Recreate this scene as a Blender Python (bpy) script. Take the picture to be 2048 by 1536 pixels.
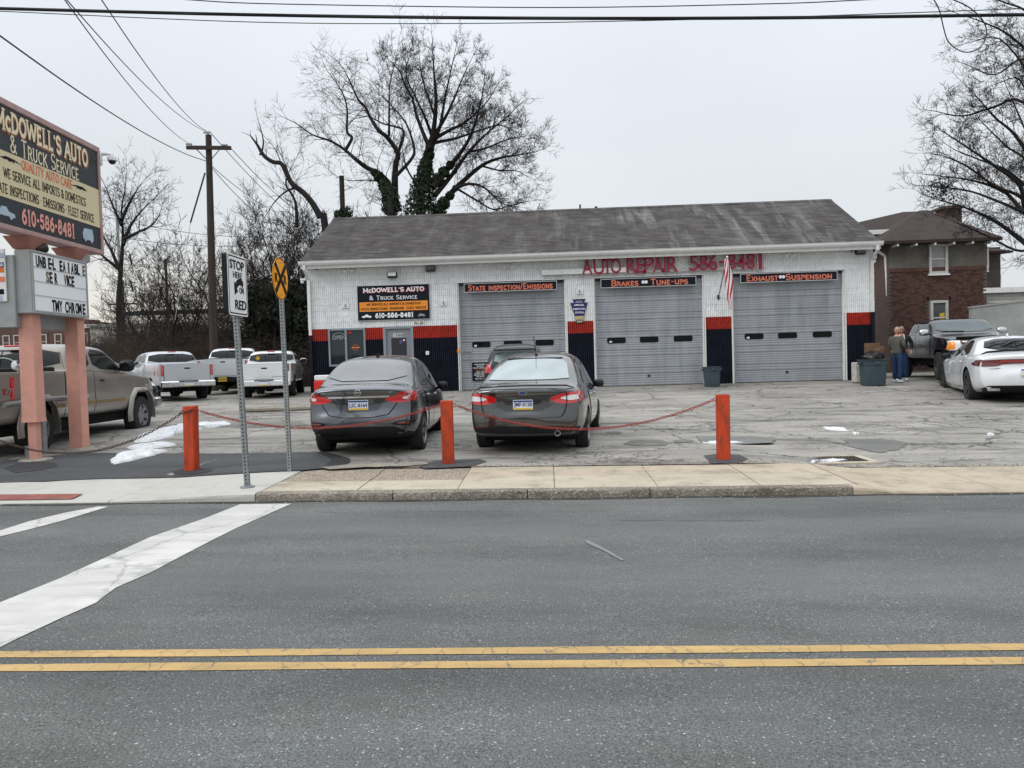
import bpy, bmesh, math, random
import numpy as np
from mathutils import Vector, Matrix
from mathutils.bvhtree import BVHTree
from mathutils.interpolate import poly_3d_calc
S = bpy.context.scene
for o in list(bpy.data.objects): bpy.data.objects.remove(o)
COL = S.collection
R_ = math.radians
# ------------------------------------------------------------ camera
YAW, PITCH, ROLL, CH, FPX = R_(2.75), R_(1.7), R_(1.65), 1.6, 1540.0
_f = Vector((-math.sin(YAW)*math.cos(PITCH), math.cos(YAW)*math.cos(PITCH), -math.sin(PITCH)))
_r = Vector((math.cos(YAW), math.sin(YAW), 0)); _u = _r.cross(_f)
_r2 = _r*math.cos(ROLL) - _u*math.sin(ROLL); _u2 = _u*math.cos(ROLL) + _r*math.sin(ROLL)
CAM = Vector((0, 0, CH))
cd = bpy.data.cameras.new('camera'); cam = bpy.data.objects.new('camera', cd); COL.objects.link(cam)
cd.sensor_width = 36; cd.lens = 36*FPX/2048; cd.clip_start = .1; cd.clip_end = 2000
mw = Matrix((_r2, _u2, -_f)).transposed().to_4x4(); mw.translation = CAM
cam.matrix_world = mw; S.camera = cam
def ray(px, py):
    return _r2*((px-1024)/FPX) + _u2*((768-py)/FPX) + _f
def atY(px, py, Y):
    d = ray(px, py); return CAM + d*(Y/d.y)
def atZ(px, py, z):
    d = ray(px, py); return CAM + d*((z-CH)/d.z)
def PX(P):
    q = Vector(P)-CAM; w = q.dot(_f); return (1024+FPX*q.dot(_r2)/w, 768-FPX*q.dot(_u2)/w)
# ------------------------------------------------------------ world: overcast daylight
SUN_EL, SUN_AZ = R_(38), R_(-120)     # soft sun behind cloud
W = bpy.data.worlds.new('World'); S.world = W; W.use_nodes = True
nt = W.node_tree; nt.nodes.clear()
def wn(t, **k):
    n = nt.nodes.new(t)
    for a, b in k.items(): setattr(n, a, b)
    return n
out = wn('ShaderNodeOutputWorld'); bg = wn('ShaderNodeBackground'); bg.inputs['Strength'].default_value = 1
bgs = wn('ShaderNodeBackground'); bgs.inputs['Strength'].default_value = .05
sky = wn('ShaderNodeTexSky', sky_type='NISHITA', sun_disc=False, sun_elevation=SUN_EL, sun_rotation=SUN_AZ)
nt.links.new(sky.outputs[0], bgs.inputs[0])
tc = wn('ShaderNodeTexCoord'); sep = wn('ShaderNodeSeparateXYZ'); nt.links.new(tc.outputs['Generated'], sep.inputs[0])
rmp = wn('ShaderNodeValToRGB'); nt.links.new(sep.outputs['Z'], rmp.inputs[0])
cr = rmp.color_ramp; cr.elements[0].position = 0; cr.elements[0].color = (.64, .655, .66, 1)
cr.elements[1].position = 1; cr.elements[1].color = (1.75, 1.8, 1.88, 1)
for p, c in ((.1, (.62, .65, .67)), (.28, (.645, .685, .725)), (.44, (.73, .775, .83))):
    e = cr.elements.new(p); e.color = (*c, 1)
nz = wn('ShaderNodeTexNoise'); nz.inputs['Scale'].default_value = 1.6; nz.inputs['Detail'].default_value = 4; nz.inputs['Roughness'].default_value = .45
mp = wn('ShaderNodeMapping'); mp.inputs['Scale'].default_value = (1, 1, 2.2); nt.links.new(tc.outputs['Generated'], mp.inputs[0]); nt.links.new(mp.outputs[0], nz.inputs[0])
mr = wn('ShaderNodeMapRange'); mr.inputs[1].default_value = .3; mr.inputs[2].default_value = .7; mr.inputs[3].default_value = .93; mr.inputs[4].default_value = 1.07
nt.links.new(nz.outputs[0], mr.inputs[0])
mul = wn('ShaderNodeVectorMath', operation='SCALE'); nt.links.new(rmp.outputs[0], mul.inputs[0]); nt.links.new(mr.outputs[0], mul.inputs['Scale'])
# thin warm break in the cloud low in the north-west
dotn = wn('ShaderNodeVectorMath', operation='DOT_PRODUCT'); dotn.inputs[1].default_value = Vector((-.52, .85, .06)).normalized()
nt.links.new(tc.outputs['Generated'], dotn.inputs[0])
mr2 = wn('ShaderNodeMapRange', interpolation_type='SMOOTHSTEP'); mr2.inputs[1].default_value = .93; mr2.inputs[2].default_value = 1.0; mr2.inputs[3].default_value = 0; mr2.inputs[4].default_value = .6
nt.links.new(dotn.outputs['Value'], mr2.inputs[0])
mr3 = wn('ShaderNodeMapRange', interpolation_type='SMOOTHSTEP'); mr3.inputs[1].default_value = .0; mr3.inputs[2].default_value = .2; mr3.inputs[3].default_value = 1; mr3.inputs[4].default_value = 0
nt.links.new(sep.outputs['Z'], mr3.inputs[0])
mm = wn('ShaderNodeMath', operation='MULTIPLY'); nt.links.new(mr2.outputs[0], mm.inputs[0]); nt.links.new(mr3.outputs[0], mm.inputs[1])
mx = wn('ShaderNodeMix', data_type='RGBA'); nt.links.new(mm.outputs[0], mx.inputs['Factor']); nt.links.new(mul.outputs[0], mx.inputs['A']); mx.inputs['B'].default_value = (.90, .80, .62, 1)
nt.links.new(mx.outputs['Result'], bg.inputs[0])
mxs = wn('ShaderNodeMixShader'); mxs.inputs[0].default_value = .93
nt.links.new(bgs.outputs[0], mxs.inputs[1]); nt.links.new(bg.outputs[0], mxs.inputs[2]); nt.links.new(mxs.outputs[0], out.inputs[0])
sl = bpy.data.lights.new('sun', 'SUN'); sl.energy = .9; sl.angle = R_(25); sl.color = (1, .97, .93)
so = bpy.data.objects.new('sun', sl); COL.objects.link(so)
sd = Vector((math.sin(SUN_AZ)*math.cos(SUN_EL), math.cos(SUN_AZ)*math.cos(SUN_EL), math.sin(SUN_EL)))
so.rotation_euler = sd.to_track_quat('Z', 'Y').to_euler()
S.view_settings.view_transform = 'Standard'; S.view_settings.look = 'None'; S.view_settings.exposure = .30; S.view_settings.gamma = 1
S.cycles.max_bounces = 6; S.cycles.transparent_max_bounces = 12
# ------------------------------------------------------------ materials
MATS = {}
def sr(r, g=None, b=None):
    if g is None: g = b = r
    return tuple(((x/255)/12.92 if x <= 10 else ((x/255+.055)/1.055)**2.4) for x in (r, g, b))
class NB:
    def __init__(s, name):
        s.m = bpy.data.materials.new(name); s.m.use_nodes = True; s.t = s.m.node_tree; s.b = s.t.nodes['Principled BSDF']; s._c = None
    def n(s, t, ins=None, **k):
        n = s.t.nodes.new(t)
        for a, b in k.items(): setattr(n, a, b)
        for a, v in (ins or {}).items():
            if isinstance(v, bpy.types.NodeSocket): s.t.links.new(v, n.inputs[a])
            else: n.inputs[a].default_value = v
        return n
    def co(s, scale=(1, 1, 1), rot=(0, 0, 0), obj=False, loc=(0, 0, 0)):
        tcn = s.n('ShaderNodeTexCoord') if obj else s.n('ShaderNodeNewGeometry')
        return s.n('ShaderNodeMapping', {0: tcn.outputs['Object' if obj else 'Position'], 'Scale': scale, 'Rotation': rot, 'Location': loc}).outputs[0]
    def noise(s, scale, detail=4, rough=.55, co=None, dist=0):
        return s.n('ShaderNodeTexNoise', {'Vector': co or s.co(), 'Scale': scale, 'Detail': detail, 'Roughness': rough, 'Distortion': dist}).outputs[0]
    def rng(s, v, a, b, c=0, d=1, smooth=False):
        return s.n('ShaderNodeMapRange', {0: v, 1: a, 2: b, 3: c, 4: d}, interpolation_type='SMOOTHSTEP' if smooth else 'LINEAR').outputs[0]
    def mix(s, f, a, b, mode='MIX'):
        a = (*a, 1) if isinstance(a, tuple) and len(a) == 3 else a; b = (*b, 1) if isinstance(b, tuple) and len(b) == 3 else b
        return s.n('ShaderNodeMix', {'Factor': f, 'A': a, 'B': b}, data_type='RGBA', blend_type=mode).outputs['Result'] if False else s._mix(f, a, b, mode)
    def _mix(s, f, a, b, mode):
        n = s.t.nodes.new('ShaderNodeMix'); n.data_type = 'RGBA'; n.blend_type = mode
        for i, v in ((0, f), (6, a), (7, b)):
            if isinstance(v, bpy.types.NodeSocket): s.t.links.new(v, n.inputs[i])
            else: n.inputs[i].default_value = v
        return n.outputs[2]
    def math(s, op, a, b=0.0):
        return s.n('ShaderNodeMath', {0: a, 1: b}, operation=op).outputs[0]
    def bump(s, h, strength=.3, dist=.01):
        prev = s.b.inputs['Normal'].links[0].from_socket if s.b.inputs['Normal'].links else None
        n = s.n('ShaderNodeBump', {'Height': h, 'Strength': strength, 'Distance': dist})
        if prev: s.t.links.new(prev, n.inputs['Normal'])
        s.t.links.new(n.outputs[0], s.b.inputs['Normal'])
    def set(s, **k):
        for a, v in k.items():
            i = s.b.inputs[a.replace('_', ' ')]
            if isinstance(v, bpy.types.NodeSocket): s.t.links.new(v, i)
            else: i.default_value = (*v, 1) if isinstance(v, tuple) and len(v) == 3 else v
        return s
def mat(name, col, rough=.6, metal=0, var=.12, vs=3.0, coat=0, bump=0, bs=60, spec=.28, flake=0, dirt=None, stretch=(1, 1, 1)):
    """painted / plain surface with noise-driven tone and roughness variation"""
    if name in MATS: return MATS[name]
    b = NB(name); c = b.co(stretch, obj=False)
    n1 = b.noise(vs, 5, .6, c)
    f = b.rng(n1, .3, .7, 1-var, 1+var)
    v = b.n('ShaderNodeVectorMath', {0: col, 'Scale': f}, operation='SCALE').outputs[0]
    if dirt:
        dcol, amt = dirt
        n2 = b.noise(vs*2.3, 6, .65, c); v = b.mix(b.rng(n2, .45, .75, 0, amt), v, dcol)
    b.set(Base_Color=v, Metallic=metal, Coat_Weight=coat, Coat_Roughness=.04, Specular_IOR_Level=spec)
    n3 = b.noise(vs*4, 3, .5, c); b.set(Roughness=b.rng(n3, .3, .7, max(rough-.08, .02), min(rough+.08, 1)))
    if bump: b.bump(b.noise(bs, 4, .6, c), bump, .01)
    MATS[name] = b.m; return b.m
def glass_mat(name, col, rough=.03, spec=.45, coat=.1):
    if name in MATS: return MATS[name]
    b = NB(name); n = b.noise(2.2, 3, .5)
    b.set(Base_Color=b.mix(b.rng(n, .35, .65), col, tuple(x*1.4 for x in col)), Roughness=rough, Specular_IOR_Level=spec, Coat_Weight=coat, Coat_Roughness=.02, Coat_IOR=1.6)
    MATS[name] = b.m; return b.m
# ------------------------------------------------------------ mesh + object helpers
def link(name, me, m=None, parent=None, loc=None):
    o = bpy.data.objects.new(name, me); COL.objects.link(o)
    if m is not None and me is not None:
        ms = m if isinstance(m, (list, tuple)) else [m]
        if len(me.materials) == 0:
            for x in ms: me.materials.append(x)
    if parent: o.parent = parent
    if loc is not None: o.location = loc
    return o
def tag(o, label=None, cat=None, group=None, kind=None):
    if label: o['label'] = label
    if cat: o['category'] = cat
    if group: o['group'] = group
    if kind: o['kind'] = kind
    return o
def thing(name, label, cat, loc=(0, 0, 0), rz=0, group=None):
    o = bpy.data.objects.new(name, None); COL.objects.link(o); o.location = loc; o.rotation_euler = (0, 0, rz); o.empty_display_size = .2
    return tag(o, label, cat, group)
class MB:
    """collects verts and faces, builds one mesh"""
    def __init__(s): s.v = []; s.f = []; s.mi = []; s.cur = 0
    def add(s, vs, fs):
        k = len(s.v); s.v += [tuple(v) for v in vs]; s.f += [tuple(i+k for i in f) for f in fs]; s.mi += [s.cur]*len(fs); return s
    def box(s, x0, x1, y0, y1, z0, z1, M=None):
        vs = [Vector((x, y, z)) for z in (z0, z1) for y in (y0, y1) for x in (x0, x1)]
        if M: vs = [M @ v for v in vs]
        return s.add(vs, [(0, 2, 3, 1), (4, 5, 7, 6), (0, 1, 5, 4), (2, 6, 7, 3), (0, 4, 6, 2), (1, 3, 7, 5)])
    def bbox(s, x0, x1, y0, y1, z0, z1, b=.01, M=None):
        """box with chamfered edges"""
        bm = bmesh.new(); bmesh.ops.create_cube(bm, size=1)
        for v in bm.verts: v.co = Vector(((x0+x1)/2+v.co.x*(x1-x0), (y0+y1)/2+v.co.y*(y1-y0), (z0+z1)/2+v.co.z*(z1-z0)))
        bmesh.ops.bevel(bm, geom=bm.edges[:], offset=b, segments=1, affect='EDGES', profile=.5)
        return s.bm(bm, M)
    def bm(s, bm, M=None):
        bm.verts.ensure_lookup_table(); bm.verts.index_update()
        s.add([(M @ v.co if M else v.co) for v in bm.verts], [[v.index for v in f.verts] for f in bm.faces]); bm.free(); return s
    def tube(s, pts, r, n=8, cap=True):
        pts = [Vector(p) for p in pts]; rs = r if isinstance(r, (list, tuple)) else [r]*len(pts)
        k = len(s.v); up = None; N = len(pts)
        for i, p in enumerate(pts):
            t = (pts[min(i+1, N-1)]-pts[max(i-1, 0)]).normalized()
            if up is None:
                up = Vector((0, 0, 1)) if abs(t.z) < .9 else Vector((0, 1, 0))
            a = t.cross(up)
            if a.length < 1e-6: a = t.orthogonal()
            a.normalize(); b = a.cross(t).normalized(); up = b
            for j in range(n):
                th = 2*math.pi*(j+.5)/n; s.v.append(tuple(p+(a*math.cos(th)+b*math.sin(th))*rs[i]))
        for i in range(N-1):
            for j in range(n):
                s.f.append((k+i*n+j, k+i*n+(j+1) % n, k+(i+1)*n+(j+1) % n, k+(i+1)*n+j)); s.mi.append(s.cur)
        if cap:
            s.f.append(tuple(k+j for j in range(n))[::-1]); s.mi.append(s.cur)
            s.f.append(tuple(k+(N-1)*n+j for j in range(n))); s.mi.append(s.cur)
        return s
    def lathe(s, prof, n=24, M=None, close=False):
        """profile (r, h) revolved about local z"""
        k = len(s.v); P = len(prof)
        for j in range(n):
            c, q = math.cos(2*math.pi*j/n), math.sin(2*math.pi*j/n)
            for r, h in prof:
                v = Vector((r*c, r*q, h)); s.v.append(tuple(M @ v if M else v))
        for j in range(n):
            j2 = (j+1) % n
            for i in range(P-1 + (1 if close else 0)):
                i2 = (i+1) % P
                s.f.append((k+j*P+i, k+j2*P+i, k+j2*P+i2, k+j*P+i2)); s.mi.append(s.cur)
        return s
    def prism(s, pts, d0, d1, M=None):
        """2D outline (x, z) extruded along y from d0 to d1"""
        n = len(pts); vs = [Vector((x, d0, z)) for x, z in pts] + [Vector((x, d1, z)) for x, z in pts]
        if M: vs = [M @ v for v in vs]
        return s.add(vs, [tuple(range(n)), tuple(range(2*n-1, n-1, -1))] + [(i, i+n, (i+1) % n+n, (i+1) % n) for i in range(n)])
    def mesh(s, name, smooth=None):
        me = bpy.data.meshes.new(name); me.from_pydata(s.v, [], s.f); me.update()
        if any(s.mi): me.polygons.foreach_set('material_index', s.mi)
        if smooth is not None:
            me.polygons.foreach_set('use_smooth', [True]*len(me.polygons)); me.set_sharp_from_angle(angle=R_(smooth))
        return me
    def build(s, name, m, parent=None, smooth=None, loc=None):
        return link(name, s.mesh(name, smooth), m, parent, loc)
def fixn(me):
    bm = bmesh.new(); bm.from_mesh(me); bmesh.ops.recalc_face_normals(bm, faces=bm.faces); bm.to_mesh(me); bm.free(); return me
def evaluated(me, mods, name='tmp'):
    """apply modifiers (list of callables on the object) and return the new mesh"""
    o = bpy.data.objects.new(name, me); COL.objects.link(o); tmp = []
    for f in mods:
        x = f(o)
        if x is not None: tmp.append(x)
    dg = bpy.context.evaluated_depsgraph_get(); r = bpy.data.meshes.new_from_object(o.evaluated_get(dg), preserve_all_data_layers=True, depsgraph=dg)
    bpy.data.objects.remove(o)
    for x in tmp: bpy.data.objects.remove(x)
    return r
def text_mesh(txt, size=1, bold=0.0, depth=.004, sx=1.0, space=1.0, align='CENTER'):
    """mesh lettering standing in the XZ plane, front toward -Y"""
    c = bpy.data.curves.new('t', 'FONT'); c.body = txt; c.size = size; c.offset = bold; c.extrude = depth/2; c.space_character = space
    c.align_x = align; c.align_y = 'CENTER'; c.resolution_u = 3
    me = evaluated(c, []); bpy.data.curves.remove(c)
    for v in me.vertices: v.co = Vector((v.co.x*sx, -v.co.z, v.co.y))
    return me
def text(txt, size, loc, m, parent, bold=0.0, depth=.004, width=None, sx=1.0, space=1.0, name='lettering', align='CENTER', rot=0, M=None):
    me = text_mesh(txt, size, bold*size, depth, sx, space, align)
    xs = [v.co.x for v in me.vertices]; zs = [v.co.z for v in me.vertices]
    w = max(xs)-min(xs); k = width/w if width else 1; cx = (max(xs)+min(xs))/2 if align == 'CENTER' else 0; cz = (max(zs)+min(zs))/2
    for v in me.vertices:
        p = Vector(((v.co.x-cx)*k, v.co.y, v.co.z-cz))
        if rot: p = Matrix.Rotation(rot, 3, 'Y') @ p
        v.co = (M @ (p+Vector(loc))) if M else p+Vector(loc)
    return link(name, me, m, parent)
# ---- stroke alphabet for serif / slab lettering (unit cell: height 1, width w)
def _arc(cx, cz, rx, rz, a0, a1, n=10): return [(cx+rx*math.cos(R_(a0+(a1-a0)*i/n)), cz+rz*math.sin(R_(a0+(a1-a0)*i/n))) for i in range(n+1)]
GL = {
 'A': (.9, [[(.05, 0), (.45, 1)], [(.45, 1), (.85, 0)], [(.2, .33), (.7, .33)]], 'b'), 'B': (.8, [[(.15, 0), (.15, 1)], [(.15, 1), (.45, 1)]+_arc(.45, .76, .25, .24, 90, -90)+[(.15, .52)], [(.45, .52)]+_arc(.45, .26, .3, .26, 90, -90)+[(.15, 0)]], ''),
 'C': (.85, [_arc(.48, .5, .36, .5, 48, 312, 16)], ''), 'D': (.9, [[(.15, 0), (.15, 1)], [(.15, 1), (.4, 1)]+_arc(.4, .5, .4, .5, 90, -90, 14)+[(.15, 0)]], ''),
 'E': (.75, [[(.15, 0), (.15, 1)], [(.15, 1), (.68, 1)], [(.15, .5), (.58, .5)], [(.15, 0), (.7, 0)]], ''), 'F': (.7, [[(.15, 0), (.15, 1)], [(.15, 1), (.66, 1)], [(.15, .5), (.56, .5)]], 'b'),
 'G': (.9, [_arc(.48, .5, .36, .5, 48, 330, 16)+[(.8, .42)], [(.55, .42), (.84, .42)]], ''), 'H': (.9, [[(.15, 0), (.15, 1)], [(.75, 0), (.75, 1)], [(.15, .5), (.75, .5)]], 'bt'),
 'I': (.4, [[(.2, 0), (.2, 1)]], 'bt'), 'J': (.6, [[(.42, 1), (.42, .22)]+_arc(.24, .22, .18, .22, 0, -150)], 't'), 'K': (.88, [[(.15, 0), (.15, 1)], [(.17, .42), (.72, 1)], [(.32, .56), (.78, 0)]], 'bt'),
 'L': (.72, [[(.15, 0), (.15, 1)], [(.15, 0), (.67, 0)]], 't'), 'M': (1.1, [[(.15, 0), (.15, 1)], [(.95, 0), (.95, 1)], [(.15, 1), (.55, .2)], [(.55, .2), (.95, 1)]], 'b'), 'N': (.92, [[(.15, 0), (.15, 1)], [(.77, 0), (.77, 1)], [(.15, 1), (.77, 0)]], 'bt'),
 'O': (.95, [_arc(.475, .5, .38, .5, 0, 360, 24)], ''), 'P': (.78, [[(.15, 0), (.15, 1)], [(.15, 1), (.42, 1)]+_arc(.42, .73, .27, .27, 90, -90)+[(.15, .46)]], 'b'), 'Q': (.95, [_arc(.475, .5, .38, .5, 0, 360, 24), [(.5, .2), (.85, -.1)]], ''),
 'R': (.85, [[(.15, 0), (.15, 1)], [(.15, 1), (.42, 1)]+_arc(.42, .74, .26, .26, 90, -90)+[(.15, .48)], [(.42, .48), (.76, 0)]], 'b'), 'S': (.75, [_arc(.38, .75, .27, .25, 30, 270, 12)+_arc(.38, .25, .29, .25, 90, -150, 12)], ''),
 'T': (.8, [[(.4, 0), (.4, 1)], [(.05, 1), (.75, 1)]], 'b'), 'U': (.9, [[(.15, 1), (.15, .32)]+_arc(.45, .32, .3, .32, 180, 360)+[(.75, 1)]], 't'), 'V': (.88, [[(.05, 1), (.44, 0)], [(.44, 0), (.83, 1)]], 't'),
 'W': (1.25, [[(.05, 1), (.33, 0)], [(.33, 0), (.62, .95)], [(.62, .95), (.91, 0)], [(.91, 0), (1.2, 1)]], 't'), 'X': (.85, [[(.1, 0), (.75, 1)], [(.1, 1), (.75, 0)]], 'bt'), 'Y': (.85, [[(.05, 1), (.42, .5)], [(.8, 1), (.42, .5)], [(.42, .5), (.42, 0)]], 'bt'), 'Z': (.8, [[(.1, 1), (.7, 1)], [(.7, 1), (.1, 0)], [(.1, 0), (.72, 0)]], ''),
 '0': (.8, [_arc(.4, .5, .27, .5, 0, 360, 20)], ''), '1': (.55, [[(.15, .8), (.3, 1)], [(.3, 0), (.3, 1)]], 'b'), '4': (.8, [[(.58, 0), (.58, 1)], [(.58, 1), (.1, .3)], [(.1, .3), (.76, .3)]], 'b'),
 '5': (.78, [[(.66, 1), (.2, 1)], [(.2, 1), (.16, .55)], [(.16, .55)]+_arc(.38, .31, .28, .31, 110, -150, 14)], ''), '6': (.8, [_arc(.41, .3, .27, .3, 0, 360, 18), _arc(.62, .3, .48, .7, 180, 98, 8)], ''), '8': (.8, [_arc(.4, .76, .23, .24, 0, 360, 16), _arc(.4, .26, .27, .26, 0, 360, 16)], ''),
 '-': (.5, [[(.08, .48), (.42, .48)]], ''), '&': (1.0, [[(.85, 0), (.25, .75)]+_arc(.4, .82, .17, .17, 190, -20, 8)+[(.15, .28)]+_arc(.4, .25, .26, .25, 180, 330, 8)+[(.8, .5)]], ''), "'": (.3, [[(.15, .75), (.15, 1)]], ''), '/': (.5, [[(.05, -.05), (.45, 1.05)]], ''), '*': (.35, [[(.12, .5), (.23, .5)]], ''), ' ': (.42, [], ''),
}
def stroke_text(txt, size, loc, m, parent, weight=.1, serif=.1, width=None, depth=.004, name='lettering', small=.78, M=None, contrast=1.0, gap=.06):
    """lettering drawn with strokes: capitals full height, lower case letters as small capitals; front face toward -Y"""
    mb = MB(); x = 0; D = depth; q = 0
    def bar(p0, p1, h, w):
        nonlocal q
        d = Vector((p1[0]-p0[0], p1[1]-p0[1])); L = d.length
        if L < 1e-6: return
        d /= L; nrm = Vector((-d.y, d.x))*w/2
        pts = [(p0[0]+nrm.x, p0[1]+nrm.y), (p1[0]+nrm.x, p1[1]+nrm.y), (p1[0]-nrm.x, p1[1]-nrm.y), (p0[0]-nrm.x, p0[1]-nrm.y)]
        q += 1; e = (q % 7)*.00005
        mb.prism(pts, -D/2-e, D/2)
    for ch in txt:
        k = small if ch.islower() else 1; g = GL.get(ch.upper(), GL[' ']); w, strokes, sf = g
        for st in strokes:
            P = [(x+a*k, (weight/2+b*(1-weight/k))*k) for a, b in st]
            vert = len(st) == 2 and abs(st[0][0]-st[1][0]) > abs(st[0][1]-st[1][1])
            wt = weight*(contrast if vert else 1)
            for i in range(len(P)-1):
                a, b = P[i], P[i+1]; d = Vector((b[0]-a[0], b[1]-a[1]))
                if d.length > 1e-6: d = d.normalized()*wt*.32
                curved = len(P) > 2
                wk = wt*(contrast+(1-contrast)*abs(d.normalized().y)) if curved and d.length > 0 else wt
                bar((a[0]-(d.x if curved else 0), a[1]-(d.y if curved else 0)), (b[0]+(d.x if curved else 0), b[1]+(d.y if curved else 0)), D, wk)
            if serif:
                for (a, b), z in ((st[0], 0), (st[-1], 1)):
                    if (b <= .01 and 'b' in sf) or (b >= .99 and 't' in sf) or (len(st) == 2 and st[0][0] == st[1][0] and ch.upper() in 'BDEFPRLMN1' and b in (0, 1)):
                        zz = (.035 if b < .5 else .965)*k; bar((x+a*k-serif*k-weight*.4, zz), (x+a*k+serif*k+weight*.4, zz), D, .07*k+.3*weight*serif*3)
        x += (w+gap)*k
    tot = x or 1; kx = (width/tot) if width else size
    for i, v in enumerate(mb.v):
        p = Vector(((v[0]-tot/2)*kx, v[1], (v[2]-.5)*size))+Vector(loc); mb.v[i] = tuple(M @ p if M else p)
    return mb.build(name, m, parent)
# ============================================================ GROUND SURFACES
FY, BZ = 26.06, .645                       # facade plane and its base level
def clamp(x, a=0., b=1.): return max(a, min(b, x))
def sst(x, a, b): t = clamp((x-a)/(b-a)); return t*t*(3-2*t)
def Yk(X): return 8.88+.018*X
def Ys(X): return 10.74+.012*X
def zr(X): return -.012*clamp(X, -22, 22)
def kh(X): return .02 + .075*sst(X, -5.6, -3.4)*(1-sst(X, 3.42, 4.1)) + .004*0
def zs(X, Y): return zr(X)+kh(X)+.016*(Y-Yk(X))
def GZ(X, Y):
    if Y < Yk(X): return zr(X)
    if Y <= Ys(X): return zs(X, Y)
    t = clamp((Y-Ys(X))/(FY-Ys(X))); z0 = zs(X, Ys(X))
    return z0+(BZ-z0)*(t**1.12)
def G(px, py):
    d = ray(px, py); t = 1.0; pv = None
    while t < 120:
        P = CAM+d*t; h = P.z-GZ(P.x, P.y)
        if h < 0:
            a, b = pv, t
            for _ in range(25):
                m = (a+b)/2; P = CAM+d*m
                if P.z-GZ(P.x, P.y) < 0: b = m
                else: a = m
            return CAM+d*b
        pv = t; t += .1
    return CAM+d*t
def on(X, Y, e=0.): return Vector((X, Y, GZ(X, Y)+e))
def sheet(name, poly, m, e=.004, step=.4, jag=0.0, seed=0, kind='structure', parent=None):
    """flat irregular sheet draped over the ground inside the outline poly [(X, Y)...]"""
    rnd = random.Random(seed); P = []
    n = len(poly)
    for i in range(n):
        a, b = Vector(poly[i]), Vector(poly[(i+1) % n]); L = (b-a).length; k = max(1, int(L/step))
        for j in range(k):
            p = a.lerp(b, j/k)
            if jag: p += Vector((rnd.uniform(-jag, jag), rnd.uniform(-jag, jag)))
            P.append(p)
    bm = bmesh.new(); f = bm.faces.new([bm.verts.new((p.x, p.y, 0)) for p in P])
    xs = [p.x for p in P]; ys = [p.y for p in P]
    for ax, lo, hi in ((0, min(xs), max(xs)), (1, min(ys), max(ys))):
        t = lo+step
        while t < hi:
            co = (t, 0, 0) if ax == 0 else (0, t, 0); no = (1, 0, 0) if ax == 0 else (0, 1, 0)
            bmesh.ops.bisect_plane(bm, geom=bm.verts[:]+bm.edges[:]+bm.faces[:], plane_co=co, plane_no=no); t += step
    bmesh.ops.triangulate(bm, faces=bm.faces[:])
    for v in bm.verts: v.co.z = GZ(v.co.x, v.co.y)+e
    bmesh.ops.recalc_face_normals(bm, faces=bm.faces)
    if sum(f.normal.z for f in bm.faces) < 0: bmesh.ops.reverse_faces(bm, faces=bm.faces)
    me = bpy.data.meshes.new(name); bm.to_mesh(me); bm.free(); o = link(name, me, m, parent)
    if kind: o['kind'] = kind
    return o
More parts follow.
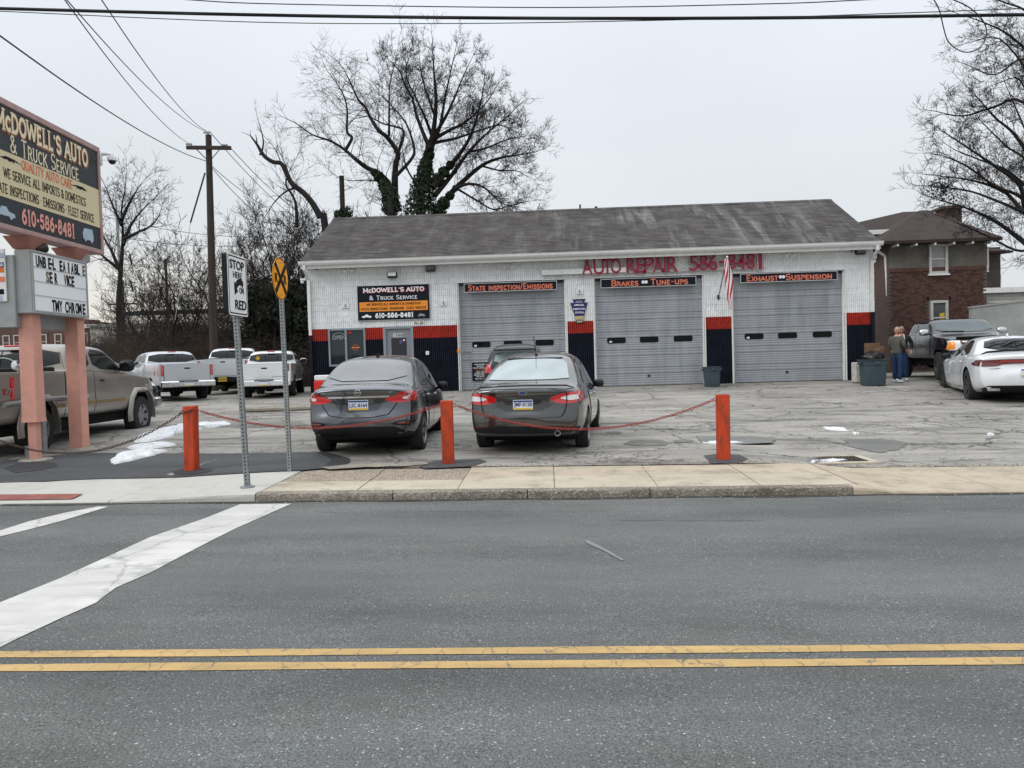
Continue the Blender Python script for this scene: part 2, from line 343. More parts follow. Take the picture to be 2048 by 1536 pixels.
# ---- materials of the ground
def road_mat(name='asphalt_road', base=(.112, .112, .108), light=(.38, .38, .37), worn=.6):
    b = NB(name); c = b.co()
    big = b.noise(.35, 5, .6, b.co((.35, 1.6, 1))); stain = b.noise(1.1, 5, .65, b.co((.5, 1.5, 1), loc=(7, 3, 0)))
    fine = b.noise(95, 3, .7, c); vor = b.n('ShaderNodeTexVoronoi', {'Vector': c, 'Scale': 62.0, 'Randomness': 1.0})
    vor2 = b.n('ShaderNodeTexVoronoi', {'Vector': b.co(loc=(3, 5, 0)), 'Scale': 34.0, 'Randomness': 1.0})
    col = b.mix(b.rng(fine, .32, .68), tuple(x*.34 for x in base), tuple(x*1.6 for x in base))
    col = b.mix(b.rng(vor.outputs['Distance'], .0, .25, .55, 0), col, tuple(x*1.9 for x in base))
    sep = b.n('ShaderNodeSeparateColor', {0: vor.outputs['Color']}).outputs[0]; sep2 = b.n('ShaderNodeSeparateColor', {0: vor2.outputs['Color']}).outputs[1]
    chip = b.math('MULTIPLY', b.rng(sep, .80, .86), b.rng(vor.outputs['Distance'], .2, .36, 1, 0)); col = b.mix(b.math('MULTIPLY', chip, .75), col, light)
    chip2 = b.math('MULTIPLY', b.rng(sep2, .96, .975), b.rng(vor2.outputs['Distance'], .16, .26, 1, 0)); col = b.mix(b.math('MULTIPLY', chip2, .7), col, tuple(x*1.25 for x in light))
    sc = b.n('ShaderNodeVectorMath', {0: col, 'Scale': b.math('MULTIPLY', b.rng(big, .3, .7, .72, 1.28), b.rng(stain, .35, .7, 1.16, .80))}, operation='SCALE').outputs[0]
    tint = b.noise(.55, 3, .5, b.co((1, 2, 1), loc=(2, 9, 0))); sc = b._mix(b.rng(tint, .4, .7, 0, .5), sc, (.93, 1.06, 1.05, 1), 'MULTIPLY')
    # wheel-track wear: paler smooth bands along the lanes
    sx = b.n('ShaderNodeSeparateXYZ', {0: b.co()}); yy = b.math('ADD', sx.outputs[1], b.math('MULTIPLY', b.math('SUBTRACT', b.noise(.25, 2, .5, b.co((.4, .4, .4))), .5), .7))
    def band(c0, w):
        return b.rng(b.math('ABSOLUTE', b.math('SUBTRACT', yy, c0)), 0, w, 1, 0, True)
    trk = b.math('MAXIMUM', band(5.6, .75), band(7.4, .7)); sc = b._mix(b.math('MULTIPLY', trk, .45*worn), sc, (.19, .192, .186, 1), 'MIX')
    drip = b.n('ShaderNodeTexVoronoi', {'Vector': b.co((1, .8, 1), loc=(5, 1, 0)), 'Scale': 2.6}); dz = b.math('MULTIPLY', b.rng(drip.outputs['Distance'], .02, .09, 1, 0, True), band(6.5, 1.3)); sc = b._mix(b.math('MULTIPLY', dz, .55*min(1, worn*2)), sc, (.05, .05, .05, 1), 'MIX')
    seam = b.math('MULTIPLY', b.rng(b.math('ABSOLUTE', b.math('SUBTRACT', yy, 8.1)), .0, .03, 1, 0), b.rng(b.noise(1.2, 2), .45, .6)); sc = b._mix(b.math('MULTIPLY', seam, .6), sc, (.04, .04, .04, 1), 'MIX')
    b.set(Base_Color=sc, Roughness=b.rng(fine, .3, .7, .75, .95), Specular_IOR_Level=.35)
    b.bump(vor.outputs['Distance'], .55, .012); b.bump(fine, .4, .006); return b.m
def lot_mat():
    b = NB('old_parking_asphalt'); c = b.co()
    big = b.noise(.28, 6, .6, b.co((.6, 1.3, 1))); mid = b.noise(1.3, 6, .65, b.co((.45, 1.8, 1))); fine = b.noise(70, 3, .7, c)
    col = b.mix(b.rng(mid, .3, .72), (.38, .36, .32), (.20, .193, .18))
    col = b.mix(b.rng(b.noise(.8, 6, .7, b.co((.5, 2.2, 1), loc=(11, 2, 0))), .51, .66, 0, .8), col, (.095, .092, .088))
    col = b.n('ShaderNodeVectorMath', {0: col, 'Scale': b.math('MULTIPLY', b.rng(big, .3, .7, .86, 1.15), b.rng(fine, .3, .7, .72, 1.25))}, operation='SCALE').outputs[0]
    # cracks: edges of distorted cells, present only in worn zones
    wob = b.n('ShaderNodeTexNoise', {'Vector': c, 'Scale': 1.4, 'Detail': 6, 'Roughness': .7}).outputs['Color']
    cc = b.n('ShaderNodeVectorMath', {0: b.co((1, 1, 1)), 1: b.n('ShaderNodeVectorMath', {0: wob, 'Scale': .9}, operation='SCALE').outputs[0]}, operation='ADD').outputs[0]
    for scl, w, lo, hi, st in ((.42, .012, .35, .5, .95), (1.9, .035, .47, .58, .9), (5.5, .07, .54, .64, .85)):
        v = b.n('ShaderNodeTexVoronoi', {'Vector': cc, 'Scale': scl}, feature='DISTANCE_TO_EDGE').outputs[0]
        zone = b.rng(b.noise(.33, 3, .6, b.co((1, 1.4, 1), loc=(scl, 1, 0))), lo, hi)
        k = b.math('MULTIPLY', b.rng(v, w*.25, w, 1, 0), zone); col = b._mix(b.math('MULTIPLY', k, st), col, (.035, .034, .033, 1), 'MIX')
    sx = b.n('ShaderNodeSeparateXYZ', {0: c})
    b.set(Base_Color=col, Roughness=b.rng(mid, .3, .7, .8, .95), Specular_IOR_Level=.3)
    b.bump(fine, .5, .008); b.bump(mid, .35, .04); return b.m
def concrete_mat(name, col, agg=0, v=.12, dirt=(.16, .14, .11)):
    b = NB(name); c = b.co(); n = b.noise(1.1, 6, .65, b.co((.6, 1, 1))); f = b.noise(130, 3, .7, c)
    k = b.mix(b.rng(n, .3, .7), tuple(x*(1-v) for x in col), tuple(x*(1+v) for x in col))
    k = b.mix(b.rng(b.noise(3.1, 6, .7, c), .50, .70, 0, .6), k, dirt)
    spots = b.n('ShaderNodeTexVoronoi', {'Vector': c, 'Scale': 5.0}); k = b.mix(b.rng(spots.outputs['Distance'], .0, .06, .6, 0), k, (.05, .045, .04))
    if agg:
        vo = b.n('ShaderNodeTexVoronoi', {'Vector': c, 'Scale': 75.0}); r = b.n('ShaderNodeSeparateColor', {0: vo.outputs['Color']}).outputs[0]
        k = b.mix(b.math('MULTIPLY', b.rng(r, .3, .8), agg), k, (.07, .05, .035)); k = b.mix(b.math('MULTIPLY', b.rng(r, .86, .9), agg), k, (.6, .55, .48)); b.bump(vo.outputs['Distance'], .6, .01)
    k = b.n('ShaderNodeVectorMath', {0: k, 'Scale': b.rng(f, .3, .7, .85, 1.13)}, operation='SCALE').outputs[0]
    b.set(Base_Color=k, Roughness=.88, Specular_IOR_Level=.3); b.bump(f, .35, .006); return b.m
M_road = road_mat(); M_lot = lot_mat()
M_patch = road_mat('dark_patch_asphalt', (.062, .063, .066), (.2, .2, .2), 0)
M_patch3 = road_mat('worn_patch_asphalt', (.165, .16, .15), (.3, .3, .3), 0)
M_patch2 = road_mat('black_patch_asphalt', (.033, .033, .035), (.1, .1, .1), 0)
M_walk = concrete_mat('tan_concrete', (.43, .365, .275), 0, .18); M_walk2 = concrete_mat('cream_concrete', (.45, .40, .31), 0, .18)
M_agg = concrete_mat('exposed_aggregate', (.37, .31, .24), .75); M_new = concrete_mat('new_concrete', (.46, .45, .41), 0, .08, (.36, .35, .31)); M_kerb = concrete_mat('kerb_concrete', (.33, .30, .25), .45, .25)
M_dirt = mat('bare_ground', (.10, .085, .06), .95, var=.4, vs=1.2, bump=.5, bs=20)
# far ground
mb = MB(); xs = [-400, -60, -22, 22, 60, 400]; ys = [-60, 26.5, 30, 60, 600]
for y in ys:
    for x in xs: mb.v.append((x, y, -.55 if y < 27 else .55))
for j in range(len(ys)-1):
    for i in range(len(xs)-1): a = j*6+i; mb.f.append((a, a+1, a+7, a+6)); mb.mi.append(0)
tag(mb.build('ground', M_dirt), kind='structure')
def strip(name, m, x0, x1, nx, ya, yb, ny, zf, e=0):
    mb = MB()
    for j in range(ny+1):
        for i in range(nx+1):
            X = x0+(x1-x0)*i/nx; Y = ya(X)+(yb(X)-ya(X))*j/ny; mb.v.append((X, Y, zf(X, Y)+e))
    for j in range(ny):
        for i in range(nx): a = j*(nx+1)+i; mb.f.append((a, a+1, a+nx+2, a+nx+1)); mb.mi.append(0)
    return tag(mb.build(name, m, smooth=30), kind='structure')
strip('road', M_road, -60, 60, 60, lambda X: -8, lambda X: Yk(X)+.06, 4, lambda X, Y: zr(X))
strip('parking_lot', M_lot, -45, 45, 90, lambda X: Ys(X)-.02, lambda X: 60.0, 120, GZ, 0)
# base under the pavement
strip('pavement_base', M_kerb, -45, 45, 90, lambda X: Yk(X)+.1, lambda X: Ys(X)+.03, 2, zs, -.03)
# side street beyond the corner on the left
# ---- road paint
def paint_mat(name, col, wear=.5, crack=True):
    b = NB(name); c = b.co(); f = b.noise(60, 4, .7, c); n = b.noise(2.5, 6, .7, b.co((.5, 2.5, 1)))
    k = b.mix(b.rng(n, .35, .7), col, tuple(x*.72 for x in col)); k = b.mix(b.rng(b.noise(1.3, 5, .7, c), .5, .62, 0, .5), k, tuple(x*1.15 for x in col))
    v = b.n('ShaderNodeTexVoronoi', {'Vector': b.n('ShaderNodeVectorMath', {0: b.co((1, .55, 1)), 1: b.n('ShaderNodeVectorMath', {0: b.n('ShaderNodeTexNoise', {'Vector': c, 'Scale': 9.0}).outputs['Color'], 'Scale': .12}, operation='SCALE').outputs[0]}, operation='ADD').outputs[0], 'Scale': 6.0 if crack else 1.2}, feature='DISTANCE_TO_EDGE').outputs[0]
    k = b.mix(b.math('MULTIPLY', b.rng(v, .006, .022, .85, 0), b.rng(n, .4, .6, .4, 1)), k, (.09, .09, .09) if crack else (.28, .28, .27))
    k = b.mix(b.math('MULTIPLY', b.rng(f, .60, .72), b.rng(n, .35, .65, .1, wear)), k, (.12, .12, .12))
    k = b.mix(b.rng(b.noise(7, 6, .75, b.co((.12, 2.5, 1))), .60, .74, 0, wear*.8), k, (.17, .17, .168))
    b.set(Base_Color=k, Roughness=.7); b.bump(f, .3, .004); return b.m
M_yel = paint_mat('yellow_road_paint', (.50, .335, .13), .6); M_wht = paint_mat('white_road_paint', (.56, .55, .52), .6, False)
def G0(px, py):                                   # point on the road plane
    d = ray(px, py); t = CH/(-d.z-.012*d.x); return CAM+d*t
def road_line(name, m, a, b, w, e=.004, nx=80, wob=.0, lab=None):
    mb = MB(); rnd = random.Random(3)
    for i in range(nx+1):
        t = i/nx; p = Vector((a.x+(b.x-a.x)*t, a.y+(b.y-a.y)*t)); d = Vector((b.x-a.x, b.y-a.y)).normalized(); n = Vector((-d.y, d.x))
        o1 = rnd.uniform(-wob, wob)+wob*2*math.sin(i*.21); o2 = rnd.uniform(-wob, wob)+wob*2*math.sin(i*.17+1)
        for s_, oo in ((w/2, o1), (-w/2, o2)):
            q = p+n*(s_+oo); mb.v.append((q.x, q.y, zr(q.x)+e))
    for i in range(nx): mb.f.append((2*i+1, 2*i+3, 2*i+2, 2*i)); mb.mi.append(0)
    return tag(mb.build(name, m), kind='structure')
for (pa, pb) in (((20, 1309.5), (2040, 1295)), ((20, 1336.5), (2040, 1323))):
    a, b_ = G0(*pa), G0(*pb); d = (b_-a); a -= d*1.2; b_ += d*1.2
    road_line('yellow_centre_line', M_yel, a, b_, .098, nx=240, wob=.002)
# white stop line and the thin crossing line
def gpoly(name, m, px, e=.004, **k): return sheet(name, [tuple(G(*p)[:2]) for p in px], m, e, **k)
gpoly('white_stop_line', M_wht, [(480, 1009), (583, 1008), (470, 1058), (362, 1113), (300, 1147), (232, 1176), (190, 1207), (120, 1238), (30, 1281), (-60, 1325), (-300, 1440), (-340, 1330), (-80, 1236), (0, 1206), (120, 1158), (250, 1098), (300, 1075), (410, 1037)], .005, step=.5, jag=.006)
gpoly('white_crosswalk_line', M_wht, [(195, 1014), (217, 1014), (125, 1042), (60, 1059), (0, 1074), (-200, 1130), (-215, 1112), (-20, 1068), (60, 1043), (130, 1026)], .005, step=.4, jag=.008)
# tar-sealed repair marks on the road
M_seal = mat('road_seal', (.20, .205, .205), .55, var=.25, vs=8)
for nm_, pl in (('pale_repair_mark', [(1168, 1081), (1180, 1083), (1215, 1101), (1247, 1121), (1243, 1122), (1208, 1104), (1174, 1087)]),):
    gpoly(nm_, M_seal, pl, .006, step=.3, jag=.01)
M_seal2 = mat('dark_road_seam', (.055, .055, .055), .8, var=.3, vs=6)
def seam(px, w, m, e=.0065):
    P = [G0(*p) for p in px]; mb = MB(); P = [Vector((p.x, p.y)) for p in P]; out = []
    for i in range(len(P)-1):
        for k in range(6): out.append(P[i].lerp(P[i+1], k/6))
    out.append(P[-1]); rnd = random.Random(len(px))
    for i, p in enumerate(out):
        d = (out[min(i+1, len(out)-1)]-out[max(i-1, 0)]).normalized(); n = Vector((-d.y, d.x))*w*rnd.uniform(.5, 1.2)
        for s_ in (.5, -.5): q = p+n*s_; mb.v.append((q.x, q.y, zr(q.x)+e))
    for i in range(len(out)-1): mb.f.append((2*i+1, 2*i+3, 2*i+2, 2*i)); mb.mi.append(0)
    tag(mb.build('road_seam', m), kind='structure')
seam([(1240, 1041), (1350, 1042), (1525, 1042)], .012, M_seal2)
# ---- lot patches
gpoly('asphalt_apron', M_patch, [(-80, 935), (0, 924), (60, 915), (180, 906), (330, 907), (480, 907), (600, 905), (655, 906), (680, 916), (700, 926), (668, 932), (640, 938), (599, 941.5), (400, 952), (200, 958), (0, 966), (-80, 970)], .006, step=.35, jag=.012, seed=5)
gpoly('asphalt_apron_edge', M_patch2, [(628, 905), (655, 905), (700, 918), (701, 924), (690, 933), (652, 938), (655, 928), (664, 920), (655, 914)], .009, step=.2, jag=.01, seed=8)
gpoly('bollard_patch', M_patch, [(830, 931), (880, 921), (960, 919), (973, 924), (940, 934), (850, 938)], .009, step=.3, jag=.01, seed=2)
gpoly('bollard_patch', M_patch, [(1408, 912), (1440, 908), (1478, 910), (1498, 919), (1480, 926), (1420, 928)], .009, step=.3, jag=.01, seed=3)
gpoly('bollard_patch', M_patch2, [(345, 944), (372, 938), (402, 937), (425, 941), (415, 946), (380, 951), (350, 950)], .011, step=.2, jag=.01, seed=4)
gpoly('pylon_patch', M_patch2, [(5, 938), (35, 928), (70, 924), (110, 927), (116, 934), (80, 942), (30, 947)], .011, step=.25, jag=.012, seed=6)
M_stain = mat('oil_stain', (.15, .145, .132), .7, var=.3, vs=4, bump=.4, bs=60)
for i, (cx, cy, rx, ry) in enumerate([(1290, 886, 45, 7.0), (1365, 883, 22, 3.5), (1225, 866, 14, 2.2), (760, 868, 10, 2)]):
    gpoly('oil_stain', M_stain, [(cx+rx*math.cos(t/9*6.283)*(1+.25*math.sin(t*2.3+i)), cy+ry*math.sin(t/9*6.283)*(1+.2*math.sin(t*1.7+i))) for t in range(9)], .008, step=.2, jag=.02, seed=i)
gpoly('repair_patch', M_patch3, [(1392, 872), (1490, 873), (1552, 876), (1546, 887), (1490, 889), (1430, 888), (1402, 885)], .008, step=.12, jag=.03, seed=31)
gpoly('repair_patch', M_patch3, [(1690, 880), (1760, 878), (1812, 884), (1800, 900), (1760, 907), (1700, 894)], .008, step=.12, jag=.05, seed=32)
gpoly('repair_patch', M_stain, [(435, 848), (520, 846), (600, 845), (610, 850), (520, 856), (440, 854)], .008, step=.25, jag=.05, seed=33)
# ---- pavement slabs and kerb stones: parts of the pavement
walk = thing('sidewalk', None, None); walk['kind'] = 'structure'
def slab(X0, X1, y0f, y1f, m, th=.09, gap=.008, sk=0.0, e=0):
    """one paving slab between two joints; y0f, y1f are functions giving front and back edge"""
    mb = MB(); nx = max(2, int((X1-X0)/.25)); ny = 4
    top = []; b_ = .008
    for j in range(ny+1):
        for i in range(nx+1):
            u = i/nx; v = j/ny; X = X0+gap+(X1-X0-2*gap)*u; ya, yb = y0f(X)+gap, y1f(X)-gap; Y = ya+(yb-ya)*v; X += sk*(v-.5)
            z = zs(X, Y)+e; ed = (i in (0, nx)) or (j in (0, ny)); mb.v.append((X, Y, z-(b_ if ed else 0)))
    for j in range(ny):
        for i in range(nx): a = j*(nx+1)+i; mb.f.append((a, a+1, a+nx+2, a+nx+1)); mb.mi.append(0)
    rim = [i for i in range(nx+1)]+[j*(nx+1)+nx for j in range(1, ny+1)]+[ny*(nx+1)+i for i in range(nx-1, -1, -1)]+[j*(nx+1) for j in range(ny-1, 0, -1)]
    k = len(mb.v)
    for r in rim: x, y, z = mb.v[r]; mb.v.append((x, y, z-th))
    n = len(rim)
    for i in range(n): mb.f.append((rim[i], k+i, k+(i+1) % n, rim[(i+1) % n])); mb.mi.append(0)
    return mb.build('slab', m, walk)
KW = .15
jx = [G(600, 942).x, G(768, 938).x, G(942, 934).x, G(1107, 932).x, G(1283, 929).x, G(1458, 928).x, G(1622, 927).x, G(1836, 926).x]
L = jx[-1]-jx[-2]
while jx[-1] < 40: jx.append(jx[-1]+L)
rs = random.Random(4)
mid = lambda X: Yk(X)+KW+.72
for i in range(len(jx)-1):
    a, b_ = jx[i], jx[i+1]; e = rs.uniform(-.006, .006)
    if i < 2:
        slab(a, b_, lambda X: Yk(X)+KW, mid, M_walk2, e=e); slab(a, b_, mid, lambda X: Ys(X)+.02, M_agg, e=e-.004)
    elif i < 6: slab(a, b_, lambda X: Yk(X)+KW, (lambda X: Yk(X)+KW+.95), M_walk2, e=e, gap=.005); slab(a, b_, (lambda X: Yk(X)+KW+.95), lambda X: Ys(X)+.02, M_walk, e=e, gap=.005)
    else: slab(a, b_, lambda X: Yk(X)+.02, lambda X: Ys(X)+.02, M_walk, e=e)
# new concrete corner ramp on the left with a diagonal end joint
lx = [jx[0]]
while lx[-1] > -40: lx.append(lx[-1]-1.75)
for i in range(len(lx)-1): slab(lx[i+1], lx[i], lambda X: Yk(X)+KW*.9, lambda X: Ys(X)+.02-.05*sst(X, -12, -3.5), M_new, gap=.003)
# kerb stones
kx = [G0(511, 1003).x, G0(785, 1000).x, G0(1055, 997).x, G0(1300, 994).x, G0(1705, 989).x]
def kerb(X0, X1, m, n=18, rough=.008, top=0):
    mb = MB(); rnd = random.Random(int(X0*100)); rows = []
    for i in range(n+1):
        X = X0+.006+(X1-X0-.012)*i/n; y = Yk(X); z = zr(X); h = kh(X)+top; j = lambda a=1: rnd.uniform(-rough, rough)*a
        rows.append([(X, y+j(), z-.1), (X, y+.004+j(), z+h*.55), (X, y+.012+j(), z+h-.012+j(.5)), (X, y+.035+j(.6), z+h+j(.3)), (X, y+KW, z+h+.003), (X, y+KW+.004, z-.1)])
    for r in rows: mb.v += r
    for i in range(n):
        for j in range(5): a = i*6+j; mb.f.append((a, a+6, a+7, a+1)); mb.mi.append(0)
    mb.f += [tuple(range(5, -1, -1)), tuple(n*6+j for j in range(6))]; mb.mi += [0, 0]
    return mb.build('kerb_stone', m, walk)
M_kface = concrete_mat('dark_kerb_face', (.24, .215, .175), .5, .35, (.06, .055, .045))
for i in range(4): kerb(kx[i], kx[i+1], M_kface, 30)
kk = kx[4]
while kk < 36: kerb(kk, kk+1.6, M_walk, 14, .004); kk += 1.6
kk = kx[0]
while kk > -36: kerb(kk-1.75, kk, M_new, 14, .003); kk -= 1.75
# red detectable paving with raised domes, down at the corner ramp
M_tact = mat('red_tactile_paving', (.27, .105, .088), .8, var=.2, vs=4, bump=.3, bs=80)
tp = [tuple(G(*p)[:2]) for p in ((-60, 991), (166, 989), (126, 1006), (-60, 1009))]
tp = [(x, max(y, Yk(x)+.15)) for x, y in tp]
tc_ = sheet('tactile_strip', tp, M_tact, .010, step=.3, kind=None, parent=walk)
mb = MB(); x = tp[0][0]
def inside(p, poly):
    c = False; n = len(poly)
    for i in range(n):
        a, b = poly[i], poly[(i+1) % n]
        if (a[1] > p[1]) != (b[1] > p[1]) and p[0] < (b[0]-a[0])*(p[1]-a[1])/(b[1]-a[1])+a[0]: c = not c
    return c
while x < tp[1][0]+.2:
    y = 8.5
    while y < 10.5:
        if inside((x, y), tp):
            z = zs(x, y)+.009; r = .018
            mb.add([(x-r, y-r, z), (x+r, y-r, z), (x+r, y+r, z), (x-r, y+r, z), (x-r*.55, y-r*.55, z+.008), (x+r*.55, y-r*.55, z+.008), (x+r*.55, y+r*.55, z+.008), (x-r*.55, y+r*.55, z+.008)], [(4, 5, 6, 7), (0, 1, 5, 4), (1, 2, 6, 5), (2, 3, 7, 6), (3, 0, 4, 7)])
        y += .06
    x += .06
o = mb.build('dome', M_tact, walk); o['kind'] = 'stuff'
# gutter grime and small debris along the kerb
M_grime = mat('gutter_grime', (.05, .046, .04), .9, var=.5, vs=6)
gg = sheet('gutter_grime', [(X, Yk(X)-.09-.03*math.sin(X*3)) for X in np.linspace(kx[0]-3, 9, 60)]+[(X, Yk(X)+.005) for X in np.linspace(9, kx[0]-3, 60)], M_grime, .004, step=.5, jag=.012)
for v in gg.data.vertices: v.co.z = zr(v.co.x)+.004
rs = random.Random(9); mb = MB()
def pebble(mb, x, y, z, r):
    p = [Vector((x+rs.uniform(-r, r)*.3+r*math.cos(t), y+r*math.sin(t)*rs.uniform(.5, 1), z)) for t in (0, 1.57, 3.14, 4.71)]; k = [Vector((x+rs.uniform(-r, r)*.3, y, z+r*rs.uniform(.5, 1)))]
    mb.add(p+k, [(0, 1, 4), (1, 2, 4), (2, 3, 4), (3, 0, 4)])
for i in range(300):
    X = rs.uniform(-9, 10); Y = Yk(X)-abs(rs.gauss(0, .22))-.02; pebble(mb, X, Y, zr(X)+.004, rs.uniform(.004, .013))
M_peb = mat('pale_grit', (.28, .27, .25), .8, var=.4, vs=30)
tag(mb.build('grit', M_peb), kind='stuff')
# broken strip of old concrete and litter between lot and pavement
mb = MB(); prev = None
gpoly('broken_concrete_edge', M_kerb, [(640, 937), (700, 931), (790, 930), (850, 926), (860, 931), (800, 935), (730, 937), (660, 941)], .02, step=.15, jag=.02, seed=12)
mb = MB()
for i in range(500):
    X = rs.uniform(-3, 7.5); Y = Ys(X)+abs(rs.gauss(0, .10))-.02; pebble(mb, X, Y, GZ(X, Y)+.003, rs.uniform(.004, .02))
tag(mb.build('rubble', mat('tan_rubble', (.26, .2, .13), .9, var=.5, vs=20)), kind='stuff')
# storm drain grate
g0, g1, g2, g3 = [G(*p) for p in ((1560, 909), (1725, 909), (1752, 921), (1590, 922))]
dr = thing('storm_drain', 'low storm drain grate in a pale concrete frame beside the pavement', 'drain', on((g0.x+g2.x)/2, (g0.y+g2.y)/2))
ori = dr.location.copy(); x0, x1 = g0.x-ori.x+.05, g2.x-ori.x-.05; y0, y1 = -.42, .36
M_iron = mat('rusty_iron', (.07, .06, .05), .7, .5, var=.4, vs=15, dirt=((.16, .09, .05), .5))
mb = MB(); w_ = .1; w2 = .14
mb.bbox(x0, x1, y0, y0+w_, -.1, .016, .01); mb.bbox(x0, x1, y1-w_, y1, -.1, .016, .01); mb.bbox(x0, x0+w2, y0+w_, y1-w_, -.1, .0155, .01); mb.bbox(x1-w2, x1, y0+w_, y1-w_, -.1, .0155, .01)
mb.build('frame', M_walk2, dr)
mb = MB(); mb.box(x0+w2, x1-w2, y0+w_, y1-w_, .002, .005); mb.build('pit', mat('pit_black', (.008, .008, .008), .9), dr)
mb = MB(); x = x0+w2+.02
while x < x1-w2-.01: mb.box(x, x+.018, y0+w_, y1-w_, .005, .018); x += .045
mb.box(x0+w2, x1-w2, (y0+y1)/2-.015, (y0+y1)/2+.015, .006, .0195); mb.build('grate', M_iron, dr)
# ---- snow
def snow_mat():
    b = NB('old_snow'); n = b.noise(9, 6, .65); b.set(Base_Color=b.mix(b.rng(n, .35, .7), (.74, .76, .79), (.50, .51, .52)), Roughness=.6, Subsurface_Weight=.2)
    b.bump(n, .5, .03); return b.m
M_snow = snow_mat()
def snow(poly, h, lab, seed):
    P = [G(*p) for p in poly]; c = sum(P, Vector())/len(P); rnd = random.Random(seed); pts = [Vector((p.x-c.x, p.y-c.y)) for p in P]
    bm = bmesh.new(); D = []; n = len(pts)
    for i in range(n):
        a, b = pts[i], pts[(i+1) % n]
        for j in range(5): q = a.lerp(b, j/5); D.append(q+Vector((rnd.uniform(-.03, .03), rnd.uniform(-.03, .03))))
    rings = [1, .93, .82, .66, .48, .28, .1]; vs = []
    for k, r in enumerate(rings):
        row = []
        for q in D:
            p = q*r; hh = h*.62*(0 if k == 0 else math.sin(min(1, (1-r)*2.6)*1.57))*(.6+.7*(math.sin(q.x*7+k)*math.sin(q.y*9+seed)*.5+.5)); X, Y = c.x+p.x, c.y+p.y
            row.append(bm.verts.new((X, Y, GZ(X, Y)+.012+hh+(rnd.uniform(-.01, .012) if k else -.03))))
        vs.append(row)
    for a, b in zip(vs, vs[1:]):
        for i in range(len(D)): bm.faces.new((a[i], a[(i+1) % len(D)], b[(i+1) % len(D)], b[i]))
    bm.faces.new(vs[-1]); bmesh.ops.recalc_face_normals(bm, faces=bm.faces)
    me = bpy.data.meshes.new('snow_heap'); bm.to_mesh(me); bm.free(); fixn(me); me.polygons.foreach_set('use_smooth', [True]*len(me.polygons))
    return tag(link('snow_heap', me, M_snow), lab, 'snow', 'melting snow remnants')
snow([(262, 880), (290, 866), (340, 856), (372, 848), (400, 848), (455, 844), (466, 849), (420, 856), (370, 862), (345, 872), (300, 884), (270, 886)], .10, 'long thin heap of melting snow reaching behind the left orange bollard', 1)
snow([(250, 897), (280, 890), (330, 887), (357, 890), (320, 896), (270, 902)], .07, 'narrow middle strip of melting snow between two snow heaps', 2)
snow([(220, 922), (240, 908), (290, 903), (335, 902), (310, 911), (270, 921), (225, 930)], .09, 'nearest lumpy snow heap on the dark asphalt apron', 3)
M_slush = M_snow
snow([(1405, 886), (1440, 884), (1486, 886), (1440, 889)], .02, 'thin slush streak on the patch just left of the right bollard base', 21)
snow([(1618, 923), (1660, 920), (1700, 922), (1660, 927)], .03, 'thin slush along the front edge of the storm drain', 22)
for i, pl in enumerate([[(1645, 855), (1690, 856), (1694, 862), (1655, 860)], [(1706, 866), (1725, 867), (1712, 870)], [(1972, 867), (1988, 869), (1980, 873)]]):
    snow(pl, .02, ('flat streak of snow on the open lot right of the drain', 'tiny snow fleck just right of the flat snow streak', 'small snow fleck far right on the lot')[i], 7+i)
# ============================================================ AUTO REPAIR BUILDING
XL, XR = -8.19, 10.80; CR = .2032
bld = thing('repair_garage', 'long white block repair garage with three grey bay doors and navy painted base', 'building', (1.3, FY, BZ))
def B(o):                                       # keep world coordinates when parenting to the building
    o.matrix_parent_inverse = Matrix.Translation(-Vector(bld.location)); return o
M_white = mat('white_block_paint', (.83, .84, .84), .75, var=.07, vs=1.5, bump=.35, bs=45, dirt=((.55, .55, .53), .4))
M_red = mat('red_block_paint', (.40, .028, .016), .6, var=.16, vs=3, bump=.4, bs=45, dirt=((.16, .02, .015), .5))
M_navy = mat('navy_block_paint', (.007, .010, .019), .6, var=.35, vs=3, bump=.4, bs=45, dirt=((.018, .02, .026), .5), spec=.15)
M_trim = mat('white_trim_paint', (.74, .74, .72), .45, var=.05, vs=3, dirt=((.45, .44, .40), .35))
M_galv = None
D0, D1, D2 = -3.02, 1.57, 6.19
DW, DH = 3.65, 3.6576
doors_x = [(D0, D0+3.66), (1.585, 5.25), (6.175, 9.86)]
WIN = (-7.50, -6.22, BZ+.95, BZ+11*CR); ENT = (-5.60, -4.57, BZ, BZ+11*CR+.02)
openings = [(a, b, BZ-1, BZ+DH) for a, b in doors_x] + [WIN, ENT]
RP = .4064/6
blk_cache = {}
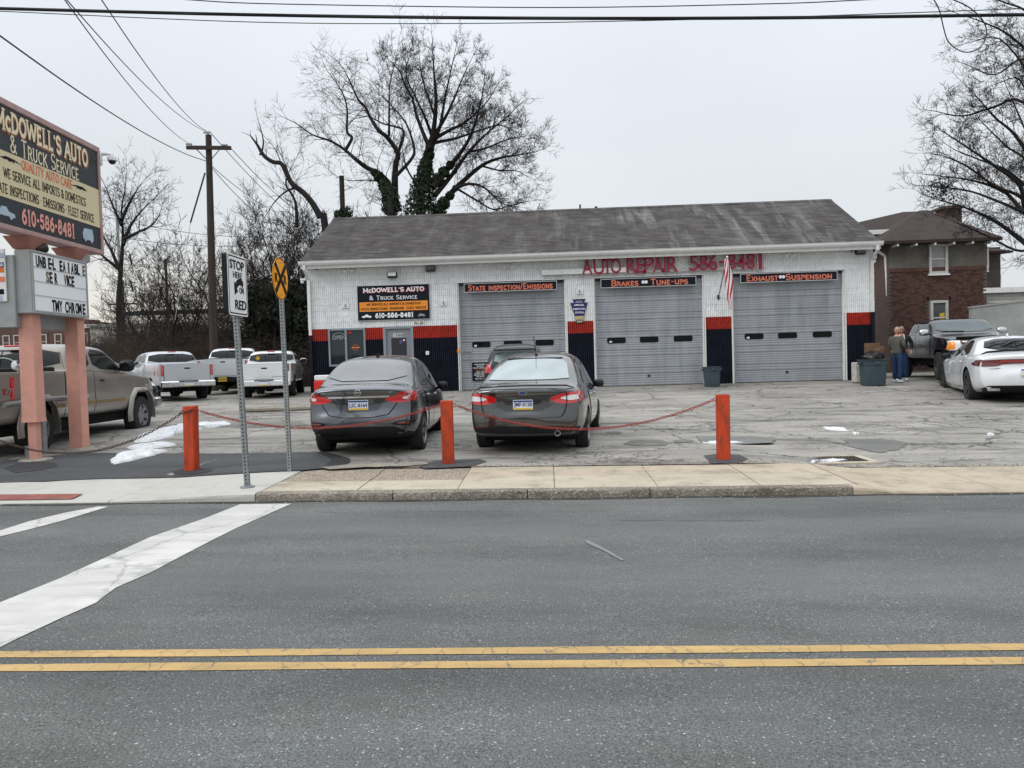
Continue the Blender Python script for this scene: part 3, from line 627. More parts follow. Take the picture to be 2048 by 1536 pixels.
def block_mesh(nr, mt, var):
    k = (nr, mt.name, var)
    if k in blk_cache: return blk_cache[k]
    rnd = random.Random(hash((nr, var)) & 0xffff); mb = MB(); H = CR; g = .005; levels = [g/2, H*.35, H*.7, H-g/2]
    x = g/2; xs = []
    for i in range(nr):
        a = i*RP; x0 = a+(.004 if i else g/2); x1 = a+RP*.30; x2 = a+RP*.74; x3 = (a+RP-(.004 if i < nr-1 else g/2))
        xs += [(x0, .036), (x1, .036), (x1+.010, 0), (x2+.006, 0), (x2+.016, .036)] if i == nr-1 else [(x0, .036), (x1, .036), (x1+.010, 0), (x2+.006, 0)]
    xs[-1] = (nr*RP-g/2, .036)
    n = len(xs)
    for z in levels:
        for (xx, d) in xs: mb.v.append((xx+rnd.uniform(-.002, .002), d+(rnd.uniform(-.004, .007) if d == 0 else rnd.uniform(-.002, .002)), z))
    for j in range(len(levels)-1):
        for i in range(n-1): a = j*n+i; mb.f.append((a, a+1, a+n+1, a+n)); mb.mi.append(0)
    # returns to the joint
    k0 = len(mb.v)
    ring = [i for i in range(n)]+[j*n+n-1 for j in range(1, 4)]+[3*n+i for i in range(n-2, -1, -1)]+[j*n for j in (2, 1)]
    for r in ring: xx, yy, zz = mb.v[r]; mb.v.append((xx, .05, zz))
    for i in range(len(ring)): j = (i+1) % len(ring); mb.f.append((ring[j], ring[i], k0+i, k0+j)); mb.mi.append(0)
    me = mb.mesh('block'); me.materials.append(mt); blk_cache[k] = me; return me
rb = random.Random(11)
sections = [(XL, XR, BZ, BZ+22*CR)]
nblk = 0; spare = []
cand = []
for c in range(22):
    z = BZ+c*CR; zc = z+CR/2
    mt = M_navy if c < 9 else (M_red if c < 11 else M_white)
    cuts = sorted([(a, b) for a, b, z0, z1 in openings if z0 < zc < z1])
    segs = []; x = XL
    for a, b in cuts: segs.append((x, a)); x = b
    segs.append((x, XR))
    for a, b in segs:
        nr = round((b-a)/RP); 
        if nr < 1: continue
        sc = (b-a)/(nr*RP); i = 0; first = 3 if c % 2 else 6
        while i < nr:
            k = min(first if i == 0 else 6, nr-i); cand.append((a+i*RP*sc, z, k, mt, sc)); i += k
cand.sort(key=lambda t: -(t[2]))
full, rest = cand[:300], cand[300:]
for (x, z, k, mt, sc) in full:
    o = link('block', block_mesh(k, mt, rb.randint(0, 3)), None, bld); o.location = (x-bld.location.x, 0+rb.uniform(-.002, .002), z-BZ); o.scale = (sc, 1, 1)
mbs = {}
for (x, z, k, mt, sc) in rest:
    mb = mbs.setdefault(mt.name, (MB(), mt))[0]; me = block_mesh(k, mt, rb.randint(0, 3)); Mx = Matrix.Translation((x, FY, z)) @ Matrix.Diagonal((sc, 1, 1, 1))
    mb.add([Mx @ v.co for v in me.vertices], [tuple(p.vertices) for p in me.polygons])
allb = MB(); mts = []
for i, (nm, (mb, mt)) in enumerate(mbs.items()):
    allb.cur = i; allb.add(mb.v, mb.f); mts.append(mt)
o = B(allb.build('small_block', mts, bld)); o['kind'] = 'stuff'
# wall core behind the blocks (joint depth) with its openings, side walls, rear
M_core = mat('block_joint_white', (.46, .46, .45), .9, var=.2, vs=4); M_coreN = mat('block_joint_navy', (.01, .012, .02), .9); M_coreR = mat('block_joint_red', (.16, .012, .01), .9)
mb = MB()
def wallpiece(x0, x1, z0, z1): 
    for lo, hi, ci in ((BZ, BZ+9*CR, 1), (BZ+9*CR, BZ+11*CR, 2), (BZ+11*CR, BZ+22*CR, 0)):
        a, b = max(lo, z0), min(hi, z1)
        if b > a: mb.cur = ci; mb.box(x0, x1, FY+.046, FY+.2, a, b)
segx = [(XL, WIN[0]), (WIN[1], ENT[0]), (ENT[1], doors_x[0][0]), (doors_x[0][1], doors_x[1][0]), (doors_x[1][1], doors_x[2][0]), (doors_x[2][1], XR)]
for a, b in segx: wallpiece(a, b, BZ, BZ+22*CR)
wallpiece(WIN[0], WIN[1], BZ, WIN[2]); wallpiece(WIN[0], WIN[1], WIN[3], BZ+22*CR); wallpiece(ENT[0], ENT[1], ENT[3], BZ+22*CR)
for a, b in doors_x: wallpiece(a, b, BZ+DH, BZ+22*CR)
for lo, hi, ci in ((BZ-.4, BZ+9*CR, 1), (BZ+9*CR, BZ+11*CR, 2), (BZ+11*CR, BZ+22*CR, 0)):
    mb.cur = ci
    for x0, x1 in ((XL, XL+.2), (XR-.2, XR)): mb.box(x0, x1, FY+.2, 33.8, lo, hi)
mb.cur = 0; mb.box(XL+.2, XR-.2, 33.6, 33.8, BZ, BZ+22*CR)
B(mb.build('wall', [M_core, M_coreN, M_coreR], bld))
# foundation lip and pale sill in front of the doors
M_sill = concrete_mat('door_apron_concrete', (.33, .30, .23), .3, .2)
mb = MB(); mb.box(XL, XR, FY-.25, FY+.5, BZ-.35, BZ-.006); B(mb.build('foundation', M_sill, bld))
mb = MB(); mb.box(D0-.3, XR, FY-.62, FY-.25, BZ-.35, BZ-.025); B(mb.build('door_apron', M_sill, bld))
# gables
M_gable = mat('gable_siding', (.5, .5, .48), .8)
EY0, EY1, RY, EZ, RZ = 25.58, 34.25, 29.9, 5.13, 7.36
mb = MB()
for x0, x1 in ((XL, XL+.2), (XR-.2, XR)):
    mb.add([(x0, FY+.2, BZ+22*CR), (x0, 33.8, BZ+22*CR), (x0, RY, RZ-.12), (x1, FY+.2, BZ+22*CR), (x1, 33.8, BZ+22*CR), (x1, RY, RZ-.12)], [(0, 1, 2), (5, 4, 3), (0, 2, 5, 3), (1, 4, 5, 2), (0, 3, 4, 1)])
B(mb.build('gable', M_gable, bld))
# roof: shingle courses as real steps
def shingle_mat():
    b = NB('grey_shingles'); c = b.co(); 
    tabs = b.n('ShaderNodeTexBrick', {'Vector': b.n('ShaderNodeVectorMath', {0: c, 1: (1, 1, 1)}, operation='MULTIPLY').outputs[0], 'Scale': 1.0, 'Color1': (.62, .62, .62, 1), 'Color2': (1.25, 1.25, 1.25, 1), 'Mortar': (.5, .5, .5, 1), 'Mortar Size': .004, 'Brick Width': .31, 'Row Height': .1232})
    cx = b.n('ShaderNodeSeparateXYZ', {0: c}); 
    base = b.mix(b.rng(b.noise(2.2, 5, .6, b.co((1, .35, 1))), .3, .7), (.070, .064, .062), (.040, .036, .036))
    # pale run-off streaks that follow the slope, stronger toward the right half
    st = b.noise(2.6, 5, .6, b.co((1.0, .10, .10), loc=(4, 0, 0)), .6); zone = b.rng(cx.outputs[0], -3, 6, .25, 1)
    lowend = b.noise(.7, 3, .5, b.co((1, .6, .6), loc=(1, 5, 0)))
    k = b.math('MULTIPLY', b.math('MULTIPLY', b.rng(st, .52, .70, 0, 1), zone), b.rng(lowend, .35, .6, .15, 1)); base = b.mix(b.math('MULTIPLY', k, .75), base, (.20, .194, .188))
    pat = b.noise(1.2, 4, .6, b.co((.7, .7, .7), loc=(9, 9, 9))); base = b.mix(b.rng(pat, .52, .68, 0, .5), base, (.11, .105, .104))
    rowz = b.n('ShaderNodeTexNoise', {'Vector': b.co((.6, 14, 14)), 'Scale': 1.0, 'Detail': 2.0}).outputs[0]
    base = b.n('ShaderNodeVectorMath', {0: base, 'Scale': b.rng(rowz, .3, .7, .78, 1.22)}, operation='SCALE').outputs[0]
    base = b._mix(.55, base, tabs.outputs[0], 'MULTIPLY'); base = b.n('ShaderNodeVectorMath', {0: base, 'Scale': 1.35}, operation='SCALE').outputs[0]
    f = b.noise(80, 3, .7, c); b.set(Base_Color=base, Roughness=.92, Specular_IOR_Level=.25); b.bump(f, .5, .006); return b.m
M_shin = shingle_mat()
roof = B(link('roof', None, None, bld))
N = 33; mb = MB(); RX0, RX1 = XL-.04, XR+.06
for side in (0, 1):
    y0, y1 = (EY0, RY) if side == 0 else (EY1, RY)
    for i in range(N):
        ya, yb = y0+(y1-y0)*i/N, y0+(y1-y0)*(i+1)/N; za, zb_ = EZ+(RZ-EZ)*i/N, EZ+(RZ-EZ)*(i+1)/N; t = .010
        q = [(RX0, ya, za), (RX1, ya, za), (RX1, ya, za+t), (RX0, ya, za+t), (RX0, yb, zb_+.001), (RX1, yb, zb_+.001)]
        mb.add(q, [(0, 1, 2, 3), (3, 2, 5, 4)] if side == 0 else [(1, 0, 3, 2), (2, 3, 4, 5)])
mb.build('shingle_course', M_shin, roof)['kind'] = 'stuff'
mb = MB(); mb.add([(RX0, EY0, EZ-.002), (RX1, EY0, EZ-.002), (RX1, RY, RZ-.002), (RX0, RY, RZ-.002), (RX0, EY1, EZ-.002), (RX1, EY1, EZ-.002), (RX0, EY0+.08, EZ-.06), (RX1, EY0+.08, EZ-.06), (RX1, RY, RZ-.1), (RX0, RY, RZ-.1), (RX0, EY1-.08, EZ-.06), (RX1, EY1-.08, EZ-.06)],
    [(6, 9, 8, 7), (9, 10, 11, 8), (0, 6, 7, 1), (0, 3, 9, 6), (3, 4, 10, 9), (1, 7, 8, 2), (2, 8, 11, 5), (4, 5, 11, 10)]); mb.build('roof_deck', M_trim, roof)
mb = MB(); mb.prism([(-.16, -.075), (0, .02), (.16, -.075), (.15, -.09), (0, 0.005), (-.15, -.09)], RX0, RX1, Matrix(((0, 1, 0, 0), (1, 0, 0, RY), (0, 0, 1, RZ+.012), (0, 0, 0, 1)))); mb.build('ridge_cap', M_shin, roof)
# gutter + fascia + soffit
mb = MB(); mb.box(RX0, RX1, EY0+.10, FY+.03, EZ-.12, EZ-.10); B(mb.build('soffit', M_trim, bld))
mb = MB(); mb.box(RX0-.01, RX1+.01, EY0+.06, EY0+.10, EZ-.235, EZ-.03); B(mb.build('fascia', M_trim, bld))
mb = MB(); pr = [(0.058, -.13), (-.03, -.13), (-.045, -.10), (-.075, -.075), (-.085, -.035), (-.085, -.004), (-.095, -.004), (-.097, .006), (-.078, .006), (-.076, -.07), (-.04, -.12), (.058, -.12)]
mb.prism(pr, RX0-.05, RX1+.05, Matrix(((0, 1, 0, 0), (1, 0, 0, EY0), (0, 0, 1, EZ), (0, 0, 0, 1)))); B(mb.build('gutter', M_trim, bld))
def downspout(x, z1, red=True):
    mb = MB(); w = .045
    def seg(a, b, wx=.045, wy=.035):
        a, b = Vector(a), Vector(b); mb.add([a+Vector((-wx, -wy, 0)), a+Vector((wx, -wy, 0)), a+Vector((wx, wy, 0)), a+Vector((-wx, wy, 0)), b+Vector((-wx, -wy, 0)), b+Vector((wx, -wy, 0)), b+Vector((wx, wy, 0)), b+Vector((-wx, wy, 0))], [(0, 1, 2, 3), (4, 7, 6, 5), (0, 4, 5, 1), (1, 5, 6, 2), (2, 6, 7, 3), (3, 7, 4, 0)])
    seg((x, EY0-.03, EZ-.13), (x, EY0-.02, EZ-.28)); seg((x, EY0-.02, EZ-.28), (x, FY-.06, EZ-.56)); seg((x, FY-.06, EZ-.56), (x, FY-.06, z1))
    for z in (EZ-.9, (EZ+z1)/2, z1+.3): mb.box(x-.055, x+.055, FY-.1, FY-.004, z, z+.03)
    B(mb.build('downspout', M_trim, bld))
downspout(XL+.10, BZ+10*CR); downspout(XR-.07, BZ+11*CR)
for x in (XL+.10, XR-.07):
    mb = MB(); mb.box(x-.05, x+.05, FY-.10, FY-.01, BZ+.05, BZ+11*CR-(.21 if x < 0 else 0)); mb.cur = 0; B(mb.build('downspout', M_navy, bld))
# low rear roof edge and vent pipes seen past the ridge
M_dark = mat('dark_metal', (.04, .04, .042), .6, .3)
mb = MB(); mb.box(1.2, 5.2, RY+.6, 33.5, RZ-1.6, RZ+.06); B(mb.build('rear_roof_curb', M_dark, bld))
for px, py, h in ((1160, 409, .28), (1192, 413, .2)):
    p = atY(px, py, RY+.9); mb = MB(); mb.tube([(p.x, p.y, p.z-1.0), (p.x, p.y, p.z)], .035 if h > .25 else .055, 10); B(mb.build('vent_pipe', M_dark, bld))
# ---- bay doors
def door_mat():
    b = NB('galvanised_door'); c = b.co(); st = b.noise(2.5, 5, .6, b.co((1.6, 1, .25))); bl = b.noise(.8, 4, .6)
    k = b.mix(b.rng(st, .32, .7), (.235, .25, .275), (.35, .365, .385)); k = b.mix(b.rng(bl, .45, .7, 0, .5), k, (.38, .39, .41)); k = b.mix(b.rng(b.noise(5, 6, .7, b.co((.3, 1, 2.5))), .56, .75, 0, .35), k, (.12, .125, .13))
    b.set(Base_Color=k, Metallic=.25, Roughness=b.rng(st, .3, .7, .45, .6)); return b.m
M_door = door_mat(); M_glassD = glass_mat('dark_door_glass', (.003, .003, .004), .05, .15, 0); M_gask = mat('black_rubber', (.006, .006, .006), .6, spec=.12)
M_paper = mat('white_paper', (.75, .75, .74), .7, var=.05)
def rrect(w, h, r, n=4):
    P = []
    for cx, cz, a0 in ((w/2-r, h/2-r, 0), (-w/2+r, h/2-r, 90), (-w/2+r, -h/2+r, 180), (w/2-r, -h/2+r, 270)):
        for i in range(n+1): a = R_(a0+90*i/n); P.append((cx+r*math.cos(a), cz+r*math.sin(a)))
    return P
SEC = DH/6
def panel_mesh(w):
    """one ribbed steel section: joint shadow, one deep groove at a third, shallow ribs"""
    pts = [(0.012, 0), (.0, .006)]; z = .006
    def ribs(z0, z1, n):
        s_ = (z1-z0)/n
        for i in range(n): a = z0+i*s_; pts.extend([(0, a+s_*.10), (-.006, a+s_*.3), (-.006, a+s_*.75), (0, a+s_*.92)])
    g = SEC*.66; ribs(.008, g-.006, 5); pts.extend([(.0, g-.006), (.024, g-.002), (.024, g+.008), (0, g+.012)]); ribs(g+.012, SEC-.008, 2); pts.extend([(0, SEC-.008), (.03, SEC-.004), (.03, SEC)])
    mb = MB(); n = len(pts)
    for x in (0, w):
        for y, z in pts: mb.v.append((x, y, z))
    for i in range(n-1): mb.f.append((i, i+n, i+n+1, i+1)); mb.mi.append(0)
    mb.add([(0, .05, 0), (w, .05, 0), (w, .05, SEC), (0, .05, SEC)], [(0, 3, 2, 1)]); return mb.mesh('door_panel')
for di, (a, b_) in enumerate(doors_x):
    w = b_-a; y = FY+.17
    gd = link('garage_door', None, None, bld); gd.location = (a-bld.location.x, y-FY, 0)
    gd['label'] = ('left bay door behind the parked sedan', 'middle bay door under the brakes sign', 'right bay door under the exhaust sign')[di]
    me = panel_mesh(w); me.materials.append(M_door)
    for s_ in range(6):
        p = link('door_panel', me, None, gd); p.location = (0, 0, s_*SEC)
    if di: cx_ = [.20, .50, .81]
    else: cx_ = [.205, .50, .795]
    for k, u in enumerate(cx_):
        mb = MB(); W_, H_ = .62, .19; zc = 2.55*SEC; rim = rrect(W_, H_, .05); inn = rrect(W_-.05, H_-.05, .035)
        n = len(rim); vs = [(x+u*w, -.022, z+zc) for x, z in rim]+[(x+u*w, -.022, z+zc) for x, z in inn]+[(x+u*w, -.004, z+zc) for x, z in rim]+[(x+u*w, -.012, z+zc) for x, z in inn]
        mb.add(vs, [(i, (i+1) % n, n+(i+1) % n, n+i) for i in range(n)]+[(2*n+i, 2*n+(i+1) % n, (i+1) % n, i) for i in range(n)]+[(n+i, n+(i+1) % n, 3*n+(i+1) % n, 3*n+i) for i in range(n)])
        fr = mb.build('window_frame', M_gask, gd)
        mb = MB(); mb.add([(x+u*w, -.0125, z+zc) for x, z in inn], [tuple(range(n))]); mb.build('window_pane', M_glassD, gd)
        if k == 0: mb = MB(); mb.box(u*w-.24, u*w-.15, -.0145, -.013, zc-.07, zc-.015); mb.build('sticker', M_paper, gd)
    if di: mb = MB(); mb.lathe([(0, .022), (.035, .022), (.045, .012), (.05, 0)], 14, Matrix.Translation((w*.49, -.008, SEC*.54)) @ Matrix.Rotation(R_(90), 4, 'X')); mb.build('lock', M_dark, gd)
    mb = MB(); mb.box(.02, w-.02, -.012, .03, -.012, .014); mb.build('bottom_seal', M_gask, gd)
    # jambs, stops, head and track shadow gap
    for x0, x1 in ((a-.002, a+.045), (b_-.045, b_+.002)): mb = MB(); mb.box(x0, x1, FY+.055, FY+.17, BZ, BZ+DH); B(mb.build('door_stop', M_trim, bld))
    mb = MB(); mb.box(a, b_, FY+.10, FY+.165, BZ+DH-.09, BZ+DH); B(mb.build('door_head', M_dark, bld))
    mb = MB(); mb.box(a-.03, b_+.03, FY-.012, FY+.16, BZ+DH-.004, BZ+DH+.03); B(mb.build('lintel', M_trim, bld))
    for x0, x1 in ((a-.035, a-.004), (b_+.004, b_+.035)): mb = MB(); mb.box(x0, x1, FY-.012, FY+.035, BZ, BZ+DH-.006); B(mb.build('corner_guard', M_trim, bld))
mb = MB(); mb.box(-20, 20, 0, 0, 0, 0)
# small things on the left bay door: notice board, mail slot, orange tag
g0_ = bld.location
def onF(px, py, off=0.0): p = atY(px, py, FY+off); return Vector((p.x, FY+off, p.z))
# ---- entry door and window
M_grey = mat('grey_door_paint', (.22, .24, .26), .5, var=.06, dirt=((.15, .16, .17), .4)); M_alu = mat('grey_window_frame', (.27, .30, .33), .4, .4, var=.06)
ed = B(link('entry_door', None, None, bld)); x0, x1, z0, z1 = ENT
mb = MB(); f = .085
mb.box(x0-.002, x0+f, FY-.008, FY+.15, z0, z1-.002); mb.box(x1-f, x1+.002, FY-.008, FY+.15, z0, z1-.002); mb.box(x0+f, x1-f, FY-.008, FY+.15, z1-f, z1-.002); mb.build('door_frame', M_alu, ed)
gx0, gx1, gz0, gz1 = x0+.26, x1-.24, z0+.35, z1-.40
mb = MB(); Yd = FY+.05
for (a, b, c, d) in ((x0+f, gx0, z0, z1-f), (gx1, x1-f, z0, z1-f), (gx0, gx1, z0, gz0), (gx0, gx1, gz1, z1-f)): mb.box(a, b, Yd, Yd+.05, c+.002, d-.002)
mb.build('door_leaf', M_grey, ed)
mb = MB(); mb.box(gx0, gx1, Yd+.012, Yd+.03, gz0, gz1); mb.build('door_pane', glass_mat('black_glass', (.008, .009, .014)), ed)
mb = MB(); mb.tube([(x0+.13, Yd, z0+1.0), (x0+.13, Yd-.05, z0+1.0), (x0+.22, Yd-.05, z0+1.0)], .012, 8); mb.lathe([(0, .03), (.03, .02), (.035, 0)], 12, Matrix.Translation((x0+.13, Yd, z0+1.0)) @ Matrix.Rotation(R_(90), 4, 'X')); mb.build('door_handle', M_alu, ed)
M_blackp = mat('black_print', (.006, .006, .007), .6, var=.05, spec=.15)
def plate(mb, cx, cz, w, h, y): mb.box(cx-w/2, cx+w/2, y, y+.004, cz-h/2, cz+h/2)
mb = MB(); cxn = (x0+x1)/2-.02; zn = gz1+.10
for i in range(4): plate(mb, cxn+(i-1.5)*.079, zn, .074, .115, Yd-.005)
B(mb.build('number_plate', M_paper, bld))
for i, ch in enumerate('1000'): B(text(ch, .13, (cxn+(i-1.5)*.079, Yd-.008, zn), M_blackp, bld, bold=.02))
mb = MB(); mb.add([((gx0+gx1)/2+.06+.05*math.cos(a), Yd+.008, gz1-.12+.06*math.sin(a)*(1 if a < 3.2 else 1.5)) for a in [i*.5236 for i in range(12)]], [tuple(range(12))]); mb.build('sticker', mat('purple_sticker', (.10, .07, .25), .5), ed)
mb = MB(); plate(mb, gx1-.09, gz1-.08, .07, .05, Yd+.006); mb.build('sticker', M_paper, ed)
# window
wd = B(link('shop_window', None, None, bld)); x0, x1, z0, z1 = WIN; z1 -= .0
mb = MB(); f = .06; mx_ = x0+(x1-x0)*.475
for (a, b, c, d) in ((x0, x0+f, z0, z1), (x1-f, x1, z0, z1), (x0+f, x1-f, z1-f, z1), (x0+f, x1-f, z0, z0+f), (mx_-.035, mx_+.035, z0+f, z1-f)): mb.box(a+.001, b-.001, FY-.006, FY+.12, c+.001, d-.001)
mb.build('window_frame', M_alu, wd)
M_winG = glass_mat('window_glass', (.010, .019, .024), .04)
for a, b in ((x0+f, mx_-.035), (mx_+.035, x1-f)): mb = MB(); mb.box(a, b, FY+.05, FY+.06, z0+f, z1-f); mb.build('window_pane', M_winG, wd)
M_neon = mat('unlit_neon_tube', (.45, .5, .48), .3); M_org = mat('orange_print', (.62, .16, .03), .5, var=.04); M_redp = mat('red_print', (.5, .02, .03), .5, var=.04)
o = text('OPEN', .2, ((x0+f+mx_)/2+.02, FY+.045, z1-.30), M_neon, wd, bold=-.012, width=.44); o.name = 'neon_letters'
mb = MB(); mb.tube([((x0+f+mx_)/2+.02+.25*math.cos(R_(a)), FY+.044, z1-.34+.20*math.sin(R_(a))) for a in range(20, 160, 14)], .006, 6); mb.build('neon_tube', M_neon, wd)
mb = MB(); plate(mb, mx_+.12, z1-.14, .13, .07, FY+.042); mb.build('sticker', M_redp, wd)
mb = MB(); c = ((mx_+x1)/2-.02, z1-.66); P = [(c[0]+.10*math.cos(a), FY+.046, c[1]+.10*math.sin(a)) for a in [i*.4 for i in range(17)]]; mb.tube(P, .006, 6); mb.box(c[0]-.14, c[0]+.14, FY+.040, FY+.044, c[1]-.022, c[1]+.022); mb.build('sticker', M_org, wd)
# ============================================================ SIGNS ON THE WALL
M_signblk = mat('black_sign_panel', (.005, .007, .014), .5, var=.1, spec=.2); M_silver = mat('silver_sign_edge', (.55, .56, .57), .35, .6); M_signorg = mat('orange_sign_band', (.80, .27, .035), .5, var=.04)
M_wp = mat('white_print', (.85, .85, .86), .5, var=.03); M_salmon = mat('coral_print', (.72, .20, .12), .5, var=.05); M_redo = mat('red_outline_print', (.45, .05, .03), .5, var=.05)
tl, br = onF(714, 571), onF(861, 638); cx, cz = (tl.x+br.x)/2, (tl.z+br.z)/2-.01; w, h = 2.46, 1.17
s1 = thing('wall_sign', 'black wall signboard with orange band and white lettering left of the bay doors', 'sign', (cx, FY-.03, cz-h/2))
mb = MB(); mb.bbox(-w/2, w/2, -.012, .03, 0, h, .004); mb.build('board', M_signblk, s1)
mb = MB()
for a in ((-w/2-.012, w/2+.012, -.012, .0), (-w/2-.012, w/2+.012, h, h+.012), (-w/2-.012, -w/2, 0, h), (w/2, w/2+.012, 0, h)): mb.box(a[0], a[1], -.016, .028, a[2], a[3])
mb.build('edge_trim', M_silver, s1)
mb = MB(); mb.box(-w/2+.06, w/2-.06, -.016, -.012, .30, .62); mb.build('orange_band', M_signorg, s1)
def lines(parent, y, specs):
    for sp in specs:
        kind, txt, size, x, z, m, wd_ = sp[:7]; kw = sp[7] if len(sp) > 7 else {}
        if kind == 's': stroke_text(txt, size, (x, y, z), m, parent, width=wd_, **kw)
        else: text(txt, size, (x, y, z), m, parent, width=wd_, **kw)
lines(s1, -.018, [('s', "MccDOWELL'S AUTO".replace('cc', 'c'), .17, .03, 1.01, M_redo, 2.12, dict(weight=.30, serif=.12)),
    ('s', "&TRUCK SERVICE".replace('TRUCK', ' Truck').replace('SERVICE', 'Service'), .15, 0, .76, M_wp, 1.66, dict(weight=.13, serif=.06, contrast=.8)),
    ('s', 'WE SERVICE ALL IMPORTS & DOMESTICS', .078, 0, .535, M_blackp, 1.86, dict(weight=.19, serif=.05)), ('s', 'STATE INSPECTIONS * EMISSIONS * FLEET SERVICE', .078, 0, .385, M_blackp, 2.24, dict(weight=.19, serif=.05)),
    ('s', '610-586-8481', .17, .02, .155, M_wp, 1.32, dict(weight=.24, serif=.1))])
stroke_text("McDOWELL'S AUTO", .155, (.02, -.023, 1.018), M_wp, s1, width=2.10, weight=.2, serif=.10)
# small car and motorcycle pictures on the board
def pic_car(par, cx, cz, s, m, y=-.02):
    P = [(-1, .05), (-.95, .28), (-.45, .34), (-.25, .58), (.2, .6), (.4, .36), (.95, .28), (1, .05)]; mb = MB(); mb.prism([(cx+a*s, cz+b*s) for a, b in P], y-.003, y)
    for wx in (-.6, .6): mb.prism([(cx+(wx+.16*math.cos(t))*s, cz+(.05+.16*math.sin(t))*s) for t in [i*.7 for i in range(9)]], y-.005, y-.001)
    mb.build('car_picture', m, par)
def pic_bike(par, cx, cz, s, m, y=-.02):
    mb = MB()
    for wx in (-.65, .65): mb.tube([(cx+(wx+.3*math.cos(t))*s, y, cz+(.2+.3*math.sin(t))*s) for t in [i*.6 for i in range(12)]], .05*s, 5)
    mb.tube([(cx-.65*s, y, cz+.2*s), (cx-.1*s, y, cz+.55*s), (cx+.6*s, y, cz+.55*s), (cx+.65*s, y, cz+.2*s)], .07*s, 5); mb.tube([(cx-.65*s, y, cz+.2*s), (cx-.3*s, y, cz+.95*s)], .06*s, 5); mb.prism([(cx+a*s, cz+b*s) for a, b in ((-.2, .15), (.3, .15), (.25, .5), (-.2, .5))], y-.003, y+.003)
    mb.build('motorcycle_picture', m, par)
M_picg = mat('grey_print', (.5, .52, .55), .5)
pic_car(s1, -.93, .10, .17, M_wp); pic_bike(s1, .95, .09, .12, M_picg)
# three hanging bay signs
def wrench(par, cx, z, s, m):
    mb = MB(); mb.box(cx-s, cx+s, -.022, -.018, z-.022, z+.022)
    for d in (-1, 1):
        P = [(cx+d*(s+.0)+.055*math.cos(a), z+.055*math.sin(a)) for a in [i*.5236 for i in range(12)]]; mb.prism(P, -.0225, -.0182)
    mb.build('wrench_picture', m, par)
for (p0, p1, txts, lab) in (((928, 576), (1114, 571), [('State inspection/Emissions', 0, 2.86)], 'hanging black sign over the left bay door about inspection and emissions'),
                      ((1201, 567), (1392, 562), [('Brakes', -.78, .92), ('Tune-ups', .70, 1.25)], 'hanging black sign over the middle bay door about brakes and tune-ups'),
                      ((1480, 557), (1674, 551), [('Exhaust', -.86, 1.06), ('Suspension', .66, 1.52)], 'hanging black sign over the right bay door about exhaust and suspension')):
    a, b = onF(*p0), onF(*p1); w = b.x-a.x; h = .305; cz = (a.z+b.z)/2
    s = thing('hanging_sign', lab, 'sign', ((a.x+b.x)/2, FY-.02, cz-h/2), group='hanging signs over the bay doors')
    mb = MB(); mb.box(-w/2+.02, w/2-.02, -.014, .03, .02, h-.02); mb.build('board', M_signblk, s)
    mb = MB()
    for q in ((-w/2, w/2, 0, .02), (-w/2, w/2, h-.02, h), (-w/2, -w/2+.02, .02, h-.02), (w/2-.02, w/2, .02, h-.02)): mb.box(q[0], q[1], -.024, .034, q[2], q[3])
    mb.build('frame', M_silver, s)
    mb = MB()
    for x in (-w*.36, w*.36): mb.box(x-.008, x+.008, 0, .012, h, h+.13)
    mb.build('hanger', M_silver, s)
    for t, x, tw in txts:
        mb0 = stroke_text(t, .215, (x, -.019, h/2), M_salmon, s, width=tw, weight=.17, serif=.02)
    if len(txts) > 1: wrench(s, -.12 if 'Brakes' in txts[0][0] else -.22, h/2+.01, .05, M_wp)
# raised channel letters on their rails
chs = thing('channel_letters', 'raised dark red letters and digits on white rails along the top of the wall', 'sign', (onF(1340, 530).x, FY-.05, onF(1340, 530).z))
M_chan = mat('faded_red_letter_face', (.29, .022, .055), .55, var=.18, vs=5); M_chanb = mat('pale_letter_rim', (.50, .46, .44), .6)
ra, rb_ = onF(1084, 545), onF(1184, 543)
mb = MB(); L0 = chs.location; zr1 = ra.z-L0.z
mb.box(ra.x-L0.x, onF(1252, 540).x-L0.x, -.10, .0, zr1-.10, zr1+.06); mb.build('rail', M_trim, chs)
mb = MB()
for i in range(6): x = ra.x-L0.x+.12+i*.27; mb.lathe([(0, .004), (.012, .004), (.012, 0)], 8, Matrix.Translation((x, -.10, zr1-.02+(.015 if i % 2 else 0))) @ Matrix.Rotation(R_(90), 4, 'X'))
mb.build('bolt_hole', M_blackp, chs)
mb = MB(); q = onF(1378, 549), onF(1528, 541); mb.box(onF(1252, 545).x-L0.x, q[1].x-L0.x, -.035, .0, zr1-.13, zr1-.05); mb.build('rail', M_chanb, chs)
letters = [('A', 1174, 535), ('U', 1197, 534.5), ('T', 1214, 533.5), ('O', 1231, 533), ('R', 1262, 531), ('E', 1280, 531), ('P', 1297, 530.5), ('A', 1315, 529.5), ('I', 1328, 529.5), ('R', 1343.5, 529), ('5', 1386, 527), ('8', 1405, 526), ('6', 1424, 526), ('-', 1442.5, 525), ('8', 1461, 524), ('4', 1480, 524), ('8', 1499, 523), ('1', 1518, 523)]
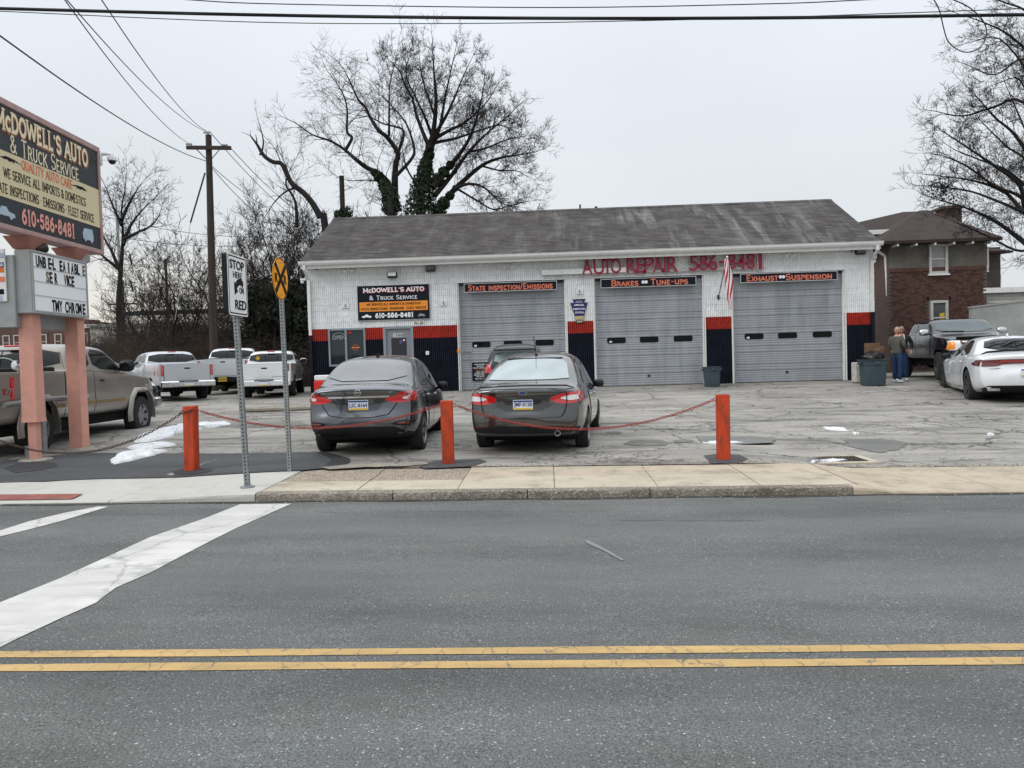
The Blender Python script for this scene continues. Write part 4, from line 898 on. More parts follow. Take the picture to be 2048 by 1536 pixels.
for ch, px, py in letters:
    p = onF(px, py); h = .52; dg = ch.isdigit() or ch == '-'
    lx_ = p.x-L0.x; lz = p.z-L0.z
    me = text_mesh(ch, h*1.38, .006, .07); xs_ = [v.co.x for v in me.vertices]; zz = [v.co.z for v in me.vertices]; wch = max(xs_)-min(xs_); cx_, cz_ = (max(xs_)+min(xs_))/2, (max(zz)+min(zz))/2
    wt = {'I': .06, '1': .11, '-': .2, 'T': .32, 'E': .28}.get(ch, .35 if not dg else .30); kz = 1 if ch == '-' else h/(max(zz)-min(zz))
    for v in me.vertices: v.co = Vector(((v.co.x-cx_)*wt/wch+lx_, v.co.y-.085, (v.co.z-cz_)*kz+lz))
    o = link('letter', me, M_chan, chs)
    me2 = text_mesh(ch, h*1.38, .022, .05); wt += .035
    for v in me2.vertices: v.co = Vector(((v.co.x-cx_)*wt/wch+lx_, v.co.y-.060, (v.co.z-cz_)*kz+lz))
    link('letter_rim', me2, M_chanb, chs)
# keystone inspection sign
ks = thing('keystone_sign', 'dark blue keystone shaped inspection station sign on the first pillar', 'sign', onF(1159, 640, -.03)-Vector((0, 0, .02)))
M_kb = mat('keystone_blue', (.02, .018, .13), .45, var=.1); M_kg = mat('keystone_gold', (.5, .36, .12), .5)
mb = MB(); K = [(-.21, .72), (.21, .72), (.17, .60), (.29, .60), (.15, .16), (-.15, .16), (-.29, .60), (-.17, .60)]
mb.prism(K, 0, .02); mb.build('panel', M_kb, ks); mb = MB(); mb.prism([(x*1.05, .44+(z-.44)*1.04) for x, z in K], .004, .022); mb.build('border', M_kg, ks)
mb = MB(); mb.prism([(-.15, .03), (.15, .03), (.15, .15), (-.15, .15)], 0, .02); mb.build('date_panel', M_kg, ks)
mb = MB(); mb.prism([(.155*math.cos(a), -.03+.05*math.sin(a)) for a in [i*.5236 for i in range(12)]], -.002, .018); mb.build('number_badge', mat('olive_badge', (.1, .1, .04), .5), ks)
for t, z, w_ in (('OFFICIAL', .52, .34), ('INSPECTION', .39, .40), ('STATION', .27, .28)): text(t, .085, (0, -.003, z), M_wp, ks, bold=.02, width=w_)
text('3218', .07, (0, -.006, -.03), M_wp, ks, bold=.02, width=.16); mb = MB(); mb.box(-.11, .11, -.003, 0, .64, .655); mb.box(-.13, .13, -.003, 0, .60, .612); mb.box(-.12, .12, -.003, 0, .105, .12); mb.box(-.12, .12, -.003, 0, .06, .075); mb.build('small_print', M_picg, ks)
# notice sign and little things on the left bay door
nb = thing('notice_board', 'black drop-off notice with white writing on the left bay door', 'sign', onF(964, 743, .13)-Vector((0, 0, .31)))
mb = MB(); mb.box(-.335, .335, 0, .012, 0, .62); mb.build('board', M_signblk, nb)
for t, z, m_, w_ in (('WHEN DROPPING OFF', .555, M_wp, .54), ('YOUR VEHICLE', .495, M_wp, .38), ('PLEASE USE ENVELOPE', .435, M_wp, .60), ('FILL OUT FORM WITH', .36, M_org, .46), ('Name, Phone No.', .30, M_wp, .38), ('Description of Repairs to', .245, M_wp, .50), ('Inspection, Please return', .19, M_wp, .54), ('Keys and Envelope', .135, M_wp, .38), ('Thank You. The Mgr.', .06, M_wp, .48)):
    text(t, .055, (0, -.003, z), m_, nb, bold=.015, width=w_, depth=.002)
ms = thing('mail_slot', 'small metal key drop slot on the left bay door beside the notice', 'mail slot', onF(933, 702, .13)); mb = MB(); mb.bbox(-.16, .16, 0, .02, -.035, .035, .006); mb.build('plate', M_silver, ms); mb = MB(); mb.box(-.13, .13, -.003, 0, -.012, .012); mb.build('slot', M_blackp, ms)
ot = thing('orange_box', 'small orange box on the left edge of the left bay door', 'box', onF(917, 702, -.03)); mb = MB(); mb.bbox(-.04, .04, -.02, .03, -.06, .06, .008); mb.build('casing', M_signorg, ot)
sw = thing('white_switch', 'white square wall box on the navy wall beside the entry door', 'switch box', onF(855, 706, -.02)); mb = MB(); mb.bbox(-.055, .055, -.03, .02, -.065, .065, .008); mb.build('casing', M_trim, sw)
# hose-hook boxes on the wall
for (px, py, lab) in ((691, 611, 'white plate with small black hook left of the black wall signboard'), (887, 606, 'white plate with small black hook between the wall signboard and the left bay'), (1159, 583, 'white plate with small black hook above the keystone sign')):
    t = thing('hook_plate', lab, 'wall plate', onF(px, py, -.02), group='white hook plates on the wall'); mb = MB(); mb.bbox(-.12, .12, -.006, .02, -.09, .09, .004); mb.build('plate', M_trim, t)
    mb = MB(); mb.tube([(0, -.01, .05), (.01, -.04, .02), (-.01, -.05, -.02), (.02, -.02, -.05)], .012, 6); mb.build('hook', M_blackp, t)
# floodlights, twin spots, cameras
M_lamp = mat('lamp_housing_bronze', (.03, .028, .025), .5, .3); M_lens = glass_mat('lamp_lens', (.45, .47, .47), .15); M_camw = mat('white_camera_plastic', (.72, .73, .73), .35, var=.04)
def flood(px, py, lab, lit):
    t = thing('floodlight', lab, 'floodlight', onF(px, py, -.14), group='boxy floodlights on the facade'); mb = MB(); R = Matrix.Rotation(R_(-18), 4, 'X')
    mb.bbox(-.16, .16, -.07, .07, -.09, .09, .015, R); mb.box(-.05, .05, .05, .16, -.03, .05); mb.build('housing', M_lamp, t)
    mb = MB(); mb.bbox(-.135, .135, -.082, -.068, -.07, .07, .005, R); mb.build('lens', M_lens if lit else glass_mat('lamp_lens_dark', (.16, .16, .16), .1), t)
flood(784.5, 550, 'bronze floodlight with a white lens above the black wall signboard', 1); flood(861, 537, 'dark bronze floodlight under the eave above the left end of the wall', 0); flood(1721, 503, 'dark bronze floodlight under the eave at the right end of the garage', 0)
def twin(px, py, lab, off=-.1):
    t = thing('twin_spotlight', lab, 'spotlight', onF(px, py, off), group='white twin spotlights under the eave'); mb = MB(); mb.bbox(-.06, .06, .02, .1, -.04, .06, .01); mb.build('base', M_camw, t)
    for s_ in (-1, 1):
        mb = MB(); Mx = Matrix.Translation((s_*.10, -.02, -.03)) @ Matrix.Rotation(R_(35*s_), 4, 'Z') @ Matrix.Rotation(R_(115), 4, 'X'); mb.lathe([(0, -.07), (.03, -.07), (.035, -.02), (.06, .05), (.055, .055), (0, .045)], 14, Mx); mb.build('lamp', M_camw, t, smooth=40)
twin(1017, 531, 'white twin spotlight under the eave over the left bay'); twin(1580, 508, 'white twin spotlight under the eave over the right bay'); twin(697, 540, 'small twin spotlight near the left downspout')
tb = thing('twin_spotlight', 'rusty low spotlight above the entry door frame', 'spotlight', onF(837, 646, -.06), group='white twin spotlights under the eave'); M_rustw = mat('rusty_white', (.4, .32, .24), .6, var=.4, vs=20)
for s_ in (-1, 1): mb = MB(); mb.lathe([(0, -.05), (.025, -.05), (.03, 0), (.05, .05), (0, .045)], 12, Matrix.Translation((s_*.08, 0, .01)) @ Matrix.Rotation(R_(70*s_), 4, 'Y')); mb.build('lamp', M_rustw, tb, smooth=40)
def domecam(p, lab, side=0):
    t = thing('security_camera', lab, 'security camera', p); mb = MB(); mb.lathe([(0, .06), (.055, .06), (.06, .02), (.06, 0), (.05, 0)], 16); mb.box(-.02, .02, 0, .12, .02, .05); mb.build('housing', M_camw, t, smooth=40)
    mb = MB(); mb.lathe([(.048, .002), (.042, -.025), (.02, -.045), (0, -.05)], 16); mb.build('dome', glass_mat('camera_dome', (.01, .01, .012)), t, smooth=60); return t
domecam(onF(632.5, 537, -.14), 'white dome camera under the eave at the left end of the garage'); domecam(onF(1703, 500, -.14), 'white dome camera under the eave beside the right floodlight')
# ptz cameras at the right corner and alarm box at the left corner
pz = thing('security_camera', 'bulky white camera cluster on the right corner of the garage', 'security camera', onF(1748, 515, -.05)); mb = MB()
for z_, r_ in ((.13, .05), (.0, .085), (-.13, .06)): mb.lathe([(r_*math.sin(a), z_+r_*math.cos(a)) for a in [i*math.pi/8 for i in range(9)]], 14)
mb.box(-.1, 0, -.03, .03, -.05, .05); mb.build('housing', M_camw, pz, smooth=40)
al = thing('alarm_lamp', 'white lamp bracket on the left corner of the garage', 'lamp', onF(609, 560, -.02)); mb = MB(); mb.bbox(-.14, .06, -.06, .06, -.02, .05, .01); mb.lathe([(0, -.12), (.05, -.11), (.06, -.05), (.05, -.02)], 12, Matrix.Translation((-.08, 0, 0))); mb.build('housing', M_camw, al)
# flag on a slanted pole, furled
fl = thing('flag', 'striped flag hanging furled from a slanted pole between the right two bays', 'flag', onF(1437, 594, -.02)); q = onF(1437, 594, -.02)
tip = Vector((onF(1455, 519).x+.1, FY-.95, onF(1455, 519).z+.06)); tip = atY(1454.5, 514, FY-.9)-q
mb = MB(); mb.tube([(0, 0, 0), tuple(tip)], .014, 8); mb.bbox(-.04, .04, -.01, .03, -.08, .06, .006); mb.build('pole', M_dark, fl)
mb = MB(); mb.lathe([(.035*math.sin(a), .035*math.cos(a)) for a in [i*math.pi/6 for i in range(7)]], 10, Matrix.Translation(tip)); mb.build('finial', M_wp, fl, smooth=60)
def flag_mat():
    b = NB('flag_stripes'); u = b.n('ShaderNodeUVMap').outputs[0]; sx = b.n('ShaderNodeSeparateXYZ', {0: u}); k = b.math('FRACT', b.math('MULTIPLY', sx.outputs[0], 6.5)); r = b.math('GREATER_THAN', k, .5)
    col = b.mix(r, (.72, .70, .70), (.42, .015, .03)); b.set(Base_Color=col, Roughness=.8); return b.m
mb = MB(); a = tip*.97; Lf = 1.62; n = 22; mrows = 26; uv = []
for j in range(mrows+1):
    t = j/mrows; z = -Lf*t; rad = .035+.075*math.sin(math.pi*min(1, t*1.1))**.6*(.7+.3*math.sin(t*3)); cx_ = .10*t-.02
    for i in range(n):
        th = 2*math.pi*i/n; rr = rad*(1+.35*math.sin(3*th+t*5)); mb.v.append((a.x+cx_+rr*math.cos(th), a.y+rr*.6*math.sin(th), a.z+z+.02*math.sin(th*2))); uv.append((i/n*1.0+t*.55, t))
for j in range(mrows):
    for i in range(n): mb.f.append((j*n+i, j*n+(i+1) % n, (j+1)*n+(i+1) % n, (j+1)*n+i)); mb.mi.append(0)
me = mb.mesh('cloth', 60); ul = me.uv_layers.new(name='UVMap')
for p in me.polygons:
    us = [uv[v] for v in p.vertices]; mxu = max(u[0] for u in us)
    for li, v in zip(p.loop_indices, p.vertices): uu = uv[v]; ul.data[li].uv = (uu[0]+(1.0 if mxu-uu[0] > .5 else 0), uu[1])
link('cloth', me, flag_mat(), fl)
# ============================================================ VEHICLES
def lerp(a, b, t): return a+(b-a)*t
def curve(pts):
    xs = [p[0] for p in pts]; ys = [p[1] for p in pts]
    return lambda x: float(np.interp(x, xs, ys))
def paint(name, col, metal=.55, rough=.32, dirty=.18, coat=1.0):
    if name in MATS: return MATS[name]
    b = NB(name); c = b.co(obj=True); oi = b.noise(1.6, 5, .6, c); sx = b.n('ShaderNodeSeparateXYZ', {0: b.n('ShaderNodeTexCoord').outputs['Object']})
    fl = b.n('ShaderNodeTexVoronoi', {'Vector': c, 'Scale': 600.0}); k = b.mix(b.rng(fl.outputs['Distance'], 0, .8, .0, .25), col, tuple(min(1, x*1.35+.01) for x in col))
    low = b.math('MULTIPLY', b.rng(sx.outputs[2], .25, .75, 1, .12), b.rng(b.noise(5, 6, .7, c), .35, .7, .3, 1)); k = b.mix(b.math('MULTIPLY', low, dirty*2.2), k, (.16, .145, .125))
    k = b.mix(b.math('MULTIPLY', b.rng(b.noise(14, 6, .75, c), .55, .8), dirty), k, (.30, .285, .26))
    b.set(Base_Color=k, Metallic=metal, Roughness=b.rng(oi, .3, .7, rough-.05, rough+.12), Coat_Weight=coat, Coat_Roughness=b.rng(oi, .3, .7, .03, .12), Coat_IOR=1.5)
    MATS[name] = b.m; return b.m
M_tyre = mat('tyre_rubber', (.018, .018, .018), .85, var=.3, vs=20, bump=.3, bs=60, dirt=((.07, .065, .06), .5)); M_blackpl = mat('black_plastic_trim', (.011, .011, .012), .5, var=.2, vs=6, dirt=((.03, .029, .028), .3), spec=.2); M_well = mat('wheel_well_dark', (.006, .006, .006), .95)
M_cglass = glass_mat('tinted_car_glass', (.006, .007, .008), .03, .35, .12); M_cglass2 = glass_mat('clear_rear_glass', (.17, .23, .235), .05, .9, 1.0); M_cglass3 = glass_mat('grey_rear_glass', (.085, .09, .093), .06, .7, .6)  # rear glasses carry the sky's cyan and grey reflections in their base colour
M_chrome = mat('chrome', (.62, .63, .64), .14, 1.0, var=.08); M_alloy = mat('alloy_wheel', (.30, .30, .31), .35, .7, var=.1, dirt=((.12, .11, .10), .3)); M_gun = mat('gunmetal_wheel', (.07, .07, .075), .35, .6, var=.1)
M_tail = glass_mat('red_tail_lens', (.42, .006, .008), .08, .6, 1.0); M_taild = glass_mat('dark_red_tail_lens', (.09, .004, .006), .08, .6, 1.0); M_clear = glass_mat('clear_lens', (.55, .55, .56), .08, .6, 1.0); M_amber = glass_mat('amber_lens', (.7, .22, .02), .1)
M_plate = mat('licence_plate_white', (.66, .69, .72), .45, var=.04); M_pblue = mat('plate_blue', (.02, .04, .16), .45, var=.04); M_pyel = mat('plate_yellow', (.62, .42, .03), .45, var=.04)
class Car:
    """lofted body shell in car coordinates: x forward from the rear bumper, y left, z up"""
    def __init__(s, name, label, cat, pos, heading, paint_, group=None, z=0.0):
        s.t = thing(name, label, cat, on(pos[0], pos[1], z), R_(heading), group); s.p = paint_
        s.heading = R_(heading)
    def loft(s, stations, sect, cap_r=(.85, .6, .3), fx=None, front=None, cut=(), sub=2, mat_=None):
        rings = []
        for x in stations:
            h = sect(x); ring = [(x, y, z) for y, z in h]+[(x, -y, z) for y, z in reversed(h[1:-1])]; rings.append(ring)
        vs = []; fs = []; n = len(rings[0])
        def cap(ring, rev):
            cz = sum(p[2] for p in ring)/n; loops = []
            for r in cap_r: loops.append([(p[0], p[1]*r, cz+(p[2]-cz)*r) for p in ring])
            return loops
        seq = cap(rings[0], 0)[::-1]+rings+cap(rings[-1], 1)
        for r in seq: vs += r
        for i in range(len(seq)-1):
            for j in range(n): fs.append((i*n+j, i*n+(j+1) % n, (i+1)*n+(j+1) % n, (i+1)*n+j))
        # close the small centre rings with a strip grid
        def strip_(base, flip):
            m = n//2
            for j in range(m):
                a, b, c, d = base+j, base+(j+1), base+(n-(j+1)) % n, base+(n-j) % n
                f = []
                for q in (a, b, c, d):
                    if q not in f: f.append(q)
                if len(f) > 2: fs.append(tuple(f if flip else f[::-1]))
        strip_(0, False); strip_((len(seq)-1)*n, True)
        V = []
        for (x, y, z) in vs:
            if fx: x = fx(x, y, z)
            V.append((x, y, z))
        me = bpy.data.meshes.new('body'); me.from_pydata(V, [], fs); me.update(); fixn(me); me.materials.append(mat_ or s.p); me.materials.append(M_well)
        mods = []
        def m1(o): m = o.modifiers.new('s', 'SUBSURF'); m.levels = sub; m.render_levels = sub
        mods.append(m1)
        for cm in cut:
            def mk(cm):
                def f(o):
                    c = bpy.data.objects.new('cut', cm); COL.objects.link(c); m = o.modifiers.new('b', 'BOOLEAN'); m.object = c; m.operation = 'DIFFERENCE'; m.solver = 'EXACT'; c.hide_render = True; return c
                return f
            mods.append(mk(cm))
        r = evaluated(me, mods); r.name = 'body'
        r.polygons.foreach_set('use_smooth', [True]*len(r.polygons)); r.set_sharp_from_angle(angle=R_(38)); s.me = r
        s.bvh = BVHTree.FromPolygons([v.co.copy() for v in r.vertices], [tuple(p.vertices) for p in r.polygons])
        s.body = link('body', r, None, s.t); return s.body
    def wheelcut(s, xs, r, hw, zc, depth=.28, square=0):
        out = []
        mb = MB()
        for x in xs:
            for sd in (-1, 1):
                n = 28; P = [(x+r*math.cos(2*math.pi*i/n), zc+r*math.sin(2*math.pi*i/n)) for i in range(n)]
                if square: P = [(x-r*1.02, zc-r*1.4), (x+r*1.02, zc-r*1.4), (x+r*1.02, zc+r*.15), (x+r*.80, zc+r*.72), (x+r*.5, zc+r*.98), (x-r*.5, zc+r*.98), (x-r*.80, zc+r*.72), (x-r*1.02, zc+r*.15)]
                mb.prism(P, sd*(hw-depth), sd*(hw+.3))
        me = mb.mesh('cut'); fixn(me); me.materials.append(s.p); me.materials.append(M_well); me.polygons.foreach_set('material_index', [1]*len(me.polygons)); return me
    def boxcut(s, *b):
        mb = MB(); mb.box(*b); me = mb.mesh('cut'); fixn(me); me.materials.append(s.p); me.materials.append(M_well); me.polygons.foreach_set('material_index', [1]*len(me.polygons)); return me
    VIEWS = {'rear': (Vector((1, 0, 0)), lambda u, v: Vector((-3, u, v))), 'front': (Vector((-1, 0, 0)), lambda u, v: Vector((9, u, v))),
             'right': (Vector((0, 1, 0)), lambda u, v: Vector((u, -3, v))), 'left': (Vector((0, -1, 0)), lambda u, v: Vector((u, 3, v))), 'top': (Vector((0, 0, -1)), lambda u, v: Vector((u, v, 4)))}
    def patch(s, name, view, poly, m, off=.006, th=.02, cell=.06, parent=None, smoothp=0, label=None, flat=None):
        d, org = s.VIEWS[view]; poly = [Vector(p) for p in poly]; cell = min(cell, .055)
        for _ in range(smoothp):           # Chaikin rounding of the outline
            q = []
            for i in range(len(poly)): a, b = poly[i], poly[(i+1) % len(poly)]; q += [a.lerp(b, .22), a.lerp(b, .78)]
            poly = q
        bm = bmesh.new(); bm.faces.new([bm.verts.new((p.x, p.y, 0)) for p in poly])
        for ax in (0, 1):
            lo, hi = min(p[ax] for p in poly), max(p[ax] for p in poly); k = max(1, int((hi-lo)/cell))
            for i in range(1, k):
                t = lo+(hi-lo)*i/k; co = (t, 0, 0) if ax == 0 else (0, t, 0); no = (1, 0, 0) if ax == 0 else (0, 1, 0)
                bmesh.ops.bisect_plane(bm, geom=bm.verts[:]+bm.edges[:]+bm.faces[:], plane_co=co, plane_no=no)
        for v in bm.verts:
            o = org(v.co.x, v.co.y); h = s.bvh.ray_cast(o, d)
            if h[0] is None: h = s.bvh.find_nearest(o+d*(3.5 if view in ('rear', 'front') else 2.2))
            P = h[0].copy(); nn = h[1]
            if nn.dot(d) > 0: nn = -nn
            if flat is not None: P = P if flat is True else Vector((flat, P.y, P.z))
            v.co = P+nn*off*.7-d*off*.6
        ret = bmesh.ops.extrude_edge_only(bm, edges=[e for e in bm.edges if e.is_boundary]); 
        for g in ret['geom']:
            if isinstance(g, bmesh.types.BMVert): g.co += d*th
        bmesh.ops.recalc_face_normals(bm, faces=bm.faces)
        me = bpy.data.meshes.new(name); bm.to_mesh(me); bm.free()
        # make the visible side face outward
        big = max(me.polygons, key=lambda p: p.area)
        if big.normal.dot(d) > 0: me.flip_normals()
        me.polygons.foreach_set('use_smooth', [True]*len(me.polygons)); ns = []
        for v in me.vertices:            # follow the body's smooth normals so panels shade like the shell below
            l, fn, i, _ = s.bvh.find_nearest(v.co); p = s.me.polygons[i]; vv = [s.me.vertices[k] for k in p.vertices]; w = poly_3d_calc([q.co for q in vv], l); n = Vector((0, 0, 0))
            for q, wt in zip(vv, w): n += q.normal*wt
            ns.append(tuple((n if n.length > .1 else fn).normalized()))
        me.normals_split_custom_set_from_vertices(ns)
        o = link(name, me, m, parent or s.t)
        if label: o['label'] = label
        return o
    def both(s, name, poly, m, view='side', **k):
        if view == 'side': return [s.patch(name, 'right', poly, m, **k), s.patch(name, 'left', poly, m, **k)]
        return [s.patch(name, view, poly, m, **k), s.patch(name, view, [(-a, b) for a, b in poly], m, **k)]
    def panel(s, name, view, poly, gap=.018, parent=None, cell=.12, smoothp=1, m=None):
        """raised panel with a dark gap line round it"""
        P = [Vector(p) for p in poly]; c = sum(P, Vector((0, 0)))/len(P)
        s.patch('panel_gap', view, [tuple(c+(p-c)*(1+gap/(p-c).length)) for p in P], M_well, .002, .006, cell, smoothp=smoothp)
        return s.patch(name, view, poly, m or s.p, .008, .012, cell, smoothp=smoothp)
    def wheels(s, xs, r, hw, w=.22, rim=.68, spokes=5, m=None, steer=0, dish=.02, style='split', hub=.055):
        m = m or M_alloy
        if not hasattr(s, 'wm'): s.wm = {}
        rr = r*rim
        mb = MB(); prof = [(rr*.98, -w/2+.02), (rr*1.03, -w/2), (r*.93, -w/2+.004), (r*.985, -w/2+.03), (r, -w/2+.06), (r, w/2-.06), (r*.985, w/2-.03), (r*.93, w/2-.004), (rr*1.03, w/2), (rr*.98, w/2-.02), (rr*.95, 0)]
        mb.lathe(prof, 36, close=True); tyre = mb.mesh('tyre', 30); tyre.materials.append(M_tyre)
        mb = MB(); mb.lathe([(rr, w/2-.006), (rr*.965, w/2-.004), (rr*.93, w/2-.03), (rr*.90, w/2-.10), (rr*.2, w/2-.12), (0, w/2-.12)], 36); barrel = mb.mesh('rim_barrel', 30); barrel.materials.append(M_gun if m is not M_chrome else m)
        mb = MB()
        for k in range(spokes):
            a0 = 2*math.pi*k/spokes
            for da in ((-.16, .16) if style == 'split' else (0,)):
                a = a0+da*1.0; wd = (.030 if style == 'split' else .055)*r/.33; Mx = Matrix.Rotation(a, 4, 'Z')
                q = [(0.04, -wd*.6, w/2-.03-dish), (rr*.95, -wd*(.8 if style == 'split' else .9), w/2-.012), (rr*.95, wd*(.8 if style == 'split' else .9), w/2-.012), (0.04, wd*.6, w/2-.03-dish)]
                mb.add([Mx @ Vector(v) for v in q]+[Mx @ (Vector(v)-Vector((0, 0, .035))) for v in q], [(0, 1, 2, 3), (0, 4, 5, 1), (3, 2, 6, 7), (1, 5, 6, 2)])
        mb.lathe([(rr, w/2-.002), (rr*.93, w/2-.004), (rr*.92, w/2-.02)], 36); mb.lathe([(hub*1.5, w/2-.045-dish), (hub*1.4, w/2-.02-dish), (hub, w/2-.012-dish), (0, w/2-.010-dish)], 18); rimm = mb.mesh('rim', 30); rimm.materials.append(m)
        for i, x in enumerate(xs):
            for sd in (-1, 1):
                e = bpy.data.objects.new('wheel', None); COL.objects.link(e); e.parent = s.t; e.empty_display_size = .1
                Mx = Matrix.Translation((x, sd*(hw-w/2-.015), r)) @ Matrix.Rotation(steer if i == 1 else 0, 4, 'Z') @ Matrix.Rotation(R_(-90*sd), 4, 'X') @ Matrix.Rotation(.3+i+sd*.4, 4, 'Z')
                e.matrix_local = Mx
                for nm, me in (('tyre', tyre), ('rim_barrel', barrel), ('rim', rimm)): link(nm, me, None, e)
    def plate(s, y, z, txt=None, view='rear', x=None, w=.305, h=.155, tilt=0, cols=True, bg=None, tm=None):
        d, org = s.VIEWS[view]; hit = s.bvh.ray_cast(org(y, z), d)[0] if x is None else Vector((x, y, z)); sg = 1 if view == 'rear' else -1
        Mx = Matrix.Translation(hit+Vector((-.03*sg, 0, 0))) @ Matrix.Rotation(R_(-90*sg), 4, 'Z') @ Matrix.Rotation(R_(tilt), 4, 'X')
        mb = MB(); mb.bbox(-w/2, w/2, -.004, .012, -h/2, h/2, .006, Mx); o = mb.build('licence_plate', bg or M_plate, s.t)
        if cols:
            mb = MB(); mb.box(-w/2+.006, w/2-.006, -.006, -.004, h/2-.032, h/2-.006, Mx); mb.build('blue_band', M_pblue, o)
            mb = MB(); mb.box(-w/2+.006, w/2-.006, -.006, -.004, -h/2+.006, -h/2+.032, Mx); mb.build('yellow_band', M_pyel, o)
        if txt: text(txt, .085, (0, -.007, 0), tm or M_pblue, o, bold=.015, width=w*.90, M=Mx, depth=.003)
        return o
    def blob(s, name, c, r, m, parent=None, sharp=50, pw=.7):
        """rounded solid (superellipsoid)"""
        mb = MB(); n, k = 14, 8; sg = lambda v, p: math.copysign(abs(v)**p, v)
        for i in range(k+1):
            ph = -math.pi/2+math.pi*i/k
            for j in range(n):
                th = 2*math.pi*j/n; mb.v.append((c[0]+r[0]*sg(math.cos(ph), pw)*sg(math.cos(th), pw), c[1]+r[1]*sg(math.cos(ph), pw)*sg(math.sin(th), pw), c[2]+r[2]*sg(math.sin(ph), pw)))
        for i in range(k):
            for j in range(n): mb.f.append((i*n+j, i*n+(j+1) % n, (i+1)*n+(j+1) % n, (i+1)*n+j)); mb.mi.append(0)
        return mb.build(name, m, parent or s.t, smooth=sharp)
    def boxp(s, name, m, *b, bev=.01, parent=None, M=None):
        mb = MB(); mb.bbox(*b, bev, M); return mb.build(name, m, parent or s.t, smooth=30)
    def mirrors(s, x, y, z, m, r=(.055, .10, .075)):
        for sd in (-1, 1):
            h = s.blob('mirror', (x, sd*(y+r[1]*.9), z), r, m)
            s.blob('mirror_glass', (x-r[0]*.55, sd*(y+r[1]*.9), z), (r[0]*.5, r[1]*.86, r[2]*.8), M_cglass, h); s.boxp('mirror_arm', M_blackpl, x-.02, x+.03, min(sd*(y-.08), sd*(y+.03)), max(sd*(y-.08), sd*(y+.03)), z-r[2]*.8, z-r[2]*.3, parent=h)
    def side_patch_handles(s, pts, m, w=.17):
        for (x, z) in pts:
            for v, sd in (('right', -1), ('left', 1)):
                h = s.bvh.ray_cast(Vector((x, sd*3, z)), Vector((0, -sd, 0)))[0]
                if h: s.blob('door_handle', (x, h.y+sd*.018, z), (w/2, .016, .018), m)

def sedan(name, label, pos, heading, pm, P, group=None):
    """P: dict with L hw top belt wr wid etc."""
    c = Car(name, label, P.get('cat', 'car'), pos, heading, pm, group); L, hw = P['L'], P['hw']
    top, belt, low = curve(P['top']), curve(P['belt']), curve(P['low'])
    wid = curve(P.get('wid', [(0, .90), (.35, .965), (1.0, 1), (L*.6, 1), (L-.9, .97), (L-.35, .90), (L, .76)]))
    wr = P['wr']; zroof = max(z for _, z in P['top'])
    def sect(x):
        w = wid(x)*hw; zb = low(x); zs_ = belt(x); zt = max(top(x), zs_+.015); h = clamp((zt-zs_)/(zroof-zs_)); w5 = w*(.955-.02*h); w6 = lerp(w*.88, wr, h**.9)
        return [(0, zb), (w*.72, zb), (w*.93, zb+.035), (w*.985, zb+(zs_-zb)*.30), (w*1.0, zb+(zs_-zb)*.62), (w*.985, zs_-.05), (w5, zs_+.012), (lerp(w5, w6, .55), lerp(zs_+.012, zt-.045, .55)), (w6, zt-.035-.012*h), (w6*.55, zt-.006), (0, zt)]
    fxr = curve(P['rear']); bow = P.get('bow', .16); fxf = curve(P.get('front', [(0, .10), (.3, .02), (.5, 0), (.7, .05), (1, .25)])); fl = P.get('fl', .8)
    def fx(x, y, z):
        if x < fl: k = (1-x/fl)**1.3; x += k*(fxr(z)+bow*(abs(y)/hw)**2.6)
        if x > L-fl: k = (1-(L-x)/fl)**1.3; x -= k*(fxf(z)+.28*(abs(y)/hw)**2.4)
        return x
    st = sorted(set([0, .06, .16, .32]+P['st']+[L-.35, L-.15, L-.05, L]))
    r = P['r']; zc = r
    cuts = [c.wheelcut(P['ax'], r+P.get('gap', .045), hw, zc+.01)]
    c.loft(st, sect, fx=fx, cut=cuts); c.P = P
    c.boxp('underbody', M_well, .6, L-.5, -hw*.78, hw*.78, .18, .45)  # black box added under the car to block light between the wheels
    for nm, poly in P['glass']: c.both(nm, poly, P.get('gm', M_cglass), off=.008, th=.02, cell=.06, smoothp=1)
    c.wheels(P['ax'], r, hw+.005, P.get('tw', .215), m=P.get('wm', M_alloy), spokes=P.get('sp', 5), steer=P.get('steer', 0), style=P.get('style', 'split'))
    c.mirrors(P['mir'][0], P['mir'][1], P['mir'][2], P.get('mm', pm))
    return c
# ---- grey sedan, left
pg1 = paint('steel_grey_car_paint', (.10, .107, .12), .9, .17, .02)
PS = dict(L=4.63, hw=.88, wr=.61, ax=(.98, 3.68), r=.322, st=[.55, .8, 1.05, 1.3, 1.6, 2.0, 2.5, 2.8, 3.1, 3.35, 3.6, 3.9],
    top=[(0, 1.06), (.12, 1.115), (.45, 1.135), (.60, 1.16), (1.00, 1.43), (1.30, 1.54), (2.0, 1.60), (2.5, 1.58), (2.9, 1.47), (3.5, 1.10), (3.7, 1.01), (4.3, .88), (4.63, .70)],
    belt=[(0, .96), (.3, 1.0), (1.2, 1.0), (2.5, .95), (3.5, .90), (4.3, .78), (4.63, .62)], low=[(0, .34), (.3, .27), (1, .20), (3.8, .19), (4.63, .24)],
    rear=[(.2, .14), (.33, .05), (.42, .01), (.62, .0), (.66, .05), (.78, .08), (.95, .075), (1.05, .02), (1.13, .04)],
    glass=[('rear_side_window', [(1.18, 1.07), (1.30, 1.06), (2.00, 1.04), (2.02, 1.48), (1.72, 1.47), (1.40, 1.36)]), ('front_side_window', [(2.10, 1.025), (3.22, .99), (3.05, 1.14), (2.76, 1.38), (2.45, 1.47), (2.10, 1.485)])],
    mir=(3.02, .84, 1.0), mm=None, sp=5)
PS['mm'] = M_blackpl
